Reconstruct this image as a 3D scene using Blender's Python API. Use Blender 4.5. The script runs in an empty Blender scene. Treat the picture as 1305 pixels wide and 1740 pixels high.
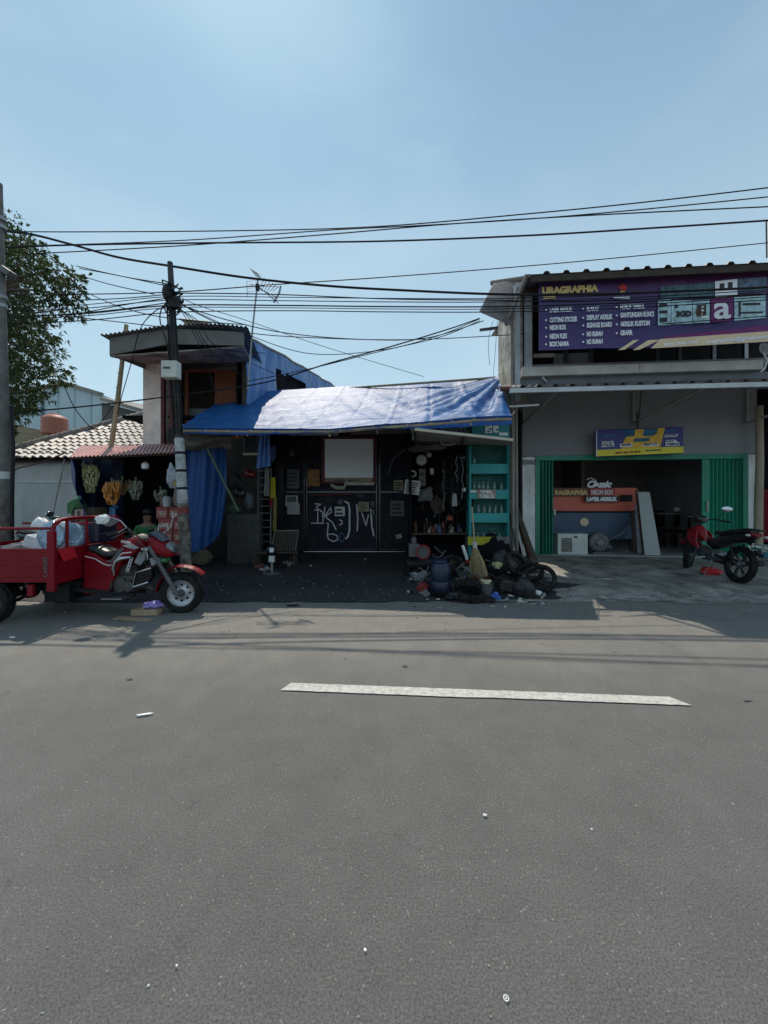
import bpy, bmesh, math, random
from mathutils import Vector, Matrix, Euler
random.seed(7)
SC = bpy.context.scene
COL = SC.collection
PI = math.pi
F, CU, CV, CH = 650.0, 652.5, 855.0, 1.5      # focal length (px), principal column, horizon row, eye height

def gz(y):
    if y < 5.85: return 0.0
    if y < 6.25: return 0.10*(y-5.85)/0.4
    if y < 9.5: return 0.10+0.10*(y-6.25)/3.25
    return 0.2
def P(u, v, Y): return Vector(((u-CU)/F*Y, Y, CH+(CV-v)/F*Y))
def G(u, v):
    Y = 975.0/max(v-CV, 1)
    for _ in range(30): Y = 0.5*Y+0.5*(CH-gz(Y))*F/(v-CV)
    return Vector(((u-CU)/F*Y, Y, gz(Y)))

# ------------------------------------------------------------------ materials
MATS = {}
def M(name, col, rough=.6, metal=0., var=.25, scale=5., bump=.15, bscale=60., dirt=None, dirt_amt=.5, dscale=2.5,
      alpha=1., trans=0., spec=.5, stretch=(1, 1, 1), emit=None, coat=0.):
    if name in MATS: return MATS[name]
    m = bpy.data.materials.new(name); m.use_nodes = True
    nt = m.node_tree; N = nt.nodes; L = nt.links
    b = N['Principled BSDF']
    b.inputs['Roughness'].default_value = rough; b.inputs['Metallic'].default_value = metal
    b.inputs['Specular IOR Level'].default_value = spec; b.inputs['Alpha'].default_value = alpha
    b.inputs['Transmission Weight'].default_value = trans; b.inputs['Coat Weight'].default_value = coat
    tc = N.new('ShaderNodeTexCoord'); mp = N.new('ShaderNodeMapping'); mp.inputs['Scale'].default_value = stretch
    L.new(tc.outputs['Object'], mp.inputs['Vector'])
    n1 = N.new('ShaderNodeTexNoise'); n1.inputs['Scale'].default_value = scale; n1.inputs['Detail'].default_value = 7
    n1.inputs['Roughness'].default_value = .65
    L.new(mp.outputs['Vector'], n1.inputs['Vector'])
    rp = N.new('ShaderNodeValToRGB')
    c = Vector(col[:3])
    rp.color_ramp.elements[0].position = .3; rp.color_ramp.elements[1].position = .7
    rp.color_ramp.elements[0].color = (*[max(0, x*(1-var)) for x in c], 1)
    rp.color_ramp.elements[1].color = (*[min(1, x*(1+var)) for x in c], 1)
    L.new(n1.outputs['Fac'], rp.inputs['Fac'])
    out = rp.outputs['Color']
    if dirt is not None:
        n2 = N.new('ShaderNodeTexNoise'); n2.inputs['Scale'].default_value = dscale; n2.inputs['Detail'].default_value = 10
        n2.inputs['Roughness'].default_value = .7
        L.new(mp.outputs['Vector'], n2.inputs['Vector'])
        r2 = N.new('ShaderNodeValToRGB'); r2.color_ramp.elements[0].position = .45; r2.color_ramp.elements[1].position = .68
        r2.color_ramp.elements[0].color = (0, 0, 0, 1); r2.color_ramp.elements[1].color = (dirt_amt,)*3+(1,)
        L.new(n2.outputs['Fac'], r2.inputs['Fac'])
        mx = N.new('ShaderNodeMix'); mx.data_type = 'RGBA'
        L.new(r2.outputs['Color'], mx.inputs[0]); L.new(out, mx.inputs[6]); mx.inputs[7].default_value = (*dirt, 1)
        out = mx.outputs[2]
    L.new(out, b.inputs['Base Color'])
    if bump > 0:
        n3 = N.new('ShaderNodeTexNoise'); n3.inputs['Scale'].default_value = bscale; n3.inputs['Detail'].default_value = 4
        L.new(mp.outputs['Vector'], n3.inputs['Vector'])
        bp = N.new('ShaderNodeBump'); bp.inputs['Strength'].default_value = bump; bp.inputs['Distance'].default_value = .02
        L.new(n3.outputs['Fac'], bp.inputs['Height']); L.new(bp.outputs['Normal'], b.inputs['Normal'])
    if emit:
        b.inputs['Emission Color'].default_value = (*emit[:3], 1); b.inputs['Emission Strength'].default_value = emit[3]
    MATS[name] = m
    return m

# ------------------------------------------------------------------ mesh builder
WM = {}     # world matrix of each built object
class MB:
    def __init__(s): s.v = []; s.f = []
    def add(s, vs, fs):
        o = len(s.v); s.v += [Vector(p) for p in vs]; s.f += [tuple(o+i for i in f) for f in fs]; return s
    def box(s, c, sz, rot=None):
        x, y, z = [k/2 for k in sz]
        vs = [Vector((i, j, k)) for i in (-x, x) for j in (-y, y) for k in (-z, z)]
        if rot is not None:
            R = Euler(rot).to_matrix() if not isinstance(rot, Matrix) else rot
            vs = [R @ p for p in vs]
        return s.add([p+Vector(c) for p in vs], [(0,1,3,2),(4,6,7,5),(0,4,5,1),(2,3,7,6),(0,2,6,4),(1,5,7,3)])
    def b2(s, x0, x1, y0, y1, z0, z1):
        return s.box(((x0+x1)/2, (y0+y1)/2, (z0+z1)/2), (abs(x1-x0), abs(y1-y0), abs(z1-z0)))
    def bar(s, p0, p1, w, h=None):
        p0 = Vector(p0); p1 = Vector(p1); h = h or w
        d = p1-p0
        if d.length < 1e-6: return s
        q = d.normalized(); up = Vector((0, 0, 1)) if abs(q.z) < .9 else Vector((0, 1, 0))
        a = q.cross(up).normalized(); b = a.cross(q)
        vs = [p+a*i*w/2+b*j*h/2 for p in (p0, p1) for i, j in ((-1,-1),(1,-1),(1,1),(-1,1))]
        return s.add(vs, [(0,1,2,3),(7,6,5,4),(0,4,5,1),(1,5,6,2),(2,6,7,3),(3,7,4,0)])
    def tube(s, pts, r, n=8, closed=False):
        pts = [Vector(p) for p in pts]; k = len(pts); rs = r if isinstance(r, (list, tuple)) else [r]*k
        vs = []; fs = []; pa = None
        for i, p in enumerate(pts):
            if closed: t = pts[(i+1) % k]-pts[i-1]
            else: t = pts[min(i+1, k-1)]-pts[max(i-1, 0)]
            t = t.normalized() if t.length > 1e-9 else Vector((0, 0, 1))
            if pa is None:
                up = Vector((0, 0, 1)) if abs(t.z) < .9 else Vector((0, 1, 0))
                a = t.cross(up).normalized()
            else: a = (pa-t*pa.dot(t)).normalized()
            pa = a; b = t.cross(a)
            vs += [p+(a*math.cos(2*PI*j/n)+b*math.sin(2*PI*j/n))*rs[i] for j in range(n)]
        m = k if closed else k-1
        for i in range(m):
            for j in range(n):
                i2 = (i+1) % k
                fs.append((i*n+j, i*n+(j+1) % n, i2*n+(j+1) % n, i2*n+j))
        if not closed: fs.append(tuple(range(n))[::-1]); fs.append(tuple((k-1)*n+j for j in range(n)))
        return s.add(vs, fs)
    def lathe(s, prof, c=(0,0,0), axis=(0,0,1), n=20, cap=True):
        ax = Vector(axis).normalized(); up = Vector((1, 0, 0)) if abs(ax.x) < .9 else Vector((0, 1, 0))
        a = ax.cross(up).normalized(); b = ax.cross(a); c = Vector(c)
        vs = []; fs = []
        for r, h in prof:
            vs += [c+ax*h+(a*math.cos(2*PI*j/n)+b*math.sin(2*PI*j/n))*r for j in range(n)]
        for i in range(len(prof)-1):
            for j in range(n): fs.append((i*n+j, i*n+(j+1) % n, (i+1)*n+(j+1) % n, (i+1)*n+j))
        if cap: fs.append(tuple(range(n))[::-1]); fs.append(tuple((len(prof)-1)*n+j for j in range(n)))
        return s.add(vs, fs)
    def torus(s, c, axis, R, r, n=28, m=10, sq=1.):
        prof = [(R+r*math.cos(2*PI*k/m), r*sq*math.sin(2*PI*k/m)) for k in range(m)]
        prof.append(prof[0])
        return s.lathe(prof, c, axis, n, cap=False)
    def prism(s, poly, y0, y1):     # polygon in x-z extruded in y
        n = len(poly)
        vs = [Vector((x, y0, z)) for x, z in poly]+[Vector((x, y1, z)) for x, z in poly]
        fs = [tuple(range(n)), tuple(range(2*n-1, n-1, -1))]+[(i, i+n, (i+1) % n+n, (i+1) % n) for i in range(n)]
        return s.add(vs, fs)
    def loft(s, rings):
        n = len(rings[0]); vs = [p for r in rings for p in r]; fs = []
        for i in range(len(rings)-1):
            for j in range(n): fs.append((i*n+j, i*n+(j+1) % n, (i+1)*n+(j+1) % n, (i+1)*n+j))
        fs.append(tuple(range(n))[::-1]); fs.append(tuple((len(rings)-1)*n+j for j in range(n)))
        return s.add(vs, fs)
    def oval_loft(s, secs, n=14, p=2.4):    # secs: (x, yc, zc, half width, half height)
        rings = []
        for x, yc, zc, hw, hh in secs:
            r = []
            for j in range(n):
                t = 2*PI*j/n; c, q = math.cos(t), math.sin(t)
                r.append(Vector((x, yc+hw*math.copysign(abs(c)**(2/p), c), zc+hh*math.copysign(abs(q)**(2/p), q))))
            rings.append(r)
        return s.loft(rings)
    def sph(s, c, r, n=12, m=8):
        if not isinstance(r, (tuple, list)): r = (r, r, r)
        prof = [(max(1e-4, math.sin(PI*k/m)), -math.cos(PI*k/m)) for k in range(m+1)]
        t = MB().lathe(prof, n=n)
        return s.add([Vector((p.x*r[0], p.y*r[1], p.z*r[2]))+Vector(c) for p in t.v], t.f)
    def grid(s, fn, nu, nv, thick=0.):
        vs = [Vector(fn(i/nu, j/nv)) for j in range(nv+1) for i in range(nu+1)]
        fs = [(j*(nu+1)+i, j*(nu+1)+i+1, (j+1)*(nu+1)+i+1, (j+1)*(nu+1)+i) for j in range(nv) for i in range(nu)]
        if thick:
            tmp = bpy.data.meshes.new('t'); tmp.from_pydata(vs, [], fs); tmp.update()
            bm = bmesh.new(); bm.from_mesh(tmp); bm.normal_update()
            nv_ = [v.co-v.normal*thick for v in bm.verts]; bm.free(); bpy.data.meshes.remove(tmp)
            o = len(vs); nf = [tuple(o+k for k in f[::-1]) for f in fs]
            W = nu+1; H = nv+1
            loop = [i for i in range(nu)]+[j*W+nu for j in range(nv)]+[nv*W+i for i in range(nu, 0, -1)]+[j*W for j in range(nv, 0, -1)]
            side = [(loop[k], loop[(k+1) % len(loop)], loop[(k+1) % len(loop)]+o, loop[k]+o) for k in range(len(loop))]
            vs += nv_; fs = fs+nf+[f[::-1] for f in side]
        return s.add(vs, fs)
    def sheet(s, p00, p10, p11, p01, thick=.01, nu=1, nv=1, wob=0.):
        a, b, c, d = map(Vector, (p00, p10, p11, p01))
        def fn(i, j):
            p = a*(1-i)*(1-j)+b*i*(1-j)+c*i*j+d*(1-i)*j
            if wob: p = p+Vector((random.uniform(-wob, wob), random.uniform(-wob, wob), random.uniform(-wob, wob)))
            return p
        return s.grid(fn, nu, nv, thick)
    def build(s, name, mat, parent=None, frame=None, smooth=False, bevel=0., label=None, kind=None, cat=None, group=None, weld=False):
        vs = [frame @ p for p in s.v] if frame is not None else s.v
        if parent is not None: W = WM[parent.name]
        else:
            lo = Vector([min(p[k] for p in vs) for k in range(3)]); hi = Vector([max(p[k] for p in vs) for k in range(3)])
            W = Matrix.Translation(((lo.x+hi.x)/2, (lo.y+hi.y)/2, lo.z)) if kind != 'structure' else Matrix()
        Wi = W.inverted()
        me = bpy.data.meshes.new(name); me.from_pydata([Wi @ p for p in vs], [], s.f)
        bm = bmesh.new(); bm.from_mesh(me)
        if weld: bmesh.ops.remove_doubles(bm, verts=bm.verts, dist=1e-5)
        bmesh.ops.recalc_face_normals(bm, faces=bm.faces); bm.to_mesh(me); bm.free()
        o = bpy.data.objects.new(name, me); COL.objects.link(o)
        for m_ in (mat if isinstance(mat, (list, tuple)) else [mat]): me.materials.append(m_)
        if smooth:
            me.shade_smooth()
            try: me.set_sharp_from_angle(angle=math.radians(40))
            except Exception: pass
        if bevel:
            md = o.modifiers.new('b', 'BEVEL'); md.width = bevel; md.segments = 2; md.limit_method = 'ANGLE'
        if parent is not None: o.parent = parent
        else: o.matrix_world = W
        WM[o.name] = W
        if label: o['label'] = label
        if kind: o['kind'] = kind
        if cat: o['category'] = cat
        if group: o['group'] = group
        return o

def T(name, label, cat, loc=(0,0,0), rz=0., group=None, rx=0., ry=0.):
    o = bpy.data.objects.new(name, None); COL.objects.link(o); o.empty_display_size = .2
    o.location = loc; o.rotation_euler = (rx, ry, rz)
    WM[o.name] = Matrix.Translation(loc) @ Euler((rx, ry, rz)).to_matrix().to_4x4()
    o['label'] = label; o['category'] = cat
    if group: o['group'] = group
    return o
def fr(o): return WM[o.name]
def copy_tree(o, parent=None):
    c = o.copy(); COL.objects.link(c); c.parent = parent
    WM[c.name] = WM[o.name]
    for ch in [k for k in bpy.data.objects if k.parent == o]: copy_tree(ch, c)
    return c
def dup(o, loc, rz, label, group=None):
    c = copy_tree(o); c.location = loc; c.rotation_euler.z = rz; c['label'] = label
    if group: c['group'] = group
    return c
def text_mb(s, size, width=None, offset=0., depth=.002, slant=0., align='LEFT'):
    cu = bpy.data.curves.new('t', 'FONT'); cu.body = s; cu.size = size; cu.offset = offset; cu.resolution_u = 3; cu.shear = slant
    o = bpy.data.objects.new('t', cu); COL.objects.link(o)
    bpy.context.view_layer.update()
    me = bpy.data.meshes.new_from_object(o)
    vs = [v.co.copy() for v in me.vertices]; fs = [tuple(p.vertices) for p in me.polygons]
    bpy.data.objects.remove(o); bpy.data.curves.remove(cu); bpy.data.meshes.remove(me)
    if not vs: return MB()
    x0 = min(v.x for v in vs); x1 = max(v.x for v in vs)
    k = width/(x1-x0) if width else 1.
    mb = MB(); n = len(vs)
    off = x0+(x1-x0)/2 if align == 'CENTER' else x0
    mb.add([Vector(((v.x-off)*k, 0, v.y)) for v in vs], fs)      # lies in x-z, facing -y
    return mb
def lettering(items, name, mat, parent, frame, **kw):     # items: (text, size, width, x, y, z, tilt, offset)
    mb = MB()
    for it in items:
        s, size, w, x, y, z = it[:6]; tilt = it[6] if len(it) > 6 else 0; off = it[7] if len(it) > 7 else .01
        al = it[8] if len(it) > 8 else 'LEFT'
        t = text_mb(s, size, w, offset=off, align=al, slant=it[9] if len(it) > 9 else 0)
        R = Matrix.Rotation(tilt, 3, 'Y')
        mb.add([R @ p+Vector((x, y, z)) for p in t.v], t.f)
    return mb.build(name, mat, parent, frame, **kw)
# ------------------------------------------------------------------ palette
m_white = M('white_paint', (.62,.63,.62), .6, dirt=(.2,.18,.15), dirt_amt=.5)
m_cream = M('cream', (.5,.46,.36), .7, dirt=(.2,.17,.13), dirt_amt=.5)
m_paper = M('paper', (.6,.6,.57), .8, bump=0, var=.12)
m_pdark = M('print_ink', (.05,.05,.06), .8, bump=0)
m_black = M('black_plastic', (.008,.008,.010), .5, bump=.05, spec=.3)
m_rub = M('rubber', (.011,.011,.012), .8, spec=.2, bump=.3, bscale=40, dirt=(.08,.07,.06), dirt_amt=.35, dscale=9)
m_blackp = M('black_paint', (.012,.012,.016), .3, coat=.3, bump=.03)
m_chrome = M('chrome', (.55,.56,.58), .22, 1., var=.1, bump=.02)
m_steel = M('dull_steel', (.3,.3,.31), .4, .9, var=.3, dirt=(.1,.07,.05), dirt_amt=.5)
m_alu = M('grey_rim_paint', (.42,.43,.46), .35, .6, var=.1)
m_red = M('red_enamel', (.21,.0,.008), .45, var=.18, spec=.28, bump=.05, bscale=12, dirt=(.12,.02,.02), dirt_amt=.3, dscale=5)
m_redl = M('bright_red', (.5,.01,.02), .4, var=.15)
m_rust = M('rust', (.12,.045,.025), .8, var=.4, dirt=(.05,.02,.015))
m_wood = M('weathered_wood', (.2,.15,.1), .8, var=.35, scale=4, stretch=(1,1,.15), bump=.3)
m_woodg = M('grey_wood', (.26,.24,.21), .8, var=.35, scale=5, bump=.3, dirt=(.1,.09,.08), dirt_amt=.6)
m_wooddk = M('dark_wood', (.05,.035,.025), .8, var=.4, bump=.3)
m_bamboo = M('bamboo', (.36,.28,.17), .6, var=.3, stretch=(1,1,.2), bump=.2)
m_conc = M('pole_concrete', (.17,.16,.15), .85, var=.3, scale=6, bump=.4, dirt=(.07,.065,.06), dirt_amt=.7)
m_blue = M('blue_tarp', (.02,.12,.46), .42, var=.25, scale=3, bump=.35, bscale=9, spec=.6)
m_cable = M('cable_black', (.014,.014,.016), .7, bump=0, spec=.2)
m_glass = M('clear_glass', (.75,.85,.82), .08, trans=.9, bump=0, var=.05)
m_facade = M('grey_facade_paint', (.29,.29,.305), .8, var=.1, scale=1.2, bump=.15, bscale=90, dirt=(.24,.24,.245), dirt_amt=.5, dscale=1.3, stretch=(1,1,.5))
m_green = M('green_door_paint', (.012,.26,.16), .45, var=.15, dirt=(.03,.09,.06), dirt_amt=.75, dscale=1.6, stretch=(2,2,.3))
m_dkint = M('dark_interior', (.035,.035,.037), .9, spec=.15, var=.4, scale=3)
m_bag = M('black_bag_film', (.015,.015,.017), .38, bump=1., bscale=14, dirt=(.07,.065,.06), dirt_amt=.4, dscale=7)
m_void = M('void_black', (.008,.008,.012), .9, spec=.12, var=.5, scale=3, bump=.3, bscale=20)  # near-black, stands in for the shade of deep recesses and backings

# ------------------------------------------------------------------ ground
def ground_material(name, c1, c2, speck, rough=.8, stain=None, big=.25, sc=180., bump=.5, damp=None, band=None, cracks=None):
    m = bpy.data.materials.new(name); m.use_nodes = True; nt = m.node_tree; N = nt.nodes; L = nt.links
    b = N['Principled BSDF']; b.inputs['Roughness'].default_value = rough; b.inputs['Specular IOR Level'].default_value = .45
    tc = N.new('ShaderNodeTexCoord')
    def noise(s, det=6, ro=.6, vec=None):
        n = N.new('ShaderNodeTexNoise'); n.inputs['Scale'].default_value = s; n.inputs['Detail'].default_value = det; n.inputs['Roughness'].default_value = ro
        L.new(vec or tc.outputs['Object'], n.inputs['Vector']); return n
    def ramp(src, p0, p1, a, bb):
        r = N.new('ShaderNodeValToRGB'); r.color_ramp.elements[0].position = p0; r.color_ramp.elements[1].position = p1
        r.color_ramp.elements[0].color = (*a, 1); r.color_ramp.elements[1].color = (*bb, 1); L.new(src, r.inputs['Fac']); return r
    def mix(f, a, bb, mode='MIX'):
        x = N.new('ShaderNodeMix'); x.data_type = 'RGBA'; x.blend_type = mode
        if isinstance(f, float): x.inputs[0].default_value = f
        else: L.new(f, x.inputs[0])
        for k, s in ((6, a), (7, bb)):
            if isinstance(s, tuple): x.inputs[k].default_value = (*s, 1)
            else: L.new(s, x.inputs[k])
        return x.outputs[2]
    base = ramp(noise(big, 5).outputs['Fac'], .3, .7, c1, c2).outputs['Color']
    if band:      # brownish kerb dust, plus the road's falloff of brightness put into the colour
        sp_ = N.new('ShaderNodeSeparateXYZ'); L.new(tc.outputs['Object'], sp_.inputs[0])
        ad = N.new('ShaderNodeMath'); ad.operation = 'MULTIPLY_ADD'; L.new(noise(.9, 8, .7).outputs['Fac'], ad.inputs[0]); ad.inputs[1].default_value = 2.2; L.new(sp_.outputs['Y'], ad.inputs[2])
        mr = N.new('ShaderNodeMapRange'); mr.interpolation_type = 'SMOOTHSTEP'; mr.inputs['From Min'].default_value = 3.7; mr.inputs['From Max'].default_value = 5.6; L.new(ad.outputs[0], mr.inputs['Value'])
        base = mix(mr.outputs[0], base, band)
    mott = ramp(noise(3.5, 9, .7).outputs['Fac'], .3, .72, (.86,)*3, (1.12,)*3).outputs['Color']
    out = mix(1., base, mott, 'MULTIPLY')
    fine = ramp(noise(sc, 3, .85).outputs['Fac'], .34, .66, (.38,)*3, (1.62,)*3).outputs['Color']
    out = mix(.85, out, fine, 'MULTIPLY')
    sm_ = ramp(noise(4.5, 7, .7).outputs['Fac'], .64, .72, (1,)*3, (.66,)*3).outputs['Color']
    out = mix(1., out, sm_, 'MULTIPLY')
    pl_ = ramp(noise(2.3, 10, .8).outputs['Fac'], .60, .76, (1,)*3, (1.36,)*3).outputs['Color']
    out = mix(1., out, pl_, 'MULTIPLY')
    vo = N.new('ShaderNodeTexVoronoi'); vo.inputs['Scale'].default_value = sc*.42; L.new(tc.outputs['Object'], vo.inputs['Vector'])
    sp = ramp(vo.outputs['Distance'], .14, .22, (1,)*3, (0,)*3)
    n5 = ramp(noise(40, 2).outputs['Fac'], .52, .6, (0,)*3, (.6,)*3)
    out = mix(mix(1., sp.outputs['Color'], n5.outputs['Color'], 'MULTIPLY'), out, speck)
    if cracks:
        wn_ = noise(1.7, 8, .7); wm = N.new('ShaderNodeVectorMath'); wm.operation = 'MULTIPLY_ADD'; L.new(wn_.outputs['Color'], wm.inputs[0]); wm.inputs[1].default_value = (.9,.9,0); L.new(tc.outputs['Object'], wm.inputs[2])
        cv = N.new('ShaderNodeTexVoronoi'); cv.feature = 'DISTANCE_TO_EDGE'; cv.inputs['Scale'].default_value = cracks[0]; L.new(wm.outputs[0], cv.inputs['Vector'])
        cr = ramp(cv.outputs['Distance'], 0., cracks[1], (cracks[2],)*3, (0,)*3)
        cm = ramp(noise(.8, 3).outputs['Fac'], .46, .56, (0,)*3, (1,)*3)
        out = mix(mix(1., cr.outputs['Color'], cm.outputs['Color'], 'MULTIPLY'), out, (.03,.03,.03))
    if stain:
        st = ramp(noise(1.1, 8, .6).outputs['Fac'], .58, .72, (0,)*3, (.65,)*3)
        out = mix(st.outputs['Color'], out, stain)
    if damp:
        st = ramp(noise(.6, 6, .6).outputs['Fac'], .45, .65, (rough,)*3, (damp,)*3)
        L.new(st.outputs['Color'], b.inputs['Roughness'])
    L.new(out, b.inputs['Base Color'])
    bp = N.new('ShaderNodeBump'); bp.inputs['Strength'].default_value = bump; bp.inputs['Distance'].default_value = .009
    L.new(noise(sc*.8, 4, .8).outputs['Fac'], bp.inputs['Height']); L.new(bp.outputs['Normal'], b.inputs['Normal'])
    return m
m_asph = ground_material('asphalt', (.138,.135,.126), (.162,.159,.149), (.46,.45,.42), .62, stain=(.125,.122,.115), sc=125, bump=1., band=(.22,.207,.187), cracks=(.33, .0035, .3))
m_dust = ground_material('dusty_asphalt', (.16,.135,.108), (.205,.178,.145), (.45,.42,.36), .75, stain=(.12,.108,.09), sc=90, bump=1.)
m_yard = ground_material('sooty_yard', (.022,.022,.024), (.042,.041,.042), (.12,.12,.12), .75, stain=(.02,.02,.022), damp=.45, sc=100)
m_apron = ground_material('cracked_concrete', (.085,.078,.068), (.42,.395,.35), (.45,.44,.41), .75, stain=(.045,.045,.045), big=2.2, sc=60, bump=1., cracks=(1.1, .012, .75))

st = lambda mb, n, m, **k: mb.build(n, m, kind='structure', **k)
st(MB().add([(-300,-300,0),(300,-300,0),(300,600,0),(-300,600,0)], [(0,1,2,3)]), 'road', m_asph)
SL = -.072       # slope of the street direction in plan
rng = random.Random(3)
def strip(x0, x1, fn0, fn1, z, n=80, m=1, zf=None):
    mb = MB()
    def f(i, j):
        x = x0+(x1-x0)*i; y = fn0(x)*(1-j)+fn1(x)*j
        return (x, y, (zf(x, y) if zf else 0)+z)
    return mb.grid(f, n, m)
w1 = lambda x: 4.05+SL*x+.10*math.sin(x*1.3)+.05*math.sin(x*4.1+1)+.03*math.sin(x*11)
edge = lambda x: 5.80+.05*math.sin(x*2.1)+.02*math.sin(x*9)
st(strip(1.6, 16, edge, lambda x: 16., .004, 240, 60, lambda x, y: gz(y)), 'pavement', m_apron)
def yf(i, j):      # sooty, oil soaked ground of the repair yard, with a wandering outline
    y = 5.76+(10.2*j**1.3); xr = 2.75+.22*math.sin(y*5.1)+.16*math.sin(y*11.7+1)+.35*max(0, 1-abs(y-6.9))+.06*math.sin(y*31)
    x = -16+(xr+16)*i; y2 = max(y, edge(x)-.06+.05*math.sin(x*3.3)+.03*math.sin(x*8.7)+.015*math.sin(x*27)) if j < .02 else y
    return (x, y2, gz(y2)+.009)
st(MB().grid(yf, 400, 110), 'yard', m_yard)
# lane dash and worn edge dashes
m_line = M('road_paint', (.58,.57,.52), .7, var=.12, scale=14, bump=.3, bscale=120, dirt=(.17,.16,.145), dirt_amt=.6, dscale=30)
def dash(x0, x1, y0, y1, w, jag=.006, cut=.07):
    mb = MB(); n = 60
    r = random.Random(5)
    j0 = [r.uniform(-jag, jag) for _ in range(n+1)]; j1 = [r.uniform(-jag, jag) for _ in range(n+1)]
    def f(i, j):
        k = round(i*n); x = x0+(x1-x0)*i+(cut*(1-j)*(1 if i > .5 else -.8)); y = y0+(y1-y0)*i+w*(j-.5)+(j1[k] if j > .5 else j0[k])*.35
        return (x, y, .009)
    return mb.grid(f, n, 1)
st(dash(-.77, 2.20, 3.115, 2.885, .125), 'lane_marking', m_line)
m_line2 = M('worn_road_paint', (.33,.32,.3), .8, var=.2, scale=20, bump=.3, dirt=(.1,.095,.09), dirt_amt=1., dscale=7)
for k, (x0, x1) in enumerate(((4.33, 5.05), (5.45, 6.4), (6.8, 7.8))):
    st(dash(x0, x1, 5.72, 5.70, .06, .02, .02), 'edge_marking', m_line2)
# bright crumbs and dark stains on the asphalt
def stain_patch(u, v, rx, ry, mat, name, rot=0., lab=None):
    c = G(u, v); n = 22; r = random.Random(int(u*7+v))
    ph = [r.uniform(0, 6) for _ in range(4)]
    pts = []
    for k in range(n):
        t = 2*PI*k/n; q = 1+.25*math.sin(2*t+ph[0])+.18*math.sin(3*t+ph[1])+.12*math.sin(7*t+ph[2])+.08*math.sin(11*t+ph[3])
        x = rx*q*math.cos(t); y = ry*q*math.sin(t)
        pts.append(c+Vector((x*math.cos(rot)-y*math.sin(rot), x*math.sin(rot)+y*math.cos(rot), .0055+.001*(int(u) % 3))))
    return st(MB().add(pts, [tuple(range(n))]), name, mat)
m_oil = ground_material('oil_stain', (.045,.045,.046), (.075,.074,.072), (.16,.16,.15), .55, sc=150)
m_tar = ground_material('old_tar_patch', (.062,.062,.063), (.08,.079,.078), (.2,.2,.19), .7, sc=150)
m_pale = ground_material('pale_scuff', (.12,.12,.118), (.16,.16,.155), (.42,.42,.4), .8, sc=170)
for (u, v, rx, ry, ro, m) in [(1270,1192,.03,.01,0,m_oil),(688,1133,.03,.015,0,m_oil),(220,1155,.03,.012,.3,m_oil)]:
    stain_patch(u, v, rx, ry, m, 'road_stain', ro)
# broken concrete lip where the pavement meets the road
lipm = ground_material('broken_kerb', (.16,.155,.145), (.3,.29,.27), (.4,.39,.36), .85, big=3, sc=60, bump=1.)
mb = MB(); r = random.Random(31)
def lip(i, j):
    x = 3.4+5.2*i; w_ = .10+.05*math.sin(x*3.7)+.04*math.sin(x*9.1)+.02*math.sin(x*23)
    y = 5.93+.05*math.sin(x*2.3)+.03*math.sin(x*7)+w_*(j-.5)
    return (x, y, gz(y)+.012+.035*math.sin(PI*j)*max(0, .6+.5*math.sin(x*5.3)+.3*math.sin(x*14)))
st(mb.grid(lip, 260, 6), 'kerb_edge', lipm)
# crumbs: uncountable grit
mb = MB(); r = random.Random(11)
for k in range(900):
    if k < 420: x = r.uniform(-6, 6); y = r.triangular(3.4, 5.9, 5.4)
    else: x = r.uniform(-3.5, 7.5); y = r.triangular(5.5, 7.4, 5.9)
    s = r.uniform(.003, .011)*(1.6 if r.random() < .06 else 1)
    mb.box((x, y, gz(y)+.010+s*.3), (s*r.uniform(.7, 2), s, s*.7), (r.uniform(-.4,.4), 0, r.uniform(0, 3)))
mb.build('grit', M('grit', (.36,.34,.3), .9, var=.5, bump=0), kind='stuff')
mb = MB()
for k in range(1500):
    x = r.uniform(-4.5, 4.5); y = r.uniform(.9, 4.5)
    s = r.uniform(.0012, .0035)*(2 if r.random() < .03 else 1)
    mb.box((x, y, .003), (s*r.uniform(.7, 2), s, s*.7), (0, 0, r.uniform(0, 3)))
mb.build('grit', M('pale_grit', (.42,.41,.37), .9, var=.5, bump=0), kind='stuff')

# ------------------------------------------------------------------ the grey two-storey shop on the right
TH = math.radians(-5.)
O = Vector(((884-CU)/F*9.6, 9.6, 0))
RBF = Matrix.Translation(O) @ Matrix.Rotation(TH, 4, 'Z')
tv = Vector((math.cos(TH), math.sin(TH), 0)); nvv = Vector((-math.sin(TH), math.cos(TH), 0))
def Q(u, v, d=0.):
    U = (u-CU)/F; V = (CV-v)/F
    Y = (d+nvv.dot(O))/(nvv.x*U+nvv.y)
    p = Vector((U*Y, Y, 0))-O
    return Vector((p.dot(tv), d, CH+V*Y))
def A(u, d=0.): return Q(u, CV, d).x
FLR = .2
xs = A(880,-1.5)
shop = T('shop_building', 'grey two storey shop with green folding doors and tin roofs at right', 'building', O, TH)
aL0, aL1, aR0, aR1 = A(884), A(909), A(1269), A(1286)
zdoor = Q(1085, 773).z
wl = MB()
wl.b2(aL0, aR1, 0, .2, zdoor, 4.3)
wl.b2(aL0-.02, aL0+.13, .2, 5., .15, 4.3); wl.b2(aR1-.15, aR1, .2, 5., .15, 4.3)
wl.build('wall', m_facade, shop, RBF)
pw = M('whitewashed_pillar', (.85,.83,.83), .75, var=.12, bump=.2, dirt=(.25,.25,.25), dirt_amt=.6, dscale=3, stretch=(1,1,.4))
MB().b2(aL0, aL1, -.03, .2, .1, zdoor-.02).build('pillar', pw, shop, RBF, bevel=.006)
MB().b2(aR0, aR1, -.03, .2, .1, zdoor-.02).build('pillar', pw, shop, RBF, bevel=.006)
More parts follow.
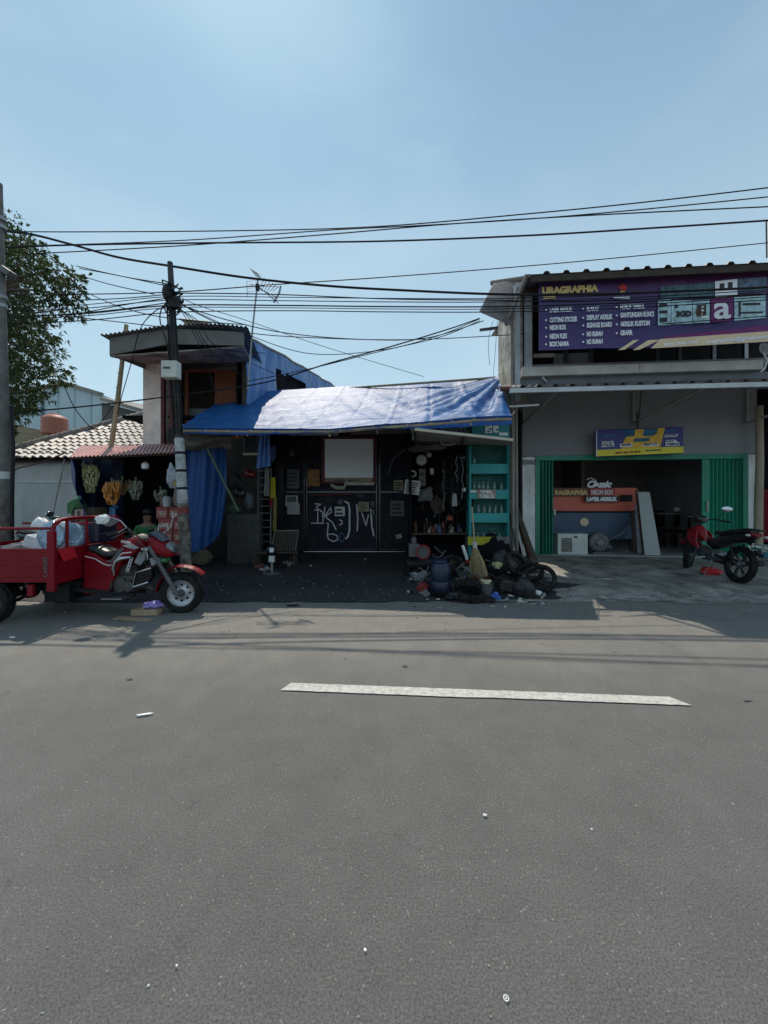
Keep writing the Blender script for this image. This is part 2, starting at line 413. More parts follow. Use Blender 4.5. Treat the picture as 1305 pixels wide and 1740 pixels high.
# ceramic stripe at top of the pillar
MB().b2(aL0-.004, aL1+.004, -.036, .1, zdoor-.22, zdoor-.10).build('tile_band', M('tile_band', (.2,.19,.2), .4, var=.6, scale=40), shop, RBF)
# door frame
fm = MB(); fw = .12
fm.b2(aL1, aR0, -.05, .12, zdoor-.12, zdoor); fm.b2(aL1, aL1+.1, -.05, .12, .2, zdoor-.12); fm.b2(aR0-.12, aR0, -.05, .12, .2, zdoor-.12)
fm.build('door_frame', m_green, shop, RBF, bevel=.006)
def pleats(a0, a1, n, amp, z0, z1, d=.03):
    mb = MB(); pts = []
    for k in range(n+1):
        a = a0+(a1-a0)*k/n; pts.append((a, d+(amp if k % 2 else -amp)))
        if k < n:
            pts.append((a+(a1-a0)/n*.35, d+(amp if k % 2 else -amp)))
    for k in range(len(pts)-1):
        (x0, y0), (x1, y1) = pts[k], pts[k+1]
        mb.add([(x0,y0,z0),(x1,y1,z0),(x1,y1,z1),(x0,y0,z1),(x0,y0+.006,z0),(x1,y1+.006,z0),(x1,y1+.006,z1),(x0,y0+.006,z1)],
               [(0,1,2,3),(7,6,5,4),(0,4,5,1),(2,6,7,3),(0,3,7,4),(1,5,6,2)])
    return mb
d1 = pleats(aL1+.1, A(941), 9, .05, .21, zdoor-.12).build('folding_door', m_green, shop, RBF)
MB().b2(A(939), A(942), -.10, -.06, 1.2, 1.36).build('handle', m_cream, d1, RBF)
d2 = pleats(A(1205), aR0-.12, 16, .03, .21, zdoor-.12).build('folding_door', m_green, shop, RBF)
MB().b2(A(1193), A(1206), .0, .05, .21, zdoor-.12).build('stile', m_green, d2, RBF, bevel=.004)
MB().b2(A(1199), A(1201), -.06, -.01, 1.3, 1.55).build('handle', m_cream, d2, RBF)
# room
rm = MB(); rm.b2(aL0+.13, aR1-.15, 4.2, 4.3, .2, 3.2); rm.b2(aL0+.13, aR1-.15, .2, 4.3, 3.1, 3.2)
rm.b2(A(1065), A(1065)+.1, 2.6, 4.2, .2, 3.1)
rm.build('interior_wall', M('interior_wall', (.25,.23,.2), .9, var=.2, scale=1), shop, RBF)
MB().b2(aL0+.13, aR1-.15, -.02, 4.2, .1, .215).build('interior_floor', M('floor_tiles', (.42,.44,.46), .35, var=.1, dirt=(.2,.19,.18)), shop, RBF)
# slab, parapet, ledge
pxs = A(886,-1.6)
MB().b2(pxs, aR1+3.5, -1.55, .3, 4.3, 4.42).build('slab', m_facade, shop, RBF)
pz1 = 4.12
MB().b2(pxs, aR1+3.5, -1.62, -1.5, 3.95, pz1).build('parapet', M('slate_parapet_paint', (.17,.175,.19), .8, var=.15, dirt=(.1,.1,.1), dirt_amt=.6, stretch=(1,1,.3)), shop, RBF)
lm = MB(); n = 14
for k in range(2):
    l0 = pxs-.02+k*2.3
    lm.b2(l0, l0+2.296, -1.75, -1.42, pz1+.004*(k % 2), pz1+.19+.005*(k % 2))
lm.build('ledge', M('ledge_wood', (.55,.52,.48), .8, var=.3, scale=5, bump=.3, dirt=(.16,.15,.13), dirt_amt=.7), shop, RBF, bevel=.012)
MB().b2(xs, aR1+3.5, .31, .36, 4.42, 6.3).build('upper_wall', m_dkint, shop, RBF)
# upper opening: posts and a pale panel between, seen under the banner
for u in (958, 1000, 1112, 1150, 1208, 1262): MB().b2(A(u,-1.3), A(u,-1.3)+.07, -1.35, -1.28, 4.42, 6.0).build('upper_post', m_steel, shop, RBF)
MB().b2(A(940,-1.2), A(998,-1.2), -1.25, -1.2, 4.42, 4.75).build('panel', m_facade, shop, RBF)
MB().b2(A(906,-1.4), A(942,-1.4), -1.42, -1.38, 4.62, 4.70).build('plank', m_cream, shop, RBF)
# side brick wall with flaking render (faces the blue shelter)
m_sidew = M('flaking_render', (.5,.46,.38), .9, var=.3, scale=3, bump=.5, bscale=20, dirt=(.08,.075,.06), dirt_amt=.95, dscale=1.8)
xs = A(880,-1.5)
sw = MB(); sw.b2(xs-.04, xs+.10, -1.5, .3, 3.6, 6.2); sw.b2(xs+.1, aL0+.1, .1, .3, .15, 6.2)
sw.build('side_wall', m_sidew, shop, RBF)
fp = MB(); x = A(893,-1.7)
fp.b2(x, x+.12, -1.75, -1.6, 4.3, 6.12); fp.b2(A(875,-1.7)-.02, A(875,-1.7)+.08, -1.8, -1.68, 3.6, 6.0)
fp.build('corner_post', M('grey_white_post', (.42,.43,.44), .7, dirt=(.15,.14,.13), dirt_amt=.7), shop, RBF)
# upper tin roof with ribs
m_tin = M('weathered_tin', (.22,.2,.19), .55, .3, var=.35, scale=4, dirt=(.1,.06,.045), dirt_amt=.7)
def ribroof(a0, a1, d0, z0, d1, z1, step, h, thick=.004, m='T'):
    mb = MB(); pts = []
    a = a0
    while a < a1:
        pts += [(a, 0), (a+step*.62, 0), (a+step*.72, h), (a+step*.90, h)]; a += step
    pts.append((a, 0))
    for k in range(len(pts)-1):
        (x0, y0), (x1, y1) = pts[k], pts[k+1]
        mb.add([(x0,d0,z0+y0),(x1,d0,z0+y1),(x1,d1,z1+y1),(x0,d1,z1+y0),(x0,d0,z0+y0-thick),(x1,d0,z0+y1-thick),(x1,d1,z1+y1-thick),(x0,d1,z1+y0-thick)],
               [(0,1,2,3),(7,6,5,4),(0,4,5,1),(1,5,6,2),(2,6,7,3),(3,7,4,0)])
    return mb
zr = Q(905, 466, -2.4).z
ua0 = A(902, -2.4)
ribroof(ua0, aR1+1.2, -2.4, zr, 1.5, zr+.55, .36, .05).build('roof', m_tin, shop, RBF)
fb = MB(); fb.b2(ua0, aR1+1.2, -2.38, -2.34, zr-.13, zr-.01)
for k in range(4): fb.b2(ua0+.02, aR1+1.2, -1.9+k*.8, -1.85+k*.8, zr-.06+k*.11, zr+.02+k*.11)
fb.build('fascia', m_wooddk, shop, RBF)
fb = MB(); fb.bar((ua0-.05, -2.4, zr-.02), (ua0-.05, 0., zr+.30), .09, .05); fb.bar((ua0-.07, -2.38, zr), (ua0-.32, -1.75, zr-.65), .05, .08)
fb.build('barge_board', m_tin, shop, RBF)
# small side roof hanging over the passage
sr = MB(); p = [Q(836, 477, -1.3), Q(893, 470, -1.3), Q(880, 556, -.9), Q(812, 556, -.9)]
c0 = Q(838, 480, -1.5); c1 = Q(897, 468, -1.9)
def sfn(i, j):
    top = Q(838+i*52, 482-8*i, -1.2); bot = Q(814+i*55, 530+24*i, -1.9)
    pz = top*(1-j)+bot*j; pz.z += .007*math.sin(i*95); pz.y += .006*math.sin(i*95); return pz
sr.grid(sfn, 120, 6, .01)
sr.build('side_roof', m_tin, shop, RBF)
MB().tube([Q(834, 481, -1.0), Q(896, 472, -1.3)], .05, 10).build('ridge_pipe', m_woodg, shop, RBF, smooth=True)
MB().bar(Q(815, 561, -1.4), Q(846, 557, -1.4), .05).build('side_batten', m_steel, shop, RBF)
# lower awning over the doors
za = Q(868, 661, -2.45).z; aa0 = A(866, -2.45); aa1 = aR1+3.2
ribroof(aa0, aa1, -2.45, za+.03, -.02, za+.03+.74, .30, .045).build('awning', m_tin, shop, RBF)
aw = MB(); aw.b2(aa0, aa1, -2.46, -2.40, za-.075, za+.012)
aw.build('awning_rail', M('awning_rail', (.5,.51,.52), .5, .3, dirt=(.15,.13,.12)), shop, RBF, bevel=.004)
for u in (893, 1083, 1280):
    b_ = MB(); a = A(u, -.2)
    b_.bar((a, -.03, za+.55), (a, -.03, Q(u, 722, 0).z), .06); b_.bar((a, -.05, Q(u, 722, 0).z+.04), (a, -2.3, za-.03), .045); b_.bar((a, -.06, za+.60), (a, -2.35, za-.02), .05)
    b_.build('awning_bracket', M('bracket_grey', (.4,.4,.4), .6, dirt=(.1,.09,.08)), shop, RBF)
lp = MB(); lp.tube([Q(866, 691, -2.2), Q(916, 688, -2.2)], .02, 8)
lp.build('lamp_tube', m_white, shop, RBF, smooth=True)
MB().tube([Q(850, 661, -2.4), Q(868, 660, -2.4)], .045, 10).build('gutter_end', m_rust, shop, RBF, smooth=True)
# downspouts
for k, u in enumerate((870, 876)): ds = MB(); ds.tube([Q(u, 500, -1.75), Q(u+1, 660, -1.72), Q(u+2, 800, -1.6), Q(u+3, 962, -1.5)], .035-.008*k, 10); ds.build('downspout', m_woodg, shop, RBF, smooth=True)
ds = MB(); ds.tube([Q(884, 700, -.1), Q(885, 945, -.1)], .05, 8)
ds.build('drain_pipe', m_black, shop, RBF, smooth=True)

# scrap on the awning
sc = MB(); sc.grid(lambda i, j: Q(910+20*i, 626+22*i+(8-5*i)*j, -1.7+.1*j), 6, 3, .02)
sc.build('plastic_scrap', m_white, frame=RBF, label='white plastic scrap lying on the lower tin awning', cat='scrap')

# ---- banner
ban = T('shop_banner', 'wide purple advertising banner hung under the upper tin roof', 'banner', O, TH)
bd = -2.2
def bq(s, t, dd=0.):      # s 0..1 along, t 0..1 up ; the banner's own plane
    u0 = A(915, bd); u1 = A(1318, bd)
    return (u0+(u1-u0)*s, bd+dd, 0)
BA0, BA1 = A(915, bd), A(1345, bd); BW = BA1-BA0
zb0, zb1 = Q(916, 596, bd).z, Q(916, 480, bd).z; BH = zb1-zb0
def wav(x): return .012*math.sin(x*5)+.008*math.sin(x*13)
def bz(a, t): return zb0+BH*t+ .012*math.sin((a-BA0)*2.3)*(1-t)
m_ban = bpy.data.materials.new('banner_print'); m_ban.use_nodes = True
nt = m_ban.node_tree; N = nt.nodes; L = nt.links; b = N['Principled BSDF']; b.inputs['Roughness'].default_value = .55
tc = N.new('ShaderNodeTexCoord'); sx = N.new('ShaderNodeSeparateXYZ'); L.new(tc.outputs['Generated'], sx.inputs[0])
r1 = N.new('ShaderNodeValToRGB'); e = r1.color_ramp.elements
e[0].position = 0; e[0].color = (.068,.036,.17,1); e[1].position = 1; e[1].color = (.11,.014,.08,1)
k = e.new(.45); k.color = (.044,.028,.13,1); k = e.new(.75); k.color = (.062,.02,.10,1)
mn = N.new('ShaderNodeMath'); mn.operation = 'MULTIPLY_ADD'; L.new(sx.outputs['Z'], mn.inputs[0]); mn.inputs[1].default_value = .7
mm = N.new('ShaderNodeMath'); mm.operation = 'MULTIPLY'; L.new(sx.outputs['X'], mm.inputs[0]); mm.inputs[1].default_value = .3
L.new(mm.outputs[0], mn.inputs[2]); L.new(mn.outputs[0], r1.inputs['Fac']); L.new(r1.outputs['Color'], b.inputs['Base Color'])
mb = MB(); mb.grid(lambda i, j: (BA0+BW*i, bd+wav(BA0+BW*i), bz(BA0+BW*i, j)), 60, 8, .006)
mb.build('fabric', m_ban, ban, RBF, smooth=True)
def S(u, v): q = Q(u, v, bd-.03); return q
m_gold = M('print_gold', (.6,.42,.16), .6, bump=0, var=.05); m_pw = M('print_white', (.85,.85,.9), .6, bump=0, var=.05)
m_tan = M('print_tan', (.75,.56,.36), .6, bump=0, var=.08); m_pcy = M('print_pale_cyan', (.4,.58,.62), .6, bump=0, var=.5, scale=9)
m_pmag = M('print_magenta', (.16,.012,.13), .6, bump=0, var=.1); m_pbk = M('print_black', (.02,.022,.03), .6, bump=0, var=.3); m_pred = M('print_red', (.4,.02,.02), .6, bump=0)
def T2(s, u, v, w_px, size, off=.008, d=bd-.035, tilt=None, al='LEFT', sl=0):
    q = Q(u, v, d); q2 = Q(u+w_px, v, d)
    return (s, size, q2.x-q.x, q.x, d, q.z, 0 if tilt is None else tilt, off, al, sl)
lettering([T2('URAGRAPHIA', 921, 499, 96, .17, .012)], 'lettering', m_gold, ban, RBF)
rows = [('LASER AKRILIK', 934, 527, 39), ('CUTTING STICKER', 934, 544, 47), ('NEON BOX', 934, 557, 28), ('NEON FLEX', 934, 572, 30), ('BOX NAMA', 934, 585, 33),
        ('PLAKAT', 997, 525, 21), ('DISPLAY AKRILIK', 997, 540, 44), ('SIGNAGE BOARD', 997, 553, 43), ('NO RUMAH', 997, 568, 27), ('NO RUMAH', 997, 581, 27),
        ('HURUF TIMBUL', 1054, 522, 41), ('GANTUNGAN KUNCI', 1054, 536, 57), ('AKRILIK KUSTOM', 1054, 551, 50), ('GRAFIR', 1054, 566, 21)]
for s, u, v, w_ in rows: lettering([T2(s, u, v+3.5, w_, .125, .006)], 'lettering', m_pw, ban, RBF)
for s, u, v, w_ in rows: MB().lathe([(.018, 0), (.018, .003)], Q(u-6, v, bd-.034), (0,1,0), 10).build('bullet_mark', m_pw, ban, RBF)
def patch(name, pts, mat, dd=-.026, par=ban, fr_=RBF, d0=bd, th=.002):
    vs = [Q(u, v, d0+dd) for u, v in pts]; n = len(vs)
    mb = MB().add(vs+[p+Vector((0, th, 0)) for p in vs], [tuple(range(n)), tuple(range(2*n-1, n-1, -1))]+[(i, (i+1) % n, (i+1) % n+n, i+n) for i in range(n)])
    return mb.build(name, mat, par, fr_)
patch('printed_stripe', [(1128,572),(1345,548),(1345,566),(1128,590)], m_pmag, -.024)
for x0, x1 in ((1050,1062),(1075,1098)):
    patch('printed_stripe', [(x0,595),(x0+12,594),(x1+24,577),(x0+26,578)], m_tan, -.027)
patch('printed_stripe', [(1106,592),(1345,578),(1345,560),(1122,576)], m_tan, -.028)
lettering([T2('0821-2845-7343', 1128, 588, 58, .075, .003, bd-.038, -.055), T2('uragraphia6@gmail.com', 1200, 583.5, 104, .1, .003, bd-.038, -.055)], 'lettering', m_pw, ban, RBF)
patch('printed_stripe', [(923,508),(944,507),(944,503),(923,504)], m_gold)
# emblem: a plain red cap shape over two short bars
patch('emblem', [(1050,488),(1058,482),(1066,486),(1064,494),(1056,495)], m_pred); patch('emblem', [(1053,498),(1062,497),(1060,491),(1056,491)], m_gold)
patch('emblem', [(1043,505),(1070,504),(1070,508),(1043,508)], m_pw)
# product pictures
pics = [((1118,510),(1140,508),(1140,552),(1118,553),m_pcy),((1141,511),(1176,510),(1176,550),(1141,551),m_pcy),((1177,511),(1206,509),(1206,548),(1177,549),m_pcy),
        ((1248,502),(1301,498),(1301,540),(1248,545),m_pcy),((1215,478),(1253,474),(1253,503),(1215,507),m_pw),((1122,487),(1213,480),(1213,503),(1122,507),M('print_teal_dark', (.05,.1,.12), .6, var=.8, scale=12, bump=0)),
        ((1254,474),(1303,470),(1303,494),(1254,498),M('print_blue_grey', (.09,.14,.2), .6, var=.7, scale=10, bump=0)),((1208,508),(1246,505),(1246,544),(1208,548),m_pmag)]
for a_, b__, c_, d_, m_ in pics: patch('printed_picture', [a_, b__, c_, d_], m_, -.027)
for a_ in [(1120,516,14,6),(1120,528,14,5),(1121,540,13,8),(1262,515,30,4),(1258,530,38,3),(1255,512,4,26),(1184,518,16,20),(1223,482,8,12),(1237,480,8,12),(1146,520,6,4)]:
    x, y, w_, h_ = a_; patch('printed_mark', [(x,y),(x+w_,y-1),(x+w_,y+h_-1),(x,y+h_)], m_pbk, -.032)
lettering([T2('3GD', 1149, 538, 26, .14, .01)], 'lettering', m_pbk, ban, RBF)
lettering([T2('a', 1213, 541, 29, .62, .012), T2('L', 1192, 540, 12, .3, .012)], 'lettering', m_pw, ban, RBF)
lettering([T2('G', 1182, 537, 16, .22, .01)], 'lettering', m_rust, ban, RBF)

# ---- sign board above the door
sg = T('sign_board', 'blue and yellow sign board fixed over the green shop door', 'sign', O, TH)
sd_ = -.35
p0, p1 = Q(1013, 776, sd_), Q(1162, 770, sd_); q0, q1 = Q(1013, 731, sd_), Q(1161, 725, sd_)
mb = MB(); mb.add([p0, p1, q1, q0, p0+Vector((0,.09,0)), p1+Vector((0,.09,0)), q1+Vector((0,.09,0)), q0+Vector((0,.09,0))], [(0,1,2,3),(7,6,5,4),(0,4,5,1),(1,5,6,2),(2,6,7,3),(3,7,4,0)])
mb.build('board', M('sign_navy', (.04,.035,.22), .4, bump=0, var=.15), sg, RBF, bevel=.012)
MB().bar(p0+Vector((0,-.012,.0)), q0+Vector((0,-.012,0)), .02).build('frame_edge', m_alu, sg, RBF)
pk = dict(par=sg, d0=sd_)
m_y = M('print_yellow', (.8,.66,.04), .5, bump=0, var=.1); m_or = M('print_amber', (.8,.45,.04), .5, bump=0, var=.2, scale=3)
patch('yellow_band', [(1012.5,775.5),(1161.5,769.5),(1161.5,758.5),(1012.5,764.5)], m_y, -.014, **pk)
patch('amber_panel', [(1054,763),(1062,745),(1078,730),(1130,727),(1122,760)], m_or, -.0145, **pk)
m_cy = M('print_cyan', (.02,.2,.42), .5, bump=0, var=.1)
for pts in ([(1068,729),(1080,728),(1078,741),(1064,742)],[(1095,729),(1118,728),(1116,737),(1108,741),(1092,741)],[(1078,745),(1104,744),(1103,750),(1076,751)]):
    patch('text_block', pts, M('print_deep_teal', (.01,.09,.14), .5, bump=0), -.017, **pk)
for pts in ([(1023,750),(1042,749),(1044,758),(1022,760)],[(1054,754),(1075,753),(1074,759),(1053,759.5)],[(1093,754),(1119,752.5),(1118,758),(1092,758.5)],[(1130,738),(1153,737),(1150,742),(1129,743)],[(1131,748),(1146,747),(1154,752),(1155,757),(1131,758)]):
    patch('text_block', pts, m_pw, -.017, **pk)
dS = sd_-.022; TL = -.035
lettering([T2('GAMO', 1022, 743, 22, .09, .004, dS, -.04), T2('TRIMPLEX', 1056, 736, 24, .075, .002, dS, -.04), T2('FLAT', 1058, 741.5, 15, .07, .002, dS, -.04),
           T2('NEON', 1094, 736, 21, .09, .004, dS, -.04), T2('FLEX', 1094, 741, 13, .07, .003, dS, -.04), T2('BOX', 1131, 735.5, 17, .09, .004, dS, -.04), T2('ACRYLIC', 1079, 749.5, 23, .06, .002, dS, -.04)], 'lettering', m_cy, sg, RBF)
m_pnavy = M('print_navy', (.015,.015,.08), .5, bump=0)
lettering([T2('CUTTING', 1024, 753.5, 17, .05, .002, dS, -.04), T2('STIKER', 1023, 758.5, 19, .07, .003, dS, -.04), T2('GRAFIR', 1055, 758, 18, .07, .003, dS, -.04),
           T2('PRINT UV', 1094, 757.3, 23, .075, .003, dS, -.04), T2('SURVEY', 1131, 741.5, 20, .06, .002, dS, -.04), T2('HURUF', 1132, 751.3, 13, .055, .002, dS, -.04), T2('TIMBUL', 1132, 756.8, 22, .07, .003, dS, -.04),
           T2('URAGRAPHIA', 1096, 767, 28, .05, .002, dS, -.04)], 'lettering', m_pnavy, sg, RBF)
lettering([T2('BISA AJA DI SINI', 1046, 771, 42, .065, .003, dS, -.04)], 'lettering', m_pred, sg, RBF)
hg = MB(); hg.bar(Q(1083, 728, -.3), Q(1083, 700, -.12), .03); hg.bar(Q(1085, 728, -.3), Q(1090, 660, -.2), .02)
hg.build('hanger', m_steel, sg, RBF)

# ---- things inside the shop
def rt(name, label, cat, u, d, z=FLR+.015, rz=0., group=None):
    p = RBF @ Vector((A(u, d), d, z)); return T(name, label, cat, p, TH+rz, group)
def rbf(a, b, z0, z1, d0, d1): return MB().b2(a, b, d0, d1, z0, z1)
lz = rt('laser_machine', 'orange and navy laser cutting machine inside the shop', 'machine', 1010, 1.1)
a0, a1 = A(930, .8), A(1083, .8)
z1, z2, z3 = Q(1000, 829, .8).z, Q(1000, 869, .8).z, Q(1000, 907, .8).z
mb = MB(); mb.b2(a0, a1, .8, 1.7, z2, z1); mb.build('hood', M('machine_orange', (.6,.11,.065), .4, var=.1), lz, RBF, bevel=.02)
mb = MB(); mb.b2(a0, a1, .83, 1.7, .55, z2-.03); mb.build('cabinet', M('machine_navy', (.05,.085,.15), .45, var=.1), lz, RBF, bevel=.015)
mb = MB(); mb.b2(a0, a1-.1, .79, .83, z2-.025, z2+.01); mb.build('seam', m_black, lz, RBF)
mb = MB(); mb.lathe([(.11, 0), (.11, .02)], Q(993, 887, .81), (0,1,0), 24); mb.build('round_label', m_tan, lz, RBF)
for u in (935, 975, 1030, 1075): MB().b2(A(u,.9)-.03, A(u,.9)+.03, .95, 1.0, .215, .56).build('leg', m_black, lz, RBF)
MB().b2(A(1054,.78), A(1074,.78), .765, .80, Q(1060, 852, .78).z, Q(1060, 841, .78).z).build('control_panel', m_black, lz, RBF)
sD = .5
def shop_sign(label, text, u0, u1, v0, v1, mboard, mtext, d, size, off=.012, hv=None, slant=0):
    s_ = rt('letter_sign', label, 'sign', (u0+u1)/2, d, Q(u0, v1, d).z)
    if mboard is not None:
        q0 = Q(u0, v1, d); q1 = Q(u1, v0, d); MB().b2(q0.x, q1.x, d, d+.03, q0.z, q1.z).build('panel', mboard, s_, RBF)
    q = Q(u0+3, v1-(v1-v0)*.2, d-.006); q2 = Q(u1-3, 0, d)
    lettering([(text, size, q2.x-q.x, q.x, d-.006, q.z, 0, off, 'LEFT', slant)], 'lettering', mtext, s_, RBF)
    return s_
m_signw = M('acrylic_white', (.75,.75,.75), .4, bump=0, var=.03)
shop_sign('brown sign with gold letters on the orange machine', 'RAGRAPHIA', 940, 1002, 830, 843, M('sign_brown', (.1,.04,.02), .5), m_gold, .72, .16)
shop_sign('red NEON BOX sign standing on the orange machine', 'NEON BOX', 1002, 1045, 829, 843, M('sign_red', (.35,.01,.02), .4), m_signw, .70, .17, .004)
shop_sign('black LASER AKRILIK sign under the red sign', 'LASER AKRILIK', 994, 1052, 843, 853, m_pbk, m_signw, .68, .13, .012)
cl = rt('script_sign', 'white script Classic cutout above the red sign', 'sign', 1018, .7, Q(1018, 829, .7).z)
q = Q(998, 828, .70); q2 = Q(1040, 0, .70)
lettering([('Classic', .24, q2.x-q.x, q.x, .70, q.z, 0, .012, 'LEFT', .4)], 'lettering', m_signw, cl, RBF)
t = MB(); t.tube([Q(997, 815, .71), Q(1003, 812, .71), Q(1012, 816, .71)], .012, 6); t.build('swash', m_signw, cl, RBF, smooth=True)
# air conditioner
ac = rt('air_conditioner', 'white air conditioner unit standing in the shop doorway', 'air conditioner', 973, .25)
x0, x1 = A(948, .1), A(999, .1); zt = Q(973, 907, .1).z
MB().b2(x0, x1, .1, .45, FLR+.015, zt).build('casing', M('ac_white', (.62,.64,.6), .5, dirt=(.3,.28,.22), dirt_amt=.5), ac, RBF, bevel=.012)
g_ = MB(); gx0, gx1 = A(954,.1), A(972,.1); gz0, gz1 = Q(960, 938, .1).z, Q(960, 914, .1).z
g_.b2(gx0, gx1, .094, .1, gz0, gz1); g_.build('grille', M('grille', (.12,.11,.1), .6), ac, RBF)
g_ = MB()
for k in range(8): z = gz0+(gz1-gz0)*(k+.5)/8; g_.b2(gx0, gx1, .085, .094, z-.012, z+.005)
g_.build('louvre', M('louvre', (.3,.28,.25), .6), ac, RBF)
MB().b2(A(975,.1), A(981,.1), .092, .1, Q(975, 914, .1).z, Q(975, 911, .1).z).build('badge', m_pdark, ac, RBF)
# blower
bl = rt('exhaust_blower', 'grey round exhaust blower beside the air conditioner', 'blower', 1017, .3)
c = Q(1015, 921, .3); R_ = .24
m_gm = M('grey_casting', (.11,.11,.115), .5, .3, var=.2)
MB().lathe([(.16,-.12),(R_,-.1),(R_,.1),(.16,.12)], c, (0,1,0), 28).build('housing', m_gm, bl, RBF, smooth=True, bevel=.01)
t = MB(); t.torus(c+Vector((0,-.12,0)), (0,1,0), .17, .015); t.torus(c+Vector((0,-.13,0)), (0,1,0), .09, .012); t.lathe([(.07,-.17),(.06,-.1)], c, (0,1,0), 16)
for k in range(6): an = k*PI/3; t.bar(c+Vector((.07*math.cos(an),-.125,.07*math.sin(an))), c+Vector((.2*math.cos(an),-.12,.2*math.sin(an))), .014)
t.build('inlet', m_steel, bl, RBF, smooth=True)
MB().b2(c.x-.15, c.x+.3, .2, .42, FLR+.015, FLR+.07).build('foot', m_gm, bl, RBF)
MB().lathe([(.06,-.1),(.07,.1)], c+Vector((.22,0,-.12)), (1,0,0), 14).build('motor', m_gm, bl, RBF, smooth=True)
MB().tube([c+Vector((.15,-.1,.0)), Q(1040, 914, .3), Q(1055, 908, .35), Q(1068, 893, .5), Q(1072, 888, .7)], .03, 10).build('hose', m_gm, bl, RBF, smooth=True)
# leaning panels
for k, (ub0, ub1, ut0, ut1, vb, vt, mm_, lab) in enumerate([
        (1096,1123,1084,1104,946,836,M('grey_board', (.34,.36,.35), .5, var=.08),'large grey board leaning in the shop doorway'),
        (1092,1098,1080,1086,941,832,M('brown_board', (.1,.06,.04), .6),'thin brown board leaning behind the grey board'),
        (1084,1092,1079,1083,940,858,M('pale_board', (.3,.3,.34), .5),'narrow pale board with rounded top leaning by the machine'),
        (1076,1083,1073,1077,940,865,m_wooddk,'narrow dark board leaning nearest the blower')]):
    d0 = -.02+.16*k; mb = MB(); a_, b__, c_, d_ = Q(ub0, vb, d0), Q(ub1, vb, d0), Q(ut1, vt, d0+.35), Q(ut0, vt, d0+.35)
    a_.z = max(a_.z, FLR+.03); b__.z = max(b__.z, FLR+.03)
    t_ = Vector((0,.03,0)); mb.add([a_,b__,c_,d_,a_+t_,b__+t_,c_+t_,d_+t_], [(0,1,2,3),(7,6,5,4),(0,4,5,1),(1,5,6,2),(2,6,7,3),(3,7,4,0)])
    mb.build('leaning_board', mm_, frame=RBF, label=lab, cat='board', bevel=.004)
# table and chair
tb = rt('work_table', 'dark work table at the back right of the shop', 'table', 1145, 1.6)
a0, a1 = A(1115, 1.5), A(1172, 1.5); zt = Q(1140, 872, 1.5).z
MB().b2(a0, a1, 1.4, 2.1, zt-.03, zt).build('tabletop', M('table_grey', (.2,.19,.18), .35), tb, RBF)
for x in (a0+.05, a1-.05):
    for y in (1.45, 2.05): MB().b2(x-.02, x+.02, y-.02, y+.02, .22, zt-.03).build('leg', m_black, tb, RBF)
MB().b2(a0+.05, a1-.3, 1.5, 2., .62, .64).build('shelf', m_wooddk, tb, RBF)
def chair_at(u, d, lab):
    c_ = rt('office_chair', lab, 'chair', u, d); a = A(u, d)
    MB().b2(a-.2, a+.2, d-.2, d+.2, .63, .7).build('seat', m_black, c_, RBF, bevel=.02)
    MB().b2(a-.19, a+.19, d+.16, d+.22, .78, 1.28).build('backrest', m_black, c_, RBF, bevel=.03)
    t = MB()
    for s1 in (-1, 1):
        for s2 in (-1, 1): MB().b2(a+s1*.17-.015, a+s1*.17+.015, d+s2*.17-.015, d+s2*.17+.015, .215, .63).build('leg', m_black, c_, RBF)
    return c_
chair_at(1125, 2.5, 'black chair behind the work table, left one'); chair_at(1166, 2.3, 'black chair behind the work table, right one')
MB().sph(Q(1150, 866, 1.7), (.09,.09,.07)).build('plastic_bag', m_white, frame=RBF, smooth=True, label='crumpled white bag on the work table', cat='bag')
# neighbour at the far right: timber post, dark opening, red cloth, teal sill
t = MB(); t.tube([Q(1288, 942, -.35), Q(1289, 860, -.35), Q(1291, 780, -.35), Q(1290, 690, -.35)], [.085,.08,.075,.07], 10)
t.build('timber_post', M('pale_timber', (.4,.33,.24), .8, var=.3, stretch=(1,1,.2), bump=.4, dirt=(.15,.11,.08)), frame=RBF, smooth=True, label='rough pale timber post at the right corner of the grey shop', cat='post')
nb = T('neighbour_shop', 'dark open shopfront at the right edge of the street', 'building', RBF @ Vector((aR1+.6, .3, .2)), TH)
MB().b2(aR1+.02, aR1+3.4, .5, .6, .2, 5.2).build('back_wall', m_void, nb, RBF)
MB().b2(aR1+.12, aR1+3., -.05, .05, .2, .5).build('sill', M('teal_sill', (.02,.14,.2), .5), nb, RBF)
t = MB(); t.grid(lambda i, j: (aR1+.25+.5*i, .3+.03*math.sin(i*20), .55+1.3*j), 20, 2, .01); t.build('red_cloth', M('dark_red_cloth', (.2,.01,.02), .9), nb, RBF)
# small antenna rod on the roof edge and cable bracket
MB().tube([Q(1303, 438, -2.), Q(1302, 376, -2.)], .012, 6).build('roof_rod', m_rust, frame=RBF, label='thin metal rod standing on the shop roof edge', cat='rod')
dsh = T('satellite_dish', 'white dish bracket at the right end of the ledge', 'satellite dish', RBF @ Q(1297, 600, -1.9), TH)
t = MB(); t.tube([Q(1303, 596, -1.9), Q(1297, 590, -1.9), Q(1297, 600, -1.9), Q(1304, 612, -1.9), Q(1298, 628, -1.9), Q(1292, 632, -1.9)], .018, 8); t.build('arm', m_white, dsh, RBF, smooth=True)
t = MB(); t.lathe([(.02, 0), (.15, .03), (.22, .09), (.225, .09), (.15, .02), (.02,-.01)], Q(1318, 590, -1.85), (-.6,-.6,.3), 20); t.build('dish', m_white, dsh, RBF, smooth=True)
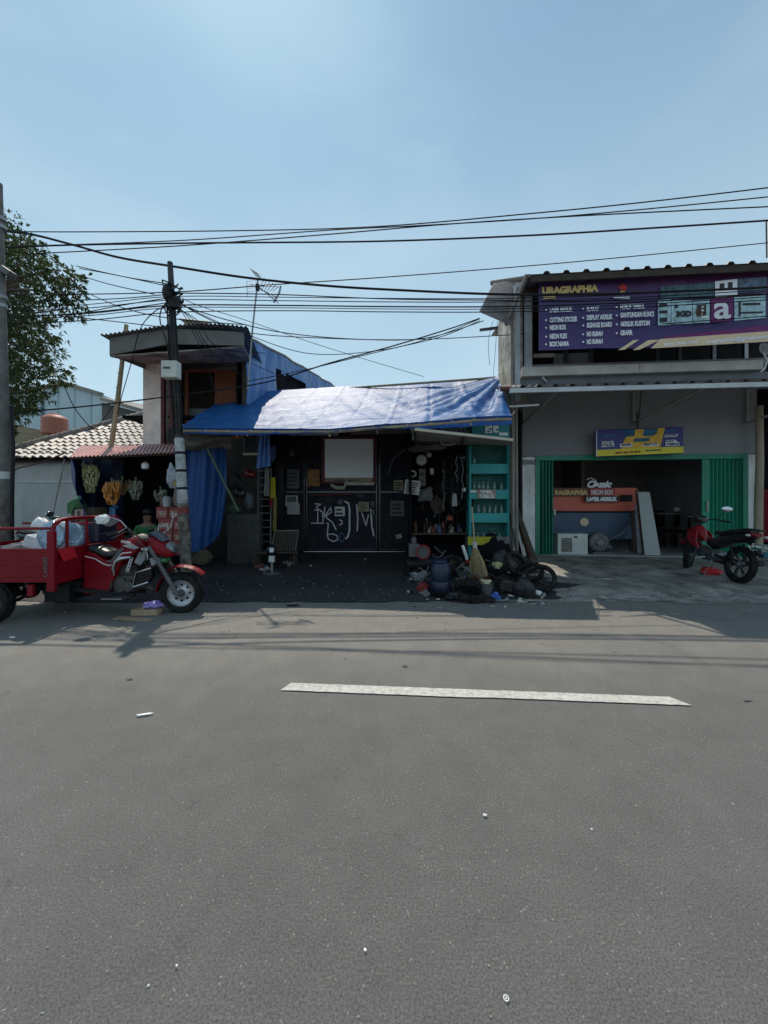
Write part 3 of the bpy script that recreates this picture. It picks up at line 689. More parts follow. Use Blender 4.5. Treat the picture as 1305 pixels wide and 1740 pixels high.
# ------------------------------------------------------------------ blue tarpaulin roof
def lerp(tab, u):
    for (a, x), (b, y) in zip(tab, tab[1:]):
        if u <= b: return x+(y-x)*max(0, (u-a))/(b-a)
    return tab[-1][1]
fv = [(300,727),(330,727),(400,728),(560,729),(640,722),(700,718),(760,713),(810,708),(870,706)]
fY = [(300,6.95),(500,6.95),(680,6.75),(720,6.5),(870,6.45)]
bu = [(0,(386,668,11.3)),(.13,(462,664,10.6)),(.42,(575,657,10.4)),(.62,(680,655,10.2)),(.82,(770,648,9.9)),(1,(846,638,9.2))]
def bk(s):
    for (a, x), (b, y) in zip(bu, bu[1:]):
        if s <= b+1e-9: k = (s-a)/(b-a); return [x[i]+(y[i]-x[i])*k for i in range(3)]
def wr(x, y):
    return (.014*math.sin(5*x+3*y)+.010*math.sin(3*x-9*y+1)+.004*math.sin(17*x+7*y)+.005*math.sin(21*y-6*x+2*math.sin(3*x))+.0035*math.sin(14*x-26*y+3*math.sin(2*y))+.0015*math.sin(47*x-20*y))
def tarp(i, j):
    fu = 300+570*i; f = P(fu, lerp(fv, fu), lerp(fY, fu)); b = P(*bk(i))
    p = f*(1-j)+b*j
    sag = -.10*math.sin(PI*j)*(.5+.5*math.sin(PI*i))
    rad = 0
    if i > .55:      # long folds fanning from the high right corner
        an = math.atan2((1-j)*1.2, (1.02-i)*3.4); rad = .065*math.sin(an*19+.5*math.sin(an*43))*min(1, (i-.55)*5)*math.sin(PI*min(1,max(0,j*.95+.03)))
    if i < .25:
        rad += .03*math.sin((i*5-j)*14)*(1-i/.25)*math.sin(PI*j)
    for k_ in range(-4, 5):      # packing creases pressed into the sheet
        for q_ in (p.x-.12*p.y-k_*.78, (p.y-8.4)+.08*p.x-k_*.62):
            if abs(q_) < .09: rad += .013*math.exp(-(q_/.035)**2)*(1 if k_ % 2 else -1)
    p.z += sag+rad+wr(p.x, p.y)*math.sin(PI*min(1, .12+j))
    return p
tp = T('tarpaulin_roof', 'large blue tarpaulin stretched as a roof over the repair yard', 'tarpaulin', (-.5, 8.5, 2.8))
m_tarp = M('blue_tarpaulin', (.012,.10,.31), .42, var=.22, scale=3, bump=.6, bscale=42, spec=.38, dirt=(.05,.13,.28), dirt_amt=.35, dscale=5)
mb = MB(); mb.grid(tarp, 170, 70, .006); mb.build('sheet', m_tarp, tp, smooth=True)
def hem(i, j):
    fu = 300+570*i; f = P(fu, lerp(fv, fu), lerp(fY, fu))
    h = .09+.03*math.sin(i*9)+.05*max(0, i-.5)*2
    f.z += -h*j+wr(f.x, f.y)*.0; f.y += -.02+.05*math.sin(j*3)+.02*math.sin(i*60)*j+.012*math.sin(i*143)*j
    return f
mb = MB(); mb.grid(hem, 160, 6, .006); mb.build('hem', M('blue_tarp_hem', (.012,.07,.27), .45, var=.35, scale=4, bump=.5, bscale=14), tp, smooth=True)
t = MB(); pts = []
for k in range(20): u = 300+570*k/19; q = P(u, lerp(fv, u), lerp(fY, u)); pts.append(q+Vector((0,.03,-.05)))
t.tube(pts, .028, 8); t.build('front_pole', m_bamboo, tp, smooth=True)
t = MB(); t.tube([P(386,668,11.3)-Vector((0,0,.08)), P(575,657,10.4)-Vector((0,0,.06)), P(846,638,9.2)-Vector((0,0,.05))], .03, 8); t.build('rear_pole', m_bamboo, tp, smooth=True)
for k, (uf, kb) in enumerate(((420,.2),(560,.42),(700,.66),(800,.86))):
    b_ = P(*bk(kb)); f_ = P(uf, lerp(fv, uf), lerp(fY, uf)); MB().tube([f_-Vector((0,0,.12)), b_-Vector((0,0,.26))], .022, 6).build('rafter', m_bamboo, tp, smooth=True)
for a_, b_ in ((P(302,727,6.95), P(296,716,7.0)), (P(303,728,6.95), P(309,742,7.02)), (P(868,706,6.45), P(878,694,7.9)), (P(866,709,6.45), P(872,730,7.9)), (P(846,638,9.2), P(862,628,9.3)), (P(400,729,6.95), P(404,744,7.0)), (P(640,723,6.8), P(642,738,6.9))):
    MB().tube([a_, (a_+b_)/2-Vector((0,0,.02)), b_], .006, 5).build('rope', M('rope_beige', (.4,.36,.28), .9, bump=0), tp)
for k_ in range(15): u_ = 312+38*k_; MB().lathe([(.012,-.002),(.022,-.002),(.022,.002),(.012,.002)], P(u_, lerp(fv, u_)+4, lerp(fY, u_)-.05), (0,1,.1), 12, cap=False).build('eyelet', m_steel, tp)
# posts carrying the tarpaulin
t = MB(); t.tube([P(868,712,8.2), P(869,940,8.3)], .03, 8)
t.build('tarpaulin_post', m_woodg, smooth=True, label='thin grey post at the right corner of the tarpaulin roof', cat='post')
# ------------------------------------------------------------------ dark gate wall
gt = T('metal_gate', 'black sheet metal gate with chalk graffiti under the blue tarpaulin', 'gate', (-1.0, 10.1, .2))
m_gate = M('black_gate', (.011,.011,.02), .6, .0, var=.4, scale=5, spec=.2, bump=.2, bscale=30, dirt=(.05,.045,.045), dirt_amt=.6, dscale=3)
GY = 10.1
def gp(u, v, dy=0.): return P(u, v, GY+dy)
def rect(mb, u0, u1, v0, v1, Y, th=.03):
    a, b = P(u0, v1, Y), P(u1, v0, Y); return mb.b2(a.x, b.x, Y, Y+th, a.z, b.z)
for nm, us in (('gate_leaf', (480, 517)), ('gate_leaf', (521, 640)), ('gate_leaf', (645, 692))):
    mb = MB(); rect(mb, us[0], us[1], 736, 936, GY)
    k = us[0]+4
    gl = mb.build(nm, m_gate, gt)
    t = MB()
    for v in (738, 836, 934): rect(t, us[0], us[1], v-1.6, v+1.6, GY-.025, .024)
    for u in us: rect(t, u-1.2, u+1.2, 738, 935, GY-.03, .029)
    t.build('rail', m_blackp, gl)
t = MB(); rect(t, 466, 694, 729, 735, GY-.04, .1); rect(t, 466, 479, 735, 938, GY-.02, .08); t.build('frame', m_blackp, gt)
t = MB(); a, b = P(516, 937.5, GY-.06), P(690, 937.5, GY-.06); t.tube([a, b], .016, 8); t.build('bottom_rail', m_chrome, gt, smooth=True)
# added backing wall and ceiling so that no daylight leaks round the gate
bw = T('backing_wall', 'added black backing that blocks daylight behind the gate and repair stall', 'wall', (0, 10.7, .2))
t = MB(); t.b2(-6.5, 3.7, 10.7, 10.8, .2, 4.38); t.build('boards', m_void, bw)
t = MB(); t.b2(-6.5, 2.6, 9.5, 12.5, 3.62, 3.68); t.build('blocking_ceiling', m_void, bw)
# graffiti
m_chalk = M('chalk_grey', (.62,.62,.64), .9, bump=0, var=.35, scale=30); m_chalkb = M('chalk_blue', (.06,.09,.16), .9, bump=0, var=.3)
def stroke(mb, pts, w=1.6):
    for (a, b) in zip(pts, pts[1:]):
        p, q = gp(*a, -.034), gp(*b, -.034); n_ = (q-p).cross(Vector((0,1,0))).normalized()*.014*w/1.6; y_ = Vector((0,-.003,0)); mb.add([p-n_, q-n_, q+n_, p+n_, p-n_+y_, q-n_+y_, q+n_+y_, p+n_+y_], [(0,1,2,3),(7,6,5,4),(0,4,5,1),(1,5,6,2),(2,6,7,3),(3,7,4,0)])
    for a in pts: mb.lathe([(.015*w/1.6, -.002), (.015*w/1.6, .002)], gp(*a, -.034), (0,1,0), 10)
t = MB()
stroke(t, [(529,889),(549,889),(548,870),(541,865),(535,867)]); stroke(t, [(540,866),(540,889)]); stroke(t, [(536,856),(545,857),(538,861),(540,866)])
stroke(t, [(552,862),(550,880),(562,862),(563,870),(553,878),(565,888),(571,900)]); stroke(t, [(555,889),(558,890),(556,908),(558,916),(566,920),(574,917),(573,910),(565,907),(558,908)])
stroke(t, [(577,883),(581,885),(581,890),(577,892)], 1.5); stroke(t, [(586,852),(592,855),(594,866),(594,900),(591,912),(588,915)], 2.6)
stroke(t, [(606,858),(608,880),(607,902)], 2.); stroke(t, [(615,872),(622,893),(626,875)], 1.6); stroke(t, [(630,866),(632,895),(635,910)], 2.4)
t.build('graffiti', m_chalk, gt)
t = MB(); stroke(t, [(579,905),(584,908),(586,914),(583,920),(578,919),(577,912),(579,905)], 2.2); t.build('graffiti', m_chalkb, gt)
# papers
def poster(u0, u1, v0, v1, lab, mt=None, lines=0, Y=GY-.045, tilt=0., img=None):
    a, b = P(u0, v1, Y), P(u1, v0, Y); c = (a+b)/2; w_, h = (b.x-a.x), (b.z-a.z)
    r_ = T('pinned_paper', lab, 'paper', (c.x, Y, a.z), 0, ry=tilt)
    f_ = fr(r_)
    mb = MB(); mb.grid(lambda i, j: (-w_/2+w_*i, -.012*math.sin(PI*i)*j, h*j), 6, 6, .003); mb.build('sheet', mt or m_paper, r_, f_)
    if lines:
        t = MB()
        rr = random.Random(int(u0*3+v0))
        for k in range(lines):
            z = h*(.9-.8*(k+.5)/lines); x1 = w_*(.42-rr.uniform(0,.25)); t.b2(-w_*.40, x1, -.019, -.017, z-h*.25/lines, z+h*.15/lines)
        t.build('print', m_pdark, r_, f_)
    if img:
        t = MB(); t.b2(-w_*.4, w_*.4, -.0165, -.015, h*.35, h*.92); t.build('picture', img, r_, f_)
    return r_
m_pap2 = M('yellowed_paper', (.36,.31,.2), .8, bump=0, var=.2, scale=10); m_pap3 = M('grey_paper', (.15,.15,.15), .8, bump=0, var=.5, scale=20)
m_img = M('photo_print', (.12,.12,.13), .7, bump=0, var=.8, scale=18); m_imgc = M('colour_print', (.3,.14,.05), .7, bump=0, var=.8, scale=14)
poster(488,508,798,830,'grey printed paper on the left gate leaf, upper one', m_pap3, 4, img=m_img)
poster(485,506,842,860,'small white sheet with photo on the left gate leaf', None, 0, Y=GY-.05, img=m_img)
poster(488,509,855,874,'white paper overlapping the sheet with photo on the left leaf', M('white_paper', (.42,.42,.42), .8, bump=0, var=.1), 0, Y=GY-.06)
poster(523,543,798,826,'colourful orange picture on the gate left of the white panel', m_imgc, 0, img=m_imgc)
poster(609,627,853,869,'yellowish notice with black lines in the middle of the gate', m_pap2, 4)
poster(630,636,852,862,'narrow slip of paper right of the yellowish notice', m_pap3, 2)
poster(630,636,866,875,'narrow slip of paper below the other slip', m_pap3, 0)
poster(569,586,861,877,'torn white paper on the gate above the chalk scribble', None, 2, Y=GY-.05)
poster(669,685,816,833,'beige card on the right gate leaf', m_pap2, 3)
poster(663,687,851,877,'faded printed sheet on the right gate leaf', m_pap3, 3, img=m_img)
poster(674,683,908,915,'small scrap of sticker low on the right gate leaf', m_paper, 2, tilt=-.3)
# sign in a dark red frame; blank white panel added over its masked face
bd_ = T('masked_sign', 'dark red framed sign above the gate, masked face filled by an added white panel', 'sign board', (P(593, 812, 9.95).x, 9.95, P(593,812,9.95).z))
t = MB(); rect(t, 546, 640, 741, 822, 9.98, .04); t.build('frame', M('dark_red_frame', (.10,.008,.02), .6, var=.4, scale=12), bd_)
t = MB(); rect(t, 552, 634, 746, 812, 9.95, .025); t.build('board', M('mask_white', (.9,.9,.9), .6, bump=0, var=.01), bd_)
t = MB(); rect(t, 553, 632, 813, 818, 9.965, .02); t.build('lower_panel', m_pap2, bd_)
lettering([('TAMBAL BAN', .06, .8, P(556,817,9.95).x, 9.955, P(556,817.2,9.95).z, 0, .002)], 'lettering', m_pdark, bd_, None)
t = MB(); rect(t, 585, 636, 819, 824.5, 9.9, .05); t.tube([P(562,824,9.9), P(572,829,9.88), P(584,829,9.88), P(588,823,9.9)], [.03,.05,.05,.03], 8)
t.build('fluorescent_lamp', M('lamp_cream', (.45,.42,.32), .6), smooth=False, label='cream fluorescent tube fitting under the white panel', cat='lamp')
t = MB(); t.sph(P(580,730,8.0), (.05,.05,.06)); t.lathe([(.03,0),(.03,.08)], P(580,730,8.0)+Vector((0,0,.04)), (0,0,1), 10)
t.build('light_bulb', m_signw, smooth=True, label='white bulb holder hanging under the tarpaulin above the board', cat='lamp')
t = MB(); t.grid(lambda i, j: P(491+84*i, 740-(8+3*math.sin(i*12))*j, 9.6)+Vector((0,.03*math.sin(i*22),0)), 24, 3, .01)
t.build('plastic_sheet', M('pale_blue_plastic', (.2,.3,.5), .5, trans=.0), label='pale blue plastic strip above the gate', cat='plastic sheet')
for k, (u0, u1, Y) in enumerate(((596, 700, 9.4),)):
    t = MB(); t.grid(lambda i, j: P(u0+(u1-u0)*i, 739-i*3-8*j, Y)+Vector((0,.02*math.sin(i*150),0)), 60, 1, .006)
    t.build('roofing_sheet', m_tin, label='strip of corrugated tin above the right part of the gate', cat='tin sheet')
# cartoon-free face cut-out: a plain small cloth toy hung on the left leaf
t = MB(); c = P(496,772,10.0); t.sph(c, (.07,.04,.06)); t.sph(c+Vector((-.03,0,.09)), (.018,.015,.05)); t.sph(c+Vector((.035,0,.09)), (.018,.015,.05))
t.build('cloth_toy', m_pap3, smooth=True, label='small grey rabbit eared cloth toy on the left gate leaf', cat='toy')
# clutter on the gate ledge
t = MB()
t.tube([P(525,842,10.0), P(560,841,9.98), P(600,840,10.), P(625,838,10.)], .018, 6)
t.build('pipe', m_rust, smooth=True, label='thin reddish pipe fixed across the gate below the board', cat='pipe')
t = MB(); t.sph(P(613,843,9.95), (.12,.05,.04)); t.build('rag', M('teal_rag', (.05,.12,.14), .9), smooth=True, label='teal rag lying on the pipe across the gate', cat='rag')
t = MB(); t.sph(P(578,853,9.95), (.08,.05,.07)); t.build('rag', M('grey_rag', (.13,.15,.18), .9), smooth=True, label='grey rag hanging from the pipe above the chalk scribble', cat='rag')

# ------------------------------------------------------------------ left side under the tarp
t = MB()
def hb(i, j):
    p = P(318+66*i, 762+(178-45*i*i)*j, 7.35+.5*i+.05*math.sin(i*9+j*2)+.02*math.sin(i*23+j*5)); p.x += .05*math.sin(j*3)*i
    if i > .8: p.x -= .10*(i-.8)*5*j
    return p
t.grid(hb, 40, 30, .006)
t.build('hanging_tarpaulin', M('deep_blue_tarp', (.003,.05,.2), .55, var=.25, bump=.4, bscale=8), smooth=True, label='deep blue tarpaulin hanging like a curtain beside the street pole', cat='tarpaulin')
t = MB()
t.grid(lambda i, j: P(315+78*i, 735+26*j+3*math.sin(i*7), 7.3+.1*math.sin(j*6+i*3)), 24, 8, .02)
t.build('rolled_curtain', M('beige_canvas', (.1,.09,.07), .9, var=.4, scale=8, bump=.5, bscale=10), smooth=True, label='rolled up beige canvas curtain under the left end of the tarpaulin', cat='curtain')
t = MB(); t.tube([P(352,762,7.4), P(405,868,7.6)], .022, 8); t.build('prop_pole', M('green_bamboo', (.08,.11,.07), .6), smooth=True, label='green bamboo prop leaning beside the blue curtain', cat='pole')
lw = T('brick_wall', 'low grey brick wall in the shade left of the gate', 'wall', (-3.3, 8.4, .17))
t = MB(); a, b = P(386, 940, 8.4), P(441, 874, 8.4); t.b2(a.x, b.x, 8.4, 8.6, .15, b.z); t.build('core', M('dark_mortar', (.05,.05,.05), .9), lw)
t = MB(); n = 9; r = random.Random(2)
for j in range(10):
    z = .18+j*.11
    if z+.1 > b.z: break
    for k in range(4):
        x = a.x+.02+(k+.5*(j % 2))*.22
        if x+.19 < b.x: t.b2(x, x+.2, 8.385+r.uniform(0,.008), 8.41, z, z+.095)
t.build('bricks', M('grey_brick', (.045,.045,.042), .9, var=.4, scale=7, bump=.5), lw)
sbx = T('back_wall', 'dark wall between the fruit stall and the gate', 'wall', (-3.6, 9.2, .2))
t = MB(); a = P(300, 900, 9.2); b = P(470, 900, 9.2); t.b2(a.x-.2, b.x-.35, 9.2, 9.3, .2, 3.3); t.build('boards', M('brown_black_wall', (.035,.03,.028), .9, var=.5, scale=3), sbx)
def rag(name, lab, cat, pts_top, pts_bot, Y, mat, n=10, amp=.02, kx=18, thick=.008):
    t = MB()
    def fn(i, j):
        u = (pts_top[0]+(pts_top[2]-pts_top[0])*i)*(1-j)+(pts_bot[0]+(pts_bot[2]-pts_bot[0])*i)*j
        v = (pts_top[1]+(pts_top[3]-pts_top[1])*i)*(1-j)+(pts_bot[1]+(pts_bot[3]-pts_bot[1])*i)*j
        return P(u, v, Y+amp*math.sin(i*kx+j*2)+amp*.5*math.sin(i*7+j*11))
    t.grid(fn, n*2, n, thick); return t.build(name, mat, smooth=True, label=lab, cat=cat)
m_pblue = M('sky_blue_cloth', (.1,.22,.5), .7, var=.25, scale=5)
rag('hanging_cloth', 'sky blue cloth hanging from the tarpaulin left of the gate', 'cloth', (441,733,457,733), (436,796,460,792), 8.1, m_pblue, amp=.04)
rag('hanging_towel', 'greyish towel hanging beside the ladder', 'towel', (450,795,457,795), (449,843,457,843), 8.3, M('grey_towel', (.2,.19,.17), .9))
rag('yellow_cloth', 'yellow cloth hanging left of the gate, upper one', 'cloth', (460,812,467,811), (459,846,468,847), 8.4, M('yellow_cloth', (.42,.36,.02), .8))
rag('yellow_cloth', 'long dull yellow cloth hanging below the bright yellow one', 'cloth', (464,848,470,846), (464,902,469,903), 8.5, M('dull_yellow_cloth', (.2,.18,.05), .8))
rag('patterned_cloth', 'small blue patterned cloth at the gate top left corner', 'cloth', (456,762,468,756), (462,785,467,780), 8.3, M('blue_pattern_cloth', (.07,.11,.25), .8, var=.8, scale=25))
rag('red_cloth', 'dark red cloth hanging between the ladder and the gate', 'cloth', (457,846,463,846), (459,862,463,862), 8.45, M('dark_red_cloth', (.2,.01,.02), .9))
ld = T('ladder', 'grey metal ladder standing upright left of the gate', 'ladder', P(449, 924, 8.6))
for u in (438, 460): MB().bar(P(u, 924, 8.6), P(u+1, 796, 8.7), .03, .02).build('stile', m_gm, ld)
t = MB()
for k in range(11): t.bar(P(438, 920-k*12, 8.6), P(461, 920-k*12, 8.6), .018)
t.build('rungs', m_gm, ld)
mbx = T('meter_box', 'small framed grey meter box under the tarpaulin', 'meter box', P(425,774,8.2))
t = MB(); rect(t, 413, 438, 737, 772, 8.2, .12); t.build('case', M('box_grey', (.09,.09,.09), .7, var=.3), mbx, bevel=.008)
t = MB(); rect(t, 416, 435, 741, 768, 8.185, .012); t.build('window', M('dusty_glass', (.04,.045,.05), .2), mbx)
t = MB(); rect(t, 412, 439, 770, 773, 8.15, .15); t.build('shelf', m_cream, mbx)
rag('orange_board', 'faded orange board strip under the tarpaulin', 'board', (390,736,415,735), (390,746,415,745), 8.3, M('faded_orange', (.22,.09,.04), .8), amp=0, n=2)
# pile in the dark recess: crate, bags, bucket, sack
r = random.Random(21)
t = MB(); c = G(379, 942); t.lathe([(.09,0),(.11,.27),(.12,.275),(.12,.29),(.105,.29)], c, n=18, cap=True); t.build('bucket', M('green_bucket', (.02,.09,.04), .5), smooth=True, label='dull green bucket at the foot of the low brick wall', cat='bucket')
def blob(name, lab, cat, c, rad, mat, seed=1, amp=.18):
    r = random.Random(seed); ph = [r.uniform(0, 6) for _ in range(6)]
    t = MB().sph((0,0,0), 1, 18, 12); vs = []
    for p in t.v:
        d = p.normalized() if p.length > 0 else p
        k = 1+amp*(math.sin(4*d.x+ph[0])*math.cos(3*d.z+ph[1])+.6*math.sin(7*d.y+ph[2]+3*d.x)+.4*math.sin(13*d.z+ph[3]+5*d.x))
        q = Vector((p.x*rad[0]*k, p.y*rad[1]*k, p.z*rad[2]*k)); q.z = max(q.z, -rad[2]*.82); vs.append(q+Vector(c))
    t.v = vs; return t.build(name, mat, smooth=True, label=lab, cat=cat)
c = G(341, 960); blob('sack', 'pale stuffed net sack on the ground beside the street pole', 'sack', c+Vector((0,0,.16)), (.2,.16,.18), M('pale_sack', (.16,.15,.1), .9, var=.6, scale=22, bump=.6, bscale=30), 3)
c = G(362, 945); blob('sack', 'brown sack slumped under the blue curtain', 'sack', c+Vector((0,0,.14)), (.2,.15,.15), M('brown_sack', (.07,.055,.035), .9, var=.4), 5)
t = MB(); c = G(398, 952); 
for k in range(2): t.b2(c.x-.35, c.x+.1, c.y, c.y+.35, c.z+.02+k*.35, c.z+.30+k*.35)
# dim motorcycle-like heap shapes in the recess
for k, (u, v, rr, lab, cat, nm, mt) in enumerate([
    (400,820,(.16,.1,.2),'black plastic bag hanging in the recess left of the gate','bag','plastic_bag',m_black),
    (425,806,(.14,.1,.1),'dark red helmet hanging in the recess left of the gate','helmet','helmet',M('dark_red_gloss', (.12,.01,.012), .25)),
    (407,838,(.12,.1,.12),'black helmet hanging in the recess, lower one','helmet','helmet',m_blackp),
    (424,852,(.1,.1,.2),'grey plastic bag on top of the low brick wall','bag','plastic_bag',M('grey_bag', (.07,.08,.1), .5)),
    (400,866,(.15,.1,.1),'dark green bag on top of the low brick wall','bag','plastic_bag',M('dark_green_bag', (.02,.06,.04), .6))]):
    blob(nm, lab, cat, P(u, v, 8.45), rr, mt, 30+k, .14)
# bench with lattice back and the post with a black ball
bn = T('bench', 'dark wooden bench with a lattice back left of the gate', 'bench', G(480, 960))
by = 8.1
t = MB(); t.bar(P(430,938,8.0), P(505,938,8.3), .3, .03); t.build('seat', m_wooddk, bn)
t = MB()
for k in range(9):
    x = k/8; a, b = P(462+40*x, 934, 8.5), P(468+38*x, 903, 8.6); t.bar(a, b, .012)
    t.bar(P(462+5*x, 934-31*x, 8.49), P(502+4*x, 934-31*x, 8.49), .012)
t.bar(P(462,934,8.5), P(467,901,8.6), .03); t.bar(P(502,936,8.5), P(507,901,8.6), .03); t.bar(P(467,902,8.58), P(507,901,8.6), .03)
t.build('backrest', M('dull_brown', (.13,.11,.085), .8), bn)
for u, Y in ((432,7.9),(500,8.2),(438,8.15),(504,8.4)): 
    p = P(u, 939, Y); MB().bar(p, Vector((p.x, p.y, gz(p.y)+.01)), .035).build('leg', m_wooddk, bn)
hp = T('helmet_stand', 'short white post on a round base with a black ball on top', 'post', G(462, 975))
c = G(462, 976)
MB().lathe([(.17,0),(.18,.02),(.1,.035),(.03,.05)], c, n=24).build('base', M('base_grey', (.08,.08,.078), .9), hp, smooth=True)
MB().lathe([(.022,.04),(.022,.24)], c, n=10).build('post', M('dull_post', (.25,.23,.19), .8), hp, smooth=True)
MB().b2(c.x-.05, c.x+.05, c.y-.04, c.y+.04, c.z+.24, c.z+.36).build('label_block', m_white, hp)
MB().sph(c+Vector((0,0,.46)), (.11,.11,.11), 18, 12).build('ball', m_blackp, hp, smooth=True)
t = MB(); t.b2(c.x-.005, c.x+.06, c.y-.13, c.y-.07, c.z+.44, c.z+.52); t.build('sticker', m_signw, hp)
# small junk by the bench
for k, (u, v) in enumerate(((440,968),(452,972),(478,966),(488,962),(496,955))):
    c = G(u, v); blob('scrap_part', ['rusty engine part on the ground near the bench','oily metal part beside the white post','black oil can shaped lump near the bench','grey gear lump at the bench foot','dark machine part at the right foot of the bench'][k], 'scrap', c+Vector((0,0,.05)), (.1,.08,.06), [m_rust, m_steel, m_black, m_gm, m_wooddk][k], 50+k, .3)

# ------------------------------------------------------------------ repair stall, right
cn = T('stall_canopy', 'thin sheet canopy over the repair stall with pale front edge', 'canopy', (1.6, 7.2, 2.6))
A_, B_, C_, D_ = P(705,728,6.45), P(872,746,6.4), P(862,757,8.6), P(706,752,8.7)
t = MB(); t.sheet(A_, B_, C_, D_, .02, 30, 6, .006); t.build('sheet', M('canopy_grey', (.4,.39,.36), .7, dirt=(.1,.09,.07), dirt_amt=.7), cn)
t = MB(); t.bar(A_+Vector((0,0,-.015)), B_+Vector((0,0,-.015)), .03, .045); t.build('front_edge', m_cream, cn)
t = MB(); t.tube([A_-Vector((0,0,.04)), D_-Vector((0,0,.04))], .02, 6); t.tube([(A_+B_)/2-Vector((0,0,.05)), (C_+D_)/2-Vector((0,0,.05))], .02, 6); t.build('rafters', m_wooddk, cn)
# teal sign panel with white notices, and the long printed strip behind
tl = M('teal_paint', (.02,.25,.26), .6, var=.2, dirt=(.03,.1,.1), dirt_amt=.4)
tsn = T('teal_sign', 'teal painted board with white notices under the tarpaulin corner', 'sign', P(833,745,8.0))
t = MB(); rect(t, 802, 866, 713, 752, 8.0, .03); t.build('board', tl, tsn)
t = MB(); rect(t, 824, 836, 716, 736, 7.98, .01); rect(t, 838, 847, 715, 735, 7.98, .01); rect(t, 848, 863, 735, 740, 7.98, .01); t.build('notice', m_signw, tsn)
t = MB()
for u, v in ((827,722),(831,728),(841,721),(843,729),(828,732)): rect(t, u, u+4, v, v+2.4, 7.975, .004)
t.build('print', m_pdark, tsn)
lps = T('printed_strip', 'pale printed banner strip between tarpaulin hem and stall canopy', 'banner', P(750,740,8.1))
t = MB(); rect(t, 700, 803, 714, 748, 8.1, .01); t.build('fabric', M('faded_cyan_print', (.3,.38,.42), .7, var=.35, scale=9), lps)
lettering([('OTOMOTIF GONNYA', .3, P(800,0,8.1).x-P(722,0,8.1).x, P(722,737,8.1).x, 8.085, P(722,738,8.1).z, .06, .004, 'LEFT', .25)], 'lettering', m_pdark, lps, None)
# teal bottle rack
sh = T('bottle_rack', 'teal wooden shelf rack for bottled fuel under the tarpaulin', 'shelf', (P(830,0,8.2).x, 8.2, gz(8.2)))
RY = 8.2
t = MB(); rect(t, 798, 866, 757, 925, RY+.28, .02); t.build('back_panel', M('teal_back', (.02,.13,.12), .7, var=.2), sh)
for u0, u1 in ((797,801),(862,866)):
    t = MB(); rect(t, u0, u1, 757, 945, RY, .28); t.build('side_panel', tl, sh)
srows = [(788,805),(832,848),(872,888),(918,922)]
for v0, v1 in srows[:3]:
    t = MB(); rect(t, 797.5, 865.5, v0, v1, RY-.025, .022); t.build('front_board', M('bright_teal', (.015,.3,.3), .5, var=.15, dirt=(.03,.15,.15), dirt_amt=.5), sh, bevel=.004)
for v0, v1 in srows:
    t = MB(); rect(t, 801, 862, v0+1.5, v0+4, RY+.001, .27); t.build('shelf_board', tl, sh)
rng_names = ['top', 'second', 'third', 'lowest']
def bottle_at(u, v, row, s=1.):
    c = P(u, v, RY+.1)
    b_ = T('glass_bottle', f'clear glass fuel bottle on the {row} shelf of the teal rack', 'bottle', c, group=f'bottles on the {row} shelf of the teal rack')
    f_ = fr(b_)
    MB().lathe([(.028*s,0),(.032*s,.01),(.032*s,.12*s),(.014*s,.17*s),(.013*s,.20*s)], n=12).build('glass', m_glass, b_, f_, smooth=True)
    MB().lathe([(.016*s,.195*s),(.016*s,.225*s)], n=10).build('cap', m_black, b_, f_, smooth=True)
    return b_
b0 = bottle_at(806, 789, 'top')
for row, vv, us in (('second', 832, (806,814,821,829,840,852)), ('third', 872, (813,823,832,842,852)), ('lowest', 918, (812,822,831,840,849))):
    for u in us: dup(b0, P(u, vv+1, RY+.1), 0, f'clear glass fuel bottle on the {row} shelf of the teal rack', f'bottles on the {row} shelf of the teal rack')
b0['label'] = 'single glass fuel bottle on the top shelf of the teal rack'; del b0['group']
cb = T('cardboard_sign', 'cardboard sign with handwriting on the middle teal shelf board', 'sign', P(826,848,RY-.05))
t = MB(); rect(t, 811, 843, 832, 847, RY-.045, .012); t.build('card', M('cardboard_grey', (.28,.22,.19), .9), cb)
lettering([('TAMBAL', .1, .26, P(815,0,RY).x, RY-.052, P(815,838.5,RY).z, 0, .003), ('TUBELES', .1, .32, P(813,0,RY).x, RY-.052, P(815,846,RY).z, 0, .003)], 'lettering', m_signw, cb, None)
t = MB(); rect(t, 799, 810, 833, 837, RY-.04, .01); t.build('paper_label', m_paper, sh)
yb = T('yellow_banner', 'yellow and white printed cloth at the foot of the teal rack', 'banner', P(820,924,8.0))
t = MB(); t.grid(lambda i, j: P(795+42*i, 926-14*j, 8.05+.02*math.sin(i*14)), 14, 3, .006); t.build('yellow_part', M('yellow_print', (.4,.36,.02), .7), yb)
t = MB(); t.grid(lambda i, j: P(837+29*i, 927-15*j, 8.05+.02*math.sin(i*14)), 10, 3, .006); t.build('grey_part', m_pap3, yb)
# stall back and side, work bench
sb = T('repair_stall', 'dark tyre repair stall between the gate and the teal rack', 'stall', (1.4, 8.9, .2))
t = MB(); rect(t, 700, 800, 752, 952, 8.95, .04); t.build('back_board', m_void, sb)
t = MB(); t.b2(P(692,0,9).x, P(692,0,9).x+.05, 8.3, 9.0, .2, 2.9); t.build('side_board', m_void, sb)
t = MB(); a = P(700,905,8.5); b = P(795,905,8.5); t.b2(a.x, b.x, 8.3, 8.9, a.z-.03, a.z); t.build('work_top', m_wooddk, sb)
for u in (703, 792): 
    p = P(u, 0, 8.4); MB().b2(p.x-.03, p.x+.03, 8.35, 8.41, .18, a.z-.03).build('leg', m_wooddk, sb)
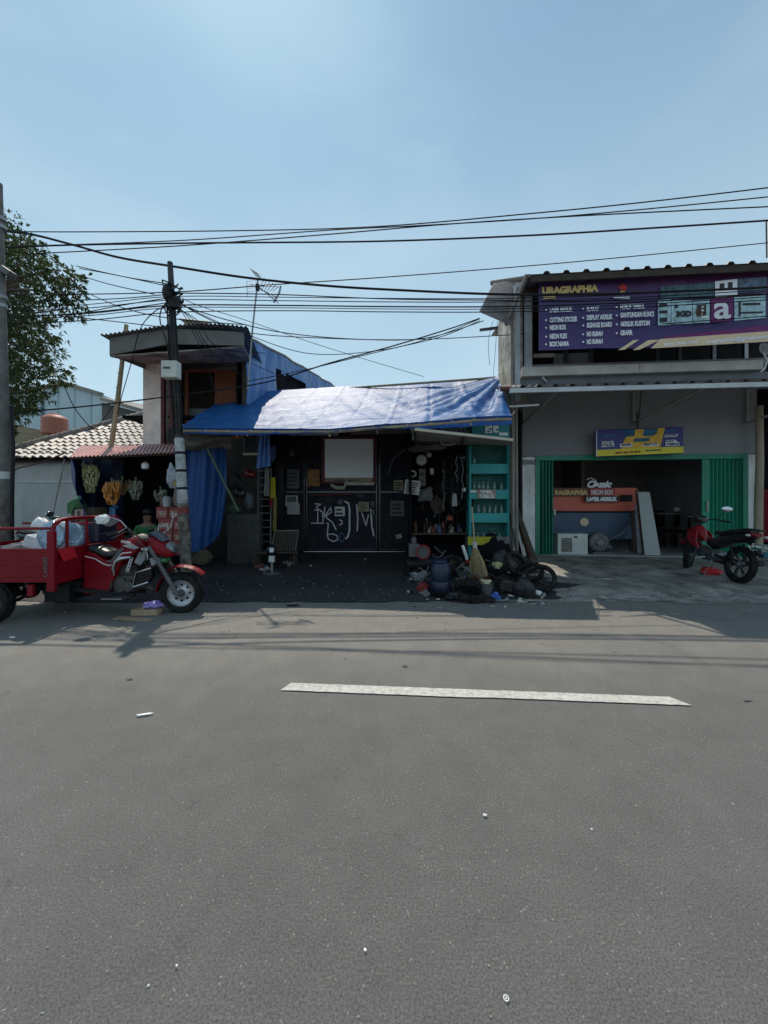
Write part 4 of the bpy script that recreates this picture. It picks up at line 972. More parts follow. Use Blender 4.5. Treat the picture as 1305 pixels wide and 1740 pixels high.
# hanging tools and tubes: separate things
r = random.Random(77)
def ring(lab, u, v, Y, R, rr, mat, cat='tube', name='inner_tube', ax=None, group=None, sq=1.5):
    t = MB(); pts = []
    for k in range(26):
        an = 2*PI*k/26; pts.append(P(u, v, Y)+Vector((R*math.cos(an), .03*math.sin(2*an), R*sq*math.sin(an))))
    t.tube(pts, rr, 7, closed=True); return t.build(name, mat, smooth=True, label=lab, cat=cat, group=group)
for k in range(16):
    u = r.uniform(757, 796); v = r.uniform(790, 880)
    ring('black rubber inner tube hanging in the dark repair stall', u, v, r.uniform(8.3, 8.8), r.uniform(.1,.17), r.uniform(.012,.022), m_rub, group='inner tubes hanging in the repair stall', sq=r.uniform(1.3,2.2))
def gauge(u, v, R, lab, Y=8.6):
    c = P(u, v, Y); g_ = T('wall_dial', lab, 'dial', c)
    MB().lathe([(R,-.02),(R,.02)], c, (0,1,0), 24).build('rim', M('dial_rim', (.14,.12,.09), .6), g_, smooth=True)
    MB().lathe([(R*.85,-.026),(R*.85,-.02)], c, (0,1,0), 24).build('face', M('dial_face', (.4,.38,.33), .7, var=.3, scale=9), g_)
    t = MB(); t.bar(c+Vector((0,-.03,0)), c+Vector((R*.4,-.03,R*.4)), .008); t.bar(c+Vector((0,-.03,0)), c+Vector((-R*.1,-.03,R*.6)), .006); t.lathe([(R*.12,-.034),(R*.12,-.027)], c, (0,1,0), 10); t.build('hands', m_pdark, g_)
gauge(716, 782, .125, 'round beige dial on the stall wall, larger one'); gauge(729, 773, .06, 'small grey dial beside the larger round dial')
ring('oval pale disc hanging under the stall canopy', 762, 752, 8.0, .15, .02, M('pale_disc', (.25,.25,.2), .6), 'disc', 'saw_disc', sq=.35)
ring('small coil of beige cord above the hanging papers', 701, 805, 8.5, .07, .02, m_cream, 'cord', 'cord_coil', sq=.9)
poster(686,712,816,840,'white lined sheets hanging from a cord at the stall entrance', M('white_paper', (.42,.42,.42), .8, bump=0, var=.1), 5, Y=8.45, tilt=.12)
poster(712,723,797,826,'brown card hanging beside the white lined sheets', M('brown_card', (.14,.12,.1), .9), 2, Y=8.5)
poster(731,737,796,806,'small cream tag on the stall wall', m_cream, 0, Y=8.6)
poster(785,791,829,835,'small white tag on the inner tubes', m_paper, 0, Y=8.2)
blob('plastic_bag', 'translucent white plastic bag hanging among the tubes', 'bag', P(772,850,8.2), (.06,.05,.16), M('thin_plastic', (.3,.3,.3), .5), 8, .2)
mt_pool = [m_steel, m_rust, m_black, m_gm, m_wooddk, M('dull_brass', (.2,.14,.05), .5, .5)]
for k in range(26):      # spanners and rods on the wall
    u = r.uniform(702, 792); v = r.uniform(800, 895); c = P(u, v, 8.85); L_ = r.uniform(.1,.28); tl_ = r.uniform(-.25,.25)
    t = MB(); e_ = c+Vector((L_*math.sin(tl_), 0, -L_*math.cos(tl_))); t.bar(c, e_, .018, .01); t.lathe([(.022,-.008),(.022,.008)], c, (0,1,0), 6); t.lathe([(.026,-.008),(.026,.008)], e_, (0,1,0), 6)
    t.build('spanner', [m_gm, m_wooddk, m_black][k % 3], label='steel spanner hanging on the dark back board of the repair stall', cat='tool', group='spanners hung on the stall back board')
t = MB(); t.tube([P(690,762,8.9), P(668,780,9.2), P(660,805,9.4), P(658,806,9.4)], .018, 8); t.build('hose', M('grey_hose', (.1,.1,.12), .5), smooth=True, label='grey air hose looping in front of the right gate leaf', cat='hose')
# compressor and machines at the left of the pile
cp = T('air_compressor', 'black air compressor with red belt wheel in the stall', 'compressor', G(712, 985))
c = P(712, 950, 7.4)
MB().lathe([(.02,-.32),(.15,-.28),(.17,-.1),(.17,.2),(.1,.3),(.02,.33)], c+Vector((.05,.2,-.12)), (1,0,0), 20).build('tank', m_black, cp, smooth=True)
t = MB(); t.torus(P(719,938,7.1), (.2,1,.1), .125, .012, 28, 8); t.build('belt_wheel', M('wheel_red', (.3,.015,.015), .5), cp, smooth=True)
t = MB(); t.lathe([(.11,-.01),(.11,.01)], P(719,938,7.13), (.2,1,.1), 24); t.build('wheel_guard', m_gm, cp)
t = MB(); t.b2(c.x-.2, c.x+.0, 7.3, 7.55, c.z+.05, c.z+.3); t.lathe([(.05,0),(.05,.12)], (c.x-.1,7.4,c.z+.3)); t.build('pump', m_gm, cp, bevel=.01)
for dx in (-.2,.25): MB().b2(c.x+dx-.02, c.x+dx+.02, 7.4, 7.7, gz(7.4), c.z-.2).build('foot', m_black, cp)
# more clutter on the work top and hanging from the canopy
for k in range(18):
    u = r.uniform(704, 794); c = P(u, 905, r.uniform(8.35, 8.8)); h = r.uniform(.08,.22); t = MB(); rr_ = r.uniform(.03,.055)
    t.lathe([(rr_,0),(rr_,h*.75),(rr_*.45,h),(rr_*.4,h*1.15)], Vector((c.x, c.y, P(0,905,8.5).z+.002)), n=12)
    t.build('oil_can', [m_gm, m_black, M('can_dull_red', (.12,.02,.015), .5), M('can_dull_blue', (.02,.04,.1), .5), m_rust, M('can_tan', (.2,.17,.12), .6)][k % 6], smooth=True, label='small oil can or bottle on the stall work top', cat='oil can', group='oil cans on the stall work top')
for k in range(14):
    u = r.uniform(752, 800); v = r.uniform(765, 800); c = P(u, v, r.uniform(8.0, 8.5)); L_ = r.uniform(.5, 1.1); t = MB()
    t.tube([c+Vector((.02*math.sin(q*1.7+k), .02*math.cos(q*2+k), -L_*q/8)) for q in range(9)], r.uniform(.008,.018), 6)
    t.build('rubber_strip', [m_rub, m_black, m_gm][k % 3], smooth=True, label='long dark rubber strip hanging in the repair stall', cat='rubber strip', group='rubber strips hanging in the repair stall')
blob('hanging_bag', 'dark brown sack hanging at the top of the repair stall', 'sack', P(712,762,8.2), (.2,.1,.1), m_wooddk, 71, .2)
blob('hanging_bag', 'grey cloth bundle under the stall canopy', 'cloth', P(737,760,8.1), (.2,.1,.07), M('bundle_grey', (.1,.1,.09), .9), 72, .25)
blob('helmet', 'black round helmet hanging in the upper right of the stall', 'helmet', P(784,778,8.3), (.1,.1,.1), m_blackp, 73, .05)
blob('rag', 'grey oily rag on the left of the stall back board', 'rag', P(722,842,8.7), (.18,.05,.16), m_gm, 74, .3)
blob('rag', 'brown rag hanging in the middle of the stall', 'rag', P(745,860,8.7), (.14,.05,.2), m_wooddk, 75, .3)
blob('rag', 'small orange red rag beside the rubber tubes', 'rag', P(764,881,8.3), (.06,.04,.05), M('orange_rag', (.3,.05,.02), .8), 76, .3)
# ground pile
def tyre(name, lab, c, R, r_, axis, group=None, mat=None):
    t = MB(); prof = []
    w_ = r_*.9
    for rr_, hh in ((R-r_*1.15,-w_*.75),(R-r_*.55,-w_),(R-r_*.1,-w_*.85),(R,-w_*.45),(R+.002,0),(R,w_*.45),(R-r_*.1,w_*.85),(R-r_*.55,w_),(R-r_*1.15,w_*.75),(R-r_*1.0,w_*.6),(R-r_*.35,0),(R-r_*1.0,-w_*.6),(R-r_*1.15,-w_*.75)): prof.append((rr_, hh))
    t.lathe(prof, c, axis, 40, cap=False)
    ax = Vector(axis).normalized(); up = Vector((1,0,0)) if abs(ax.x) < .9 else Vector((0,1,0)); a = ax.cross(up).normalized(); b = ax.cross(a)
    for k in range(44):
        an = 2*PI*k/44; d = a*math.cos(an)+b*math.sin(an)
        t.bar(Vector(c)+d*(R+.001)-ax*w_*.5, Vector(c)+d*(R+.001)+ax*w_*.5+a*0, .008*R/.28, .01)
    return t.build(name, mat or m_rub, smooth=False, label=lab, cat='tyre', group=group)
c = G(748, 1010); dr = T('plastic_drum', 'dark blue plastic drum in front of the repair stall', 'drum', c)
MB().lathe([(.13,.03),(.155,.06),(.16,.2),(.15,.22),(.16,.24),(.16,.42),(.13,.5),(.09,.52)], c, n=26).build('body', M('drum_blue', (.006,.014,.045), .4, var=.2, dirt=(.04,.04,.05)), dr, smooth=True)
MB().lathe([(.11,.515),(.11,.545),(.1,.55)], c, n=22).build('lid', M('drum_lid', (.01,.022,.07), .4), dr, smooth=True)
MB().lathe([(.16,0),(.21,.07),(.2,.075),(.15,.02)], c, n=26).build('tray', m_black, dr, smooth=True)
tyre('scrap_tyre', 'black tyre lying against the basin at the centre of the junk pile', G(794,1012)+Vector((0,0,.14)), .2, .07, (.1,.55,.8))
tyre('scrap_tyre', 'worn black tyre leaning at the right end of the junk pile', G(920,1004)+Vector((0,.1,.17)), .27, .055, (-.45,-.6,.65))
tyre('scrap_tyre', 'second tyre just behind the leaning tyre at the right end', G(908,995)+Vector((0,.2,.17)), .24, .05, (-.5,-.4,.75))
tyre('scrap_tyre', 'black tyre standing half buried behind the blue drum', G(768,985)+Vector((0,.1,.2)), .24, .06, (.3,-1,.25))
tyre('scrap_tyre', 'fat black tyre flat on the ground at the front centre of the pile', G(800,1020)+Vector((0,0,.07)), .21, .07, (.05,-.1,1))
tyre('scrap_tyre', 'black tyre resting on the rubbish bag behind the jerry can', G(880,988)+Vector((0,.1,.3)), .23, .055, (.4,-.8,.5))
c = G(800, 985); t = MB(); t.lathe([(.2,0),(.27,.18),(.28,.19),(.26,.19),(.19,.02)], c, n=28); t.build('basin', M('grey_basin', (.12,.14,.14), .5), smooth=True, label='grey plastic basin behind the black tyre in the pile', cat='basin')
c = G(826, 1012); t = MB(); t.lathe([(.09,0),(.11,.2),(.115,.2),(.11,.17)], c, n=18); t.build('bucket', m_gm, smooth=True, label='small ribbed dark bucket right of the centre tyre', cat='bucket')
blob('crumpled_paper', 'crumpled cream paper in the small dark bucket', 'paper', c+Vector((0,0,.21)), (.08,.06,.04), M('cream_paper', (.5,.47,.3), .9), 4, .35)
blob('plastic_bag', 'pale yellow plastic bag on top of the pile right of the broom', 'bag', G(845,985)+Vector((0,0,.25)), (.07,.06,.06), M('pale_yellow_plastic', (.45,.45,.2), .6), 6, .35)
c = G(860, 1008); t = MB(); t.box(c+Vector((0,0,.14)), (.3,.22,.18), (.15,.25,.3)); t.build('jerry_can', M('black_can', (.02,.02,.022), .4, dirt=(.08,.08,.08), dirt_amt=.5), bevel=.03, label='black square jerry can lying tilted in the junk pile', cat='jerry can')
blob('plastic_bag', 'big black rubbish bag behind the jerry can', 'bag', G(862,985)+Vector((0,.2,.2)), (.26,.2,.28), m_bag, 12, .16)
blob('plastic_bag', 'bulging black rubbish bag between the jerry can and leaning tyre', 'bag', G(890,1012)+Vector((0,0,.12)), (.17,.15,.16), m_bag, 13, .16)
blob('plastic_bag', 'small black bag at the front of the pile by the tyre', 'bag', G(770,1018)+Vector((0,0,.05)), (.16,.1,.07), m_bag, 14, .2)
blob('plastic_bag', 'flat black rubber heap at the front of the pile', 'rubber', G(822,1023)+Vector((0,0,.04)), (.17,.1,.05), m_rub, 15, .3)
blob('plastic_bag', 'heap of dark cloth under the teal rack', 'cloth', G(838,962)+Vector((0,0,.3)), (.34,.2,.34), m_void, 16, .16)
blob('plastic_bag', 'dark heap of rubber at the foot of the leaning planks', 'rubber', G(875,975)+Vector((0,0,.15)), (.22,.18,.2), m_rub, 17, .25)
blob('plastic_bag', 'crumpled blue and white wrapper at the front of the pile', 'wrapper', G(841,1018)+Vector((0,0,.04)), (.07,.05,.05), M('blue_wrapper', (.05,.12,.45), .5, var=.9, scale=30), 18, .35)
blob('plastic_bag', 'white crumpled cup right of the jerry can', 'cup', G(914,1012)+Vector((0,0,.04)), (.05,.04,.04), m_signw, 19, .25)
blob('plastic_bag', 'crumpled pale bag of scraps left of the drum', 'bag', G(712,990)+Vector((0,0,.1)), (.13,.1,.09), M('scrap_bag', (.16,.17,.17), .6, var=.9, scale=25), 20, .35)
blob('plastic_bag', 'red and black scrap bag at the left foot of the drum', 'bag', G(720,1004)+Vector((0,0,.06)), (.09,.07,.07), M('red_scrap', (.2,.02,.02), .6, var=.7, scale=20), 22, .3)
blob('plastic_bag', 'grey stone like lump beside the drum tray', 'stone', G(724,1012)+Vector((0,0,.03)), (.07,.05,.05), M('lump_grey', (.16,.15,.14), .9), 23, .25)
blob('motor_fan', 'green round motor cover under the teal rack', 'motor', G(837,960)+Vector((0,-.2,.36)), (.11,.08,.1), M('motor_green', (.01,.10,.06), .4), 24, .04)
blob('scrap_part', 'brown paper heap left of the broom', 'paper', G(775,975)+Vector((0,0,.22)), (.14,.1,.07), M('brown_heap', (.07,.06,.04), .9, var=.6, scale=20), 25, .35)
t = MB(); t.tube([G(786,975)+Vector((0,0,.55)), G(792,975)+Vector((.02,0,.28))], .03, 8); t.build('bottle', m_signw, smooth=True, label='white plastic bottle lying tilted left of the broom', cat='bottle')
t = MB(); t.lathe([(.035,0),(.035,.05)], G(792,975)+Vector((.02,0,.22))); t.build('red_ring', M('cap_red', (.35,.03,.03), .5), smooth=True, label='red ringed cap below the white bottle', cat='cap')
for k in range(34):      # bits of metal in the heap, all alike at this size
    u = r.uniform(690, 900); v = r.uniform(965, 1003); c = G(u, v)+Vector((0,r.uniform(0,.2), r.uniform(.03,.16)))
    t = MB(); t.box(c, (r.uniform(.04,.12), r.uniform(.03,.08), r.uniform(.02,.06)), (r.uniform(0,3), r.uniform(0,3), r.uniform(0,3)))
    t.lathe([(.03,-.02),(.03,.02)], c+Vector((.03,0,.02)), (r.random(), r.random(), r.random()+.1), 10)
    t.build('scrap_part', mt_pool[k % 6], label='small oily scrap part in the junk pile', cat='scrap', group='oily scrap parts in the junk pile', bevel=.004)
for k in range(16):      # cut rubber tubes and hoses in the heap
    u = r.uniform(700, 930); v = r.uniform(960, 1014); c = G(u, v)+Vector((0, r.uniform(0,.25), r.uniform(.03,.2))); R_ = r.uniform(.08,.2); t = MB(); ph = r.uniform(0, 6)
    t.tube([c+Vector((R_*math.cos(ph+q*.4), R_*.7*math.sin(ph+q*.4), .05*math.sin(q*.9+k)+.05+.012*q)) for q in range(r.randint(6, 14))], r.uniform(.009,.02), 7)
    t.build('rubber_hose', [m_rub, m_black, m_gm][k % 3], smooth=True, label='curled piece of dark hose in the junk pile', cat='hose', group='curled hoses in the junk pile')
for k in range(30):
    u = r.uniform(692, 935); v = r.uniform(985, 1024); c = G(u, v)+Vector((0,0,.012)); t = MB(); h = r.uniform(.04,.10); q = r.uniform(0, 6)
    t.lathe([(.018,0),(.02,.01),(.02,h*.7),(.01,h)], c, (math.cos(q), math.sin(q), .15), 10)
    t.build('small_can', [m_steel, m_gm, m_black, m_rust, m_cream, M('pet_clear', (.35,.38,.38), .2)][k % 6], smooth=True, label='small can or bottle lying in the junk pile', cat='can', group='cans and bottles lying in the junk pile')
# broom
bm_ = T('broom', 'long stick broom standing in the junk pile', 'broom', G(812, 985))
top = P(802, 862, 6.9); mid = P(806.5, 925, 6.75); bot = P(814, 984, 6.6)
MB().tube([top, mid], .014, 8).build('handle', m_bamboo, bm_, smooth=True)
MB().tube([mid+Vector((0,0,.05)), mid-Vector((-.005,0,.06))], .04, 10).build('binding', M('binding_white', (.45,.45,.45), .7), bm_, smooth=True)
t = MB(); rr = random.Random(4)
for k in range(240):
    an = rr.uniform(0, 2*PI); q = math.sqrt(rr.random())
    b = bot+Vector((.17*q*math.cos(an), .09*q*math.sin(an), rr.uniform(-.03,.05))); a = mid+Vector((.03*q*math.cos(an), .03*q*math.sin(an), -.04))
    m_ = (a+b)/2+Vector((.03*q*math.cos(an), 0, 0)); t.tube([a, m_, b], .004, 3)
t.build('bristles', M('straw', (.32,.24,.12), .8, var=.5, scale=30), bm_)
# planks leaning on the shop corner
for k, (ub, vb, ut, vt, w_, mt) in enumerate([(912,962,872,850,.10,m_wooddk),(905,955,868,842,.07,m_rust),(893,960,864,830,.05,m_steel),(884,970,861,845,.04,m_wooddk),(900,948,876,862,.12,m_wooddk)]):
    a, b = G(ub, vb), P(ut, vt, 8.3+.05*k); t = MB(); t.bar(a+Vector((0,0,.02)), b, w_, .025)
    t.build('plank', mt, label=['wide dark plank leaning at the shop corner, outermost','rusty flat bar leaning behind the wide plank','thin steel bar leaning beside the teal rack','narrow dark batten leaning nearest the teal rack','short broad dark plank leaning behind the others'][k], cat='plank')
# ------------------------------------------------------------------ left: two-storey house
hs = T('old_house', 'old two storey house with deep eaves behind the fruit stall', 'house', P(330, 900, 8.9))
HY = 9.3
hx0, hx1 = P(243,0,HY).x, P(418,0,HY).x
zb = P(0,755,HY).z
m_pink = M('pinkish_render', (.86,.76,.7), .85, var=.1, dirt=(.45,.4,.36), dirt_amt=.7, dscale=2, bump=.3)
t = MB(); t.b2(hx0, P(277,0,HY).x, HY, HY+.25, 2.6, 5.0); t.b2(hx0, hx0+.2, HY+.25, 12.5, 2.6, 5.0); t.build('wall', m_pink, hs)
t = MB(); t.b2(hx0+.2, hx1, HY+1.2, HY+1.3, 2.6, 5.1); t.b2(hx1-.1, hx1, HY, 12.5, 2.6, 5.1); t.build('inner_wall', M('brown_inner', (.06,.045,.04), .9), hs)
t = MB(); t.b2(hx0+.2, hx1+.0, HY-.02, HY+1.2, 2.72, 2.85); t.build('floor_edge', m_woodg, hs)
m_maroon = M('maroon_wood', (.09,.015,.015), .6, var=.3)
t = MB()
for u in (276, 290): t.b2(P(u,0,HY).x-.03, P(u,0,HY).x+.05, HY-.02, HY+.06, 2.85, 4.95)
t.b2(P(276,0,HY).x, P(300,0,HY).x, HY-.03, HY+.05, 2.80, 2.9)
t.build('window_frame', m_maroon, hs)
m_orange = M('orange_panel', (.2,.055,.02), .7, var=.25, dirt=(.12,.04,.02), dirt_amt=.5)
t = MB(); a, b = P(365,720,HY+.4), P(418,632,HY+.4); t.b2(a.x, b.x, HY+.4, HY+.45, 2.85, b.z); t.b2(a.x-.75, a.x-.68, HY+.38, HY+.45, 2.85, b.z); t.b2(a.x-1.0, b.x, HY+.38, HY+.46, b.z, b.z+.06)
t.build('orange_panel', m_orange, hs)
t = MB(); t.b2(P(300,0,9.3).x, a.x, HY+.42, HY+.46, 2.85, 3.9); t.build('glass_panel', M('dark_pane', (.03,.035,.045), .3), hs)
t = MB(); t.b2(P(300,0,9.).x, P(318,0,9.).x, HY-.1, HY, P(0,728,9).z, P(0,718,9).z); t.build('white_slat', m_white, hs)
# eaves
zf0, zf1 = P(0,604,8.0).z, P(0,572,8.0).z
eL, eR = P(186,0,8.0).x, P(414,0,8.0).x
m_eave = M('eave_board', (.2,.2,.19), .8, var=.25, dirt=(.09,.08,.07), dirt_amt=.8)
def ev(x): return (x-eL)/(eR-eL)
def zt_(x): return P(0, 574-16*min(1, ev(x)/.45)+8*max(0, ev(x)-.45)*1.4, 8.0).z
t = MB(); t.grid(lambda i, j: (eL+(eR-eL)*i, 8.0, zt_(eL+(eR-eL)*i)-(.36-.08*i)*(1-j)), 20, 2, .03); t.build('fascia', m_eave, hs)
t = MB()
p0 = Vector((eL, 8.02, zt_(eL)-.36)); p1 = Vector((eR, 8.02, zt_(eR)-.28)); p2 = Vector((hx1+.1, HY+.05, 4.98)); p3 = Vector((hx0-.05, HY+.05, 4.92))
t.sheet(p0, p1, p2, p3, .03, 12, 4, .006); t.build('soffit', M('peeling_soffit', (.32,.28,.26), .85, var=.35, scale=3, dirt=(.04,.035,.03), dirt_amt=1., dscale=1.4), hs)
t = MB(); t.add([Vector((eL,8.0,zt_(eL)-.36)), Vector((eL,8.0,zt_(eL))), Vector((hx0-.05,12.3,5.5)), Vector((hx0-.05,12.3,5.1))], [(0,1,2,3)]); t.build('side_fascia', m_eave, hs)
t = MB(); n = 150
def rf(i, j):
    x = eL-.12+((eR-eL+.25)*(1-j)+(eR-eL-.35)*j)*i; y = 7.9+4.2*j; w_ = .018*math.sin((x)*2*PI/.09)
    return (x, 7.9+3.2*j, zt_(max(eL, min(eR, x)))+.03+w_+.03*j+(.07*math.sin(PI*max(0, i-.5)*1.7) if i > .5 else 0))
t.grid(rf, 260, 3, .008); t.build('roof', M('grey_asbestos', (.22,.215,.21), .85, var=.3, dirt=(.06,.055,.05), dirt_amt=.8), hs)
# blue sheeting on the right side
def bs(i, j):
    X0, X1 = Vector((P(418,0,9.3).x, 9.3)), Vector((-2.35, 18.5))
    tu = [(0,P(420,574,9.3).z),(.14,P(450,582,10.2).z),(.42,P(512,617,12.9).z),(1,P(572,658,18.5).z)]
    zt = lerp(tu, i); zb_ = 3.2; x = X0.x+(X1.x-X0.x)*i**.9; y = X0.y+(X1.y-X0.y)*i
    hole = 0
    return Vector((x+.02*math.sin(j*9+i*20)+.03*math.sin(i*31), y+.03*math.sin(i*17+j*3), zb_+(zt-zb_)*j))
t = MB(); t.grid(bs, 60, 24, .01)
# the torn opening
def inhole(p):
    u = CU+F*p.x/p.y; v = CV-F*(p.z-CH)/p.y; return 469 < u < 520 and v > 628+(.5*(u-469) if u > 480 else 0) and v < 664
keep = []
for f in t.f:
    cc = sum((t.v[k] for k in f), Vector())/len(f)
    if not inhole(cc): keep.append(f)
t.f = keep
bsn = t.build('side_tarpaulin', M('side_blue_tarp', (.05,.17,.46), .6, var=.3, scale=3, bump=.5, bscale=8, dirt=(.35,.42,.5), dirt_amt=.55, dscale=3, stretch=(1,1,.4)), smooth=True, label='faded blue tarpaulin nailed over the side wall of the old house', cat='tarpaulin')
t = MB(); t.tube([bs(k/20, 1.)+Vector((0,0,.02)) for k in range(21)], .035, 8); t.build('verge', M('verge_stone', (.25,.24,.22), .9, var=.5, scale=9), hs, smooth=False)
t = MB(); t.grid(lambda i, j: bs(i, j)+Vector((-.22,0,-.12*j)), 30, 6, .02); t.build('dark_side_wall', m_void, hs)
# dish on the roof, TV aerial
t = MB(); t.lathe([(.02,0),(.2,.05),(.36,.16),(.37,.16),(.2,.03)], P(333,556,9.3), (.1,-.4,.9), 24); t.build('roof_dish', M('dish_grey', (.3,.29,.26), .7), smooth=True, label='grey round dish lying on the old house roof behind the street pole', cat='satellite dish')
an = T('tv_aerial', 'tall thin TV aerial on a pole above the old house', 'aerial', P(422, 660, 7.8))
MB().tube([P(421,662,7.8), P(429,560,7.8), P(438,476,7.8)], .018, 6).build('mast', m_steel, an, smooth=True)
t = MB(); c = P(438,486,7.8)
t.tube([c, P(473,515,7.5)], .010, 5); t.tube([c, P(474,487,8.0)], .010, 5); t.tube([P(427,484,8.0), P(470,505,7.7)], .010, 5)
for k in range(6): a = P(444+5*k, 483+1.5*k, 7.8); t.tube([a+Vector((-.03,-.1,-.2+.02*k)), a+Vector((.03,.1,.2-.02*k))], .007, 4)
t.build('boom', m_steel, an)
t = MB(); pts = [P(477,486,7.8), P(475,496,7.8), P(470,506,7.8), P(465,514,7.8)]; t.tube(pts, .02, 6)
for k in range(5): t.tube([P(424+3*k, 455+2*k, 7.8), P(436+3*k, 470+2*k, 7.8)], .005, 4)
for k in range(4): t.tube([P(419, 478+6*k, 7.8), P(436, 476+6*k, 7.8)], .005, 4)
t.tube([P(424,455,7.8), P(444,468,7.8)], .005, 4); t.tube([P(419,478,7.8),P(421,506,7.8)], .005, 4)
t.build('reflector', m_steel, an)
t = MB(); t.b2(c.x-.04, c.x+.03, c.y-.03, c.y+.03, c.z-.10, c.z+.04); t.build('balun', m_black, an, bevel=.01)
# bamboo pole
t = MB(); t.tube([P(188,765,9.0), P(200,680,8.95), P(215,552,8.9)], [.055,.05,.042], 10)
for k in range(9): q = P(188,765,9.0).lerp(P(215,552,8.9), (k+.5)/9); t.torus(q+Vector((0,0,0)), (.1,0,1), .05, .008, 12, 5)
t.build('bamboo_pole', m_bamboo, smooth=True, label='leaning bamboo pole rising from the tiled roof', cat='pole')

# ------------------------------------------------------------------ tiled house and yard wall
th = T('tiled_house', 'low grey walled house with pale curved roof tiles at left', 'house', (-8, 10.3, .2))
RP = lambda u, v: P(u, v, (4.55)/(.577-(CV-v)/F))
x0 = P(-60, 0, 10.).x; x1 = P(250, 0, 10.).x
t = MB(); t.b2(x0, x1, 10.2, 10.35, .15, 2.9); t.build('wall', M('grey_yard_wall', (.5,.51,.5), .85, var=.1, dirt=(.3,.31,.3), dirt_amt=.7, dscale=.9, stretch=(1,1,.4)), th)
t = MB(); t.b2(x0, x1, 10.17, 10.2, 2.05, 2.09); t.b2(x0, x1, 10.15, 10.2, .62, .72); t.build('band', M('wall_band', (.6,.63,.63), .85), th)
# pantile surface: rows of curved tiles
m_tile = M('pale_pink_tile', (.36,.315,.29), .45, var=.45, scale=9, bump=.3, dirt=(.2,.17,.155), dirt_amt=.75, dscale=4)
t = MB(); row_h = .27; tw = .205; sl_ = math.radians(30)
rr = random.Random(9)
ridge = lambda u: 765-(u-18)*.27
for j in range(15):
    for k in range(46):
        xx = x0+k*tw
        sdist = j*row_h
        Y0 = 9.9+sdist*math.cos(sl_); z0 = 2.68+sdist*math.sin(sl_)
        u = CU+F*(xx)/Y0; v = CV-F*(z0-CH)/Y0
        if v < ridge(u)+3 or u > 252: continue
        vs = []; m_ = 7; dz = rr.uniform(-.006, .006)
        for jj in range(2):
            for q in range(m_):
                f_ = q/(m_-1); xh = xx+tw*1.03*f_
                h = .028*math.sin(f_*2*PI)+(.035 if jj == 0 else .0)+dz
                s_ = sdist+jj*(row_h*1.12)
                vs.append(Vector((xh, 9.9+s_*math.cos(sl_)-h*math.sin(sl_), 2.68+s_*math.sin(sl_)+h*math.cos(sl_))))
        o = len(vs); low = [p-Vector((0,-.01,.022)) for p in vs]
        fs = [(q, q+1, m_+q+1, m_+q) for q in range(m_-1)]+[(o+q, o+m_+q, o+m_+q+1, o+q+1) for q in range(m_-1)]+[(q, o+q, o+q+1, q+1) for q in range(m_-1)]
        t.add(vs+low, fs)
t.build('roof_tiles', m_tile, th)
t = MB(); t.add([Vector((x0,9.95,2.62)), Vector((x1,9.95,2.62)), Vector((x1,13.2,4.48)), Vector((x0,13.2,4.48))], [(0,1,2,3)])
def cutp(u): return RP(u, ridge(u)+4)
t = MB(); pl = [P(-60,785,10.), P(250,778,10.), cutp(250), cutp(150), cutp(60), cutp(-60)]
pl = [Vector((p.x, p.y, p.z-.05)) for p in pl]; t.add(pl, [tuple(range(6))]); t.build('roof_deck', m_wooddk, th)
t = MB()
for k in range(30):
    u0 = -40+k*9.6; a, b = RP(u0, ridge(u0)), RP(u0+9.2, ridge(u0+9.2)); a.z += .03; b.z += .05
    t.tube([a, b], [.07,.085], 8)
t.build('ridge_tiles', M('ridge_grey', (.3,.27,.25), .8, var=.4, scale=8), th)
t = MB(); t.tube([P(110,780,9.9), P(83,905,9.8)], .014, 6); t.build('stay_rod', m_steel, smooth=True, label='thin rod slanting in front of the grey yard wall', cat='rod')
# background sheds
wh = T('warehouse', 'pale blue metal warehouse behind the tiled roof', 'warehouse', P(100,740,26))
pts = [(-80,688),(60,662),(110,652),(174,671),(174,760),(-80,760)]
def slab(pts, Y, th_, mb=None):
    mb = mb or MB(); n = len(pts); a = [P(u, v, Y) for u, v in pts]; b = [p+Vector((0,th_,0)) for p in a]
    return mb.add(a+b, [tuple(range(n)), tuple(range(2*n-1,n-1,-1))]+[(i,(i+1)%n,(i+1)%n+n,i+n) for i in range(n)])
m_whb = M('pale_blue_sheet', (.42,.53,.58), .6, var=.06, scale=.6, bump=.1, bscale=5, stretch=(6,1,.1), dirt=(.5,.58,.62), dirt_amt=.5, dscale=.2)
slab(pts, 26, 12).build('wall', m_whb, wh)
t = MB(); 
for (a, b) in zip(pts[:3], pts[1:4]): t.bar(P(a[0],a[1]-.8,25.9), P(b[0],b[1]-.8,25.9), .22)
t.build('roof_edge', m_woodg, wh)
t = MB()
for k in range(9): u = -70+28*k; t.bar(P(u,764,25.97), P(u,max(654, (688-(u+80)*.19) if u < 60 else (662-(u-60)*.2 if u < 110 else 652+(u-110)*.3))+4,25.97), .05)
t.build('sheet_ribs', m_whb, wh)
t = MB(); a = P(72,0,25.9).x; t.b2(a-.08, a+.04, 25.85, 25.95, 4, 9.); t.build('downpipe', M('pipe_blue', (.1,.16,.2), .6), wh)
sd2 = T('shed', 'grey roofed shed between the warehouse and the old house', 'shed', P(205,740,22))
slab([(173,684),(250,704),(250,770),(173,770)], 22, 5).build('wall', M('dark_shed_wall', (.1,.1,.1), .8, var=.3, scale=2), sd2)
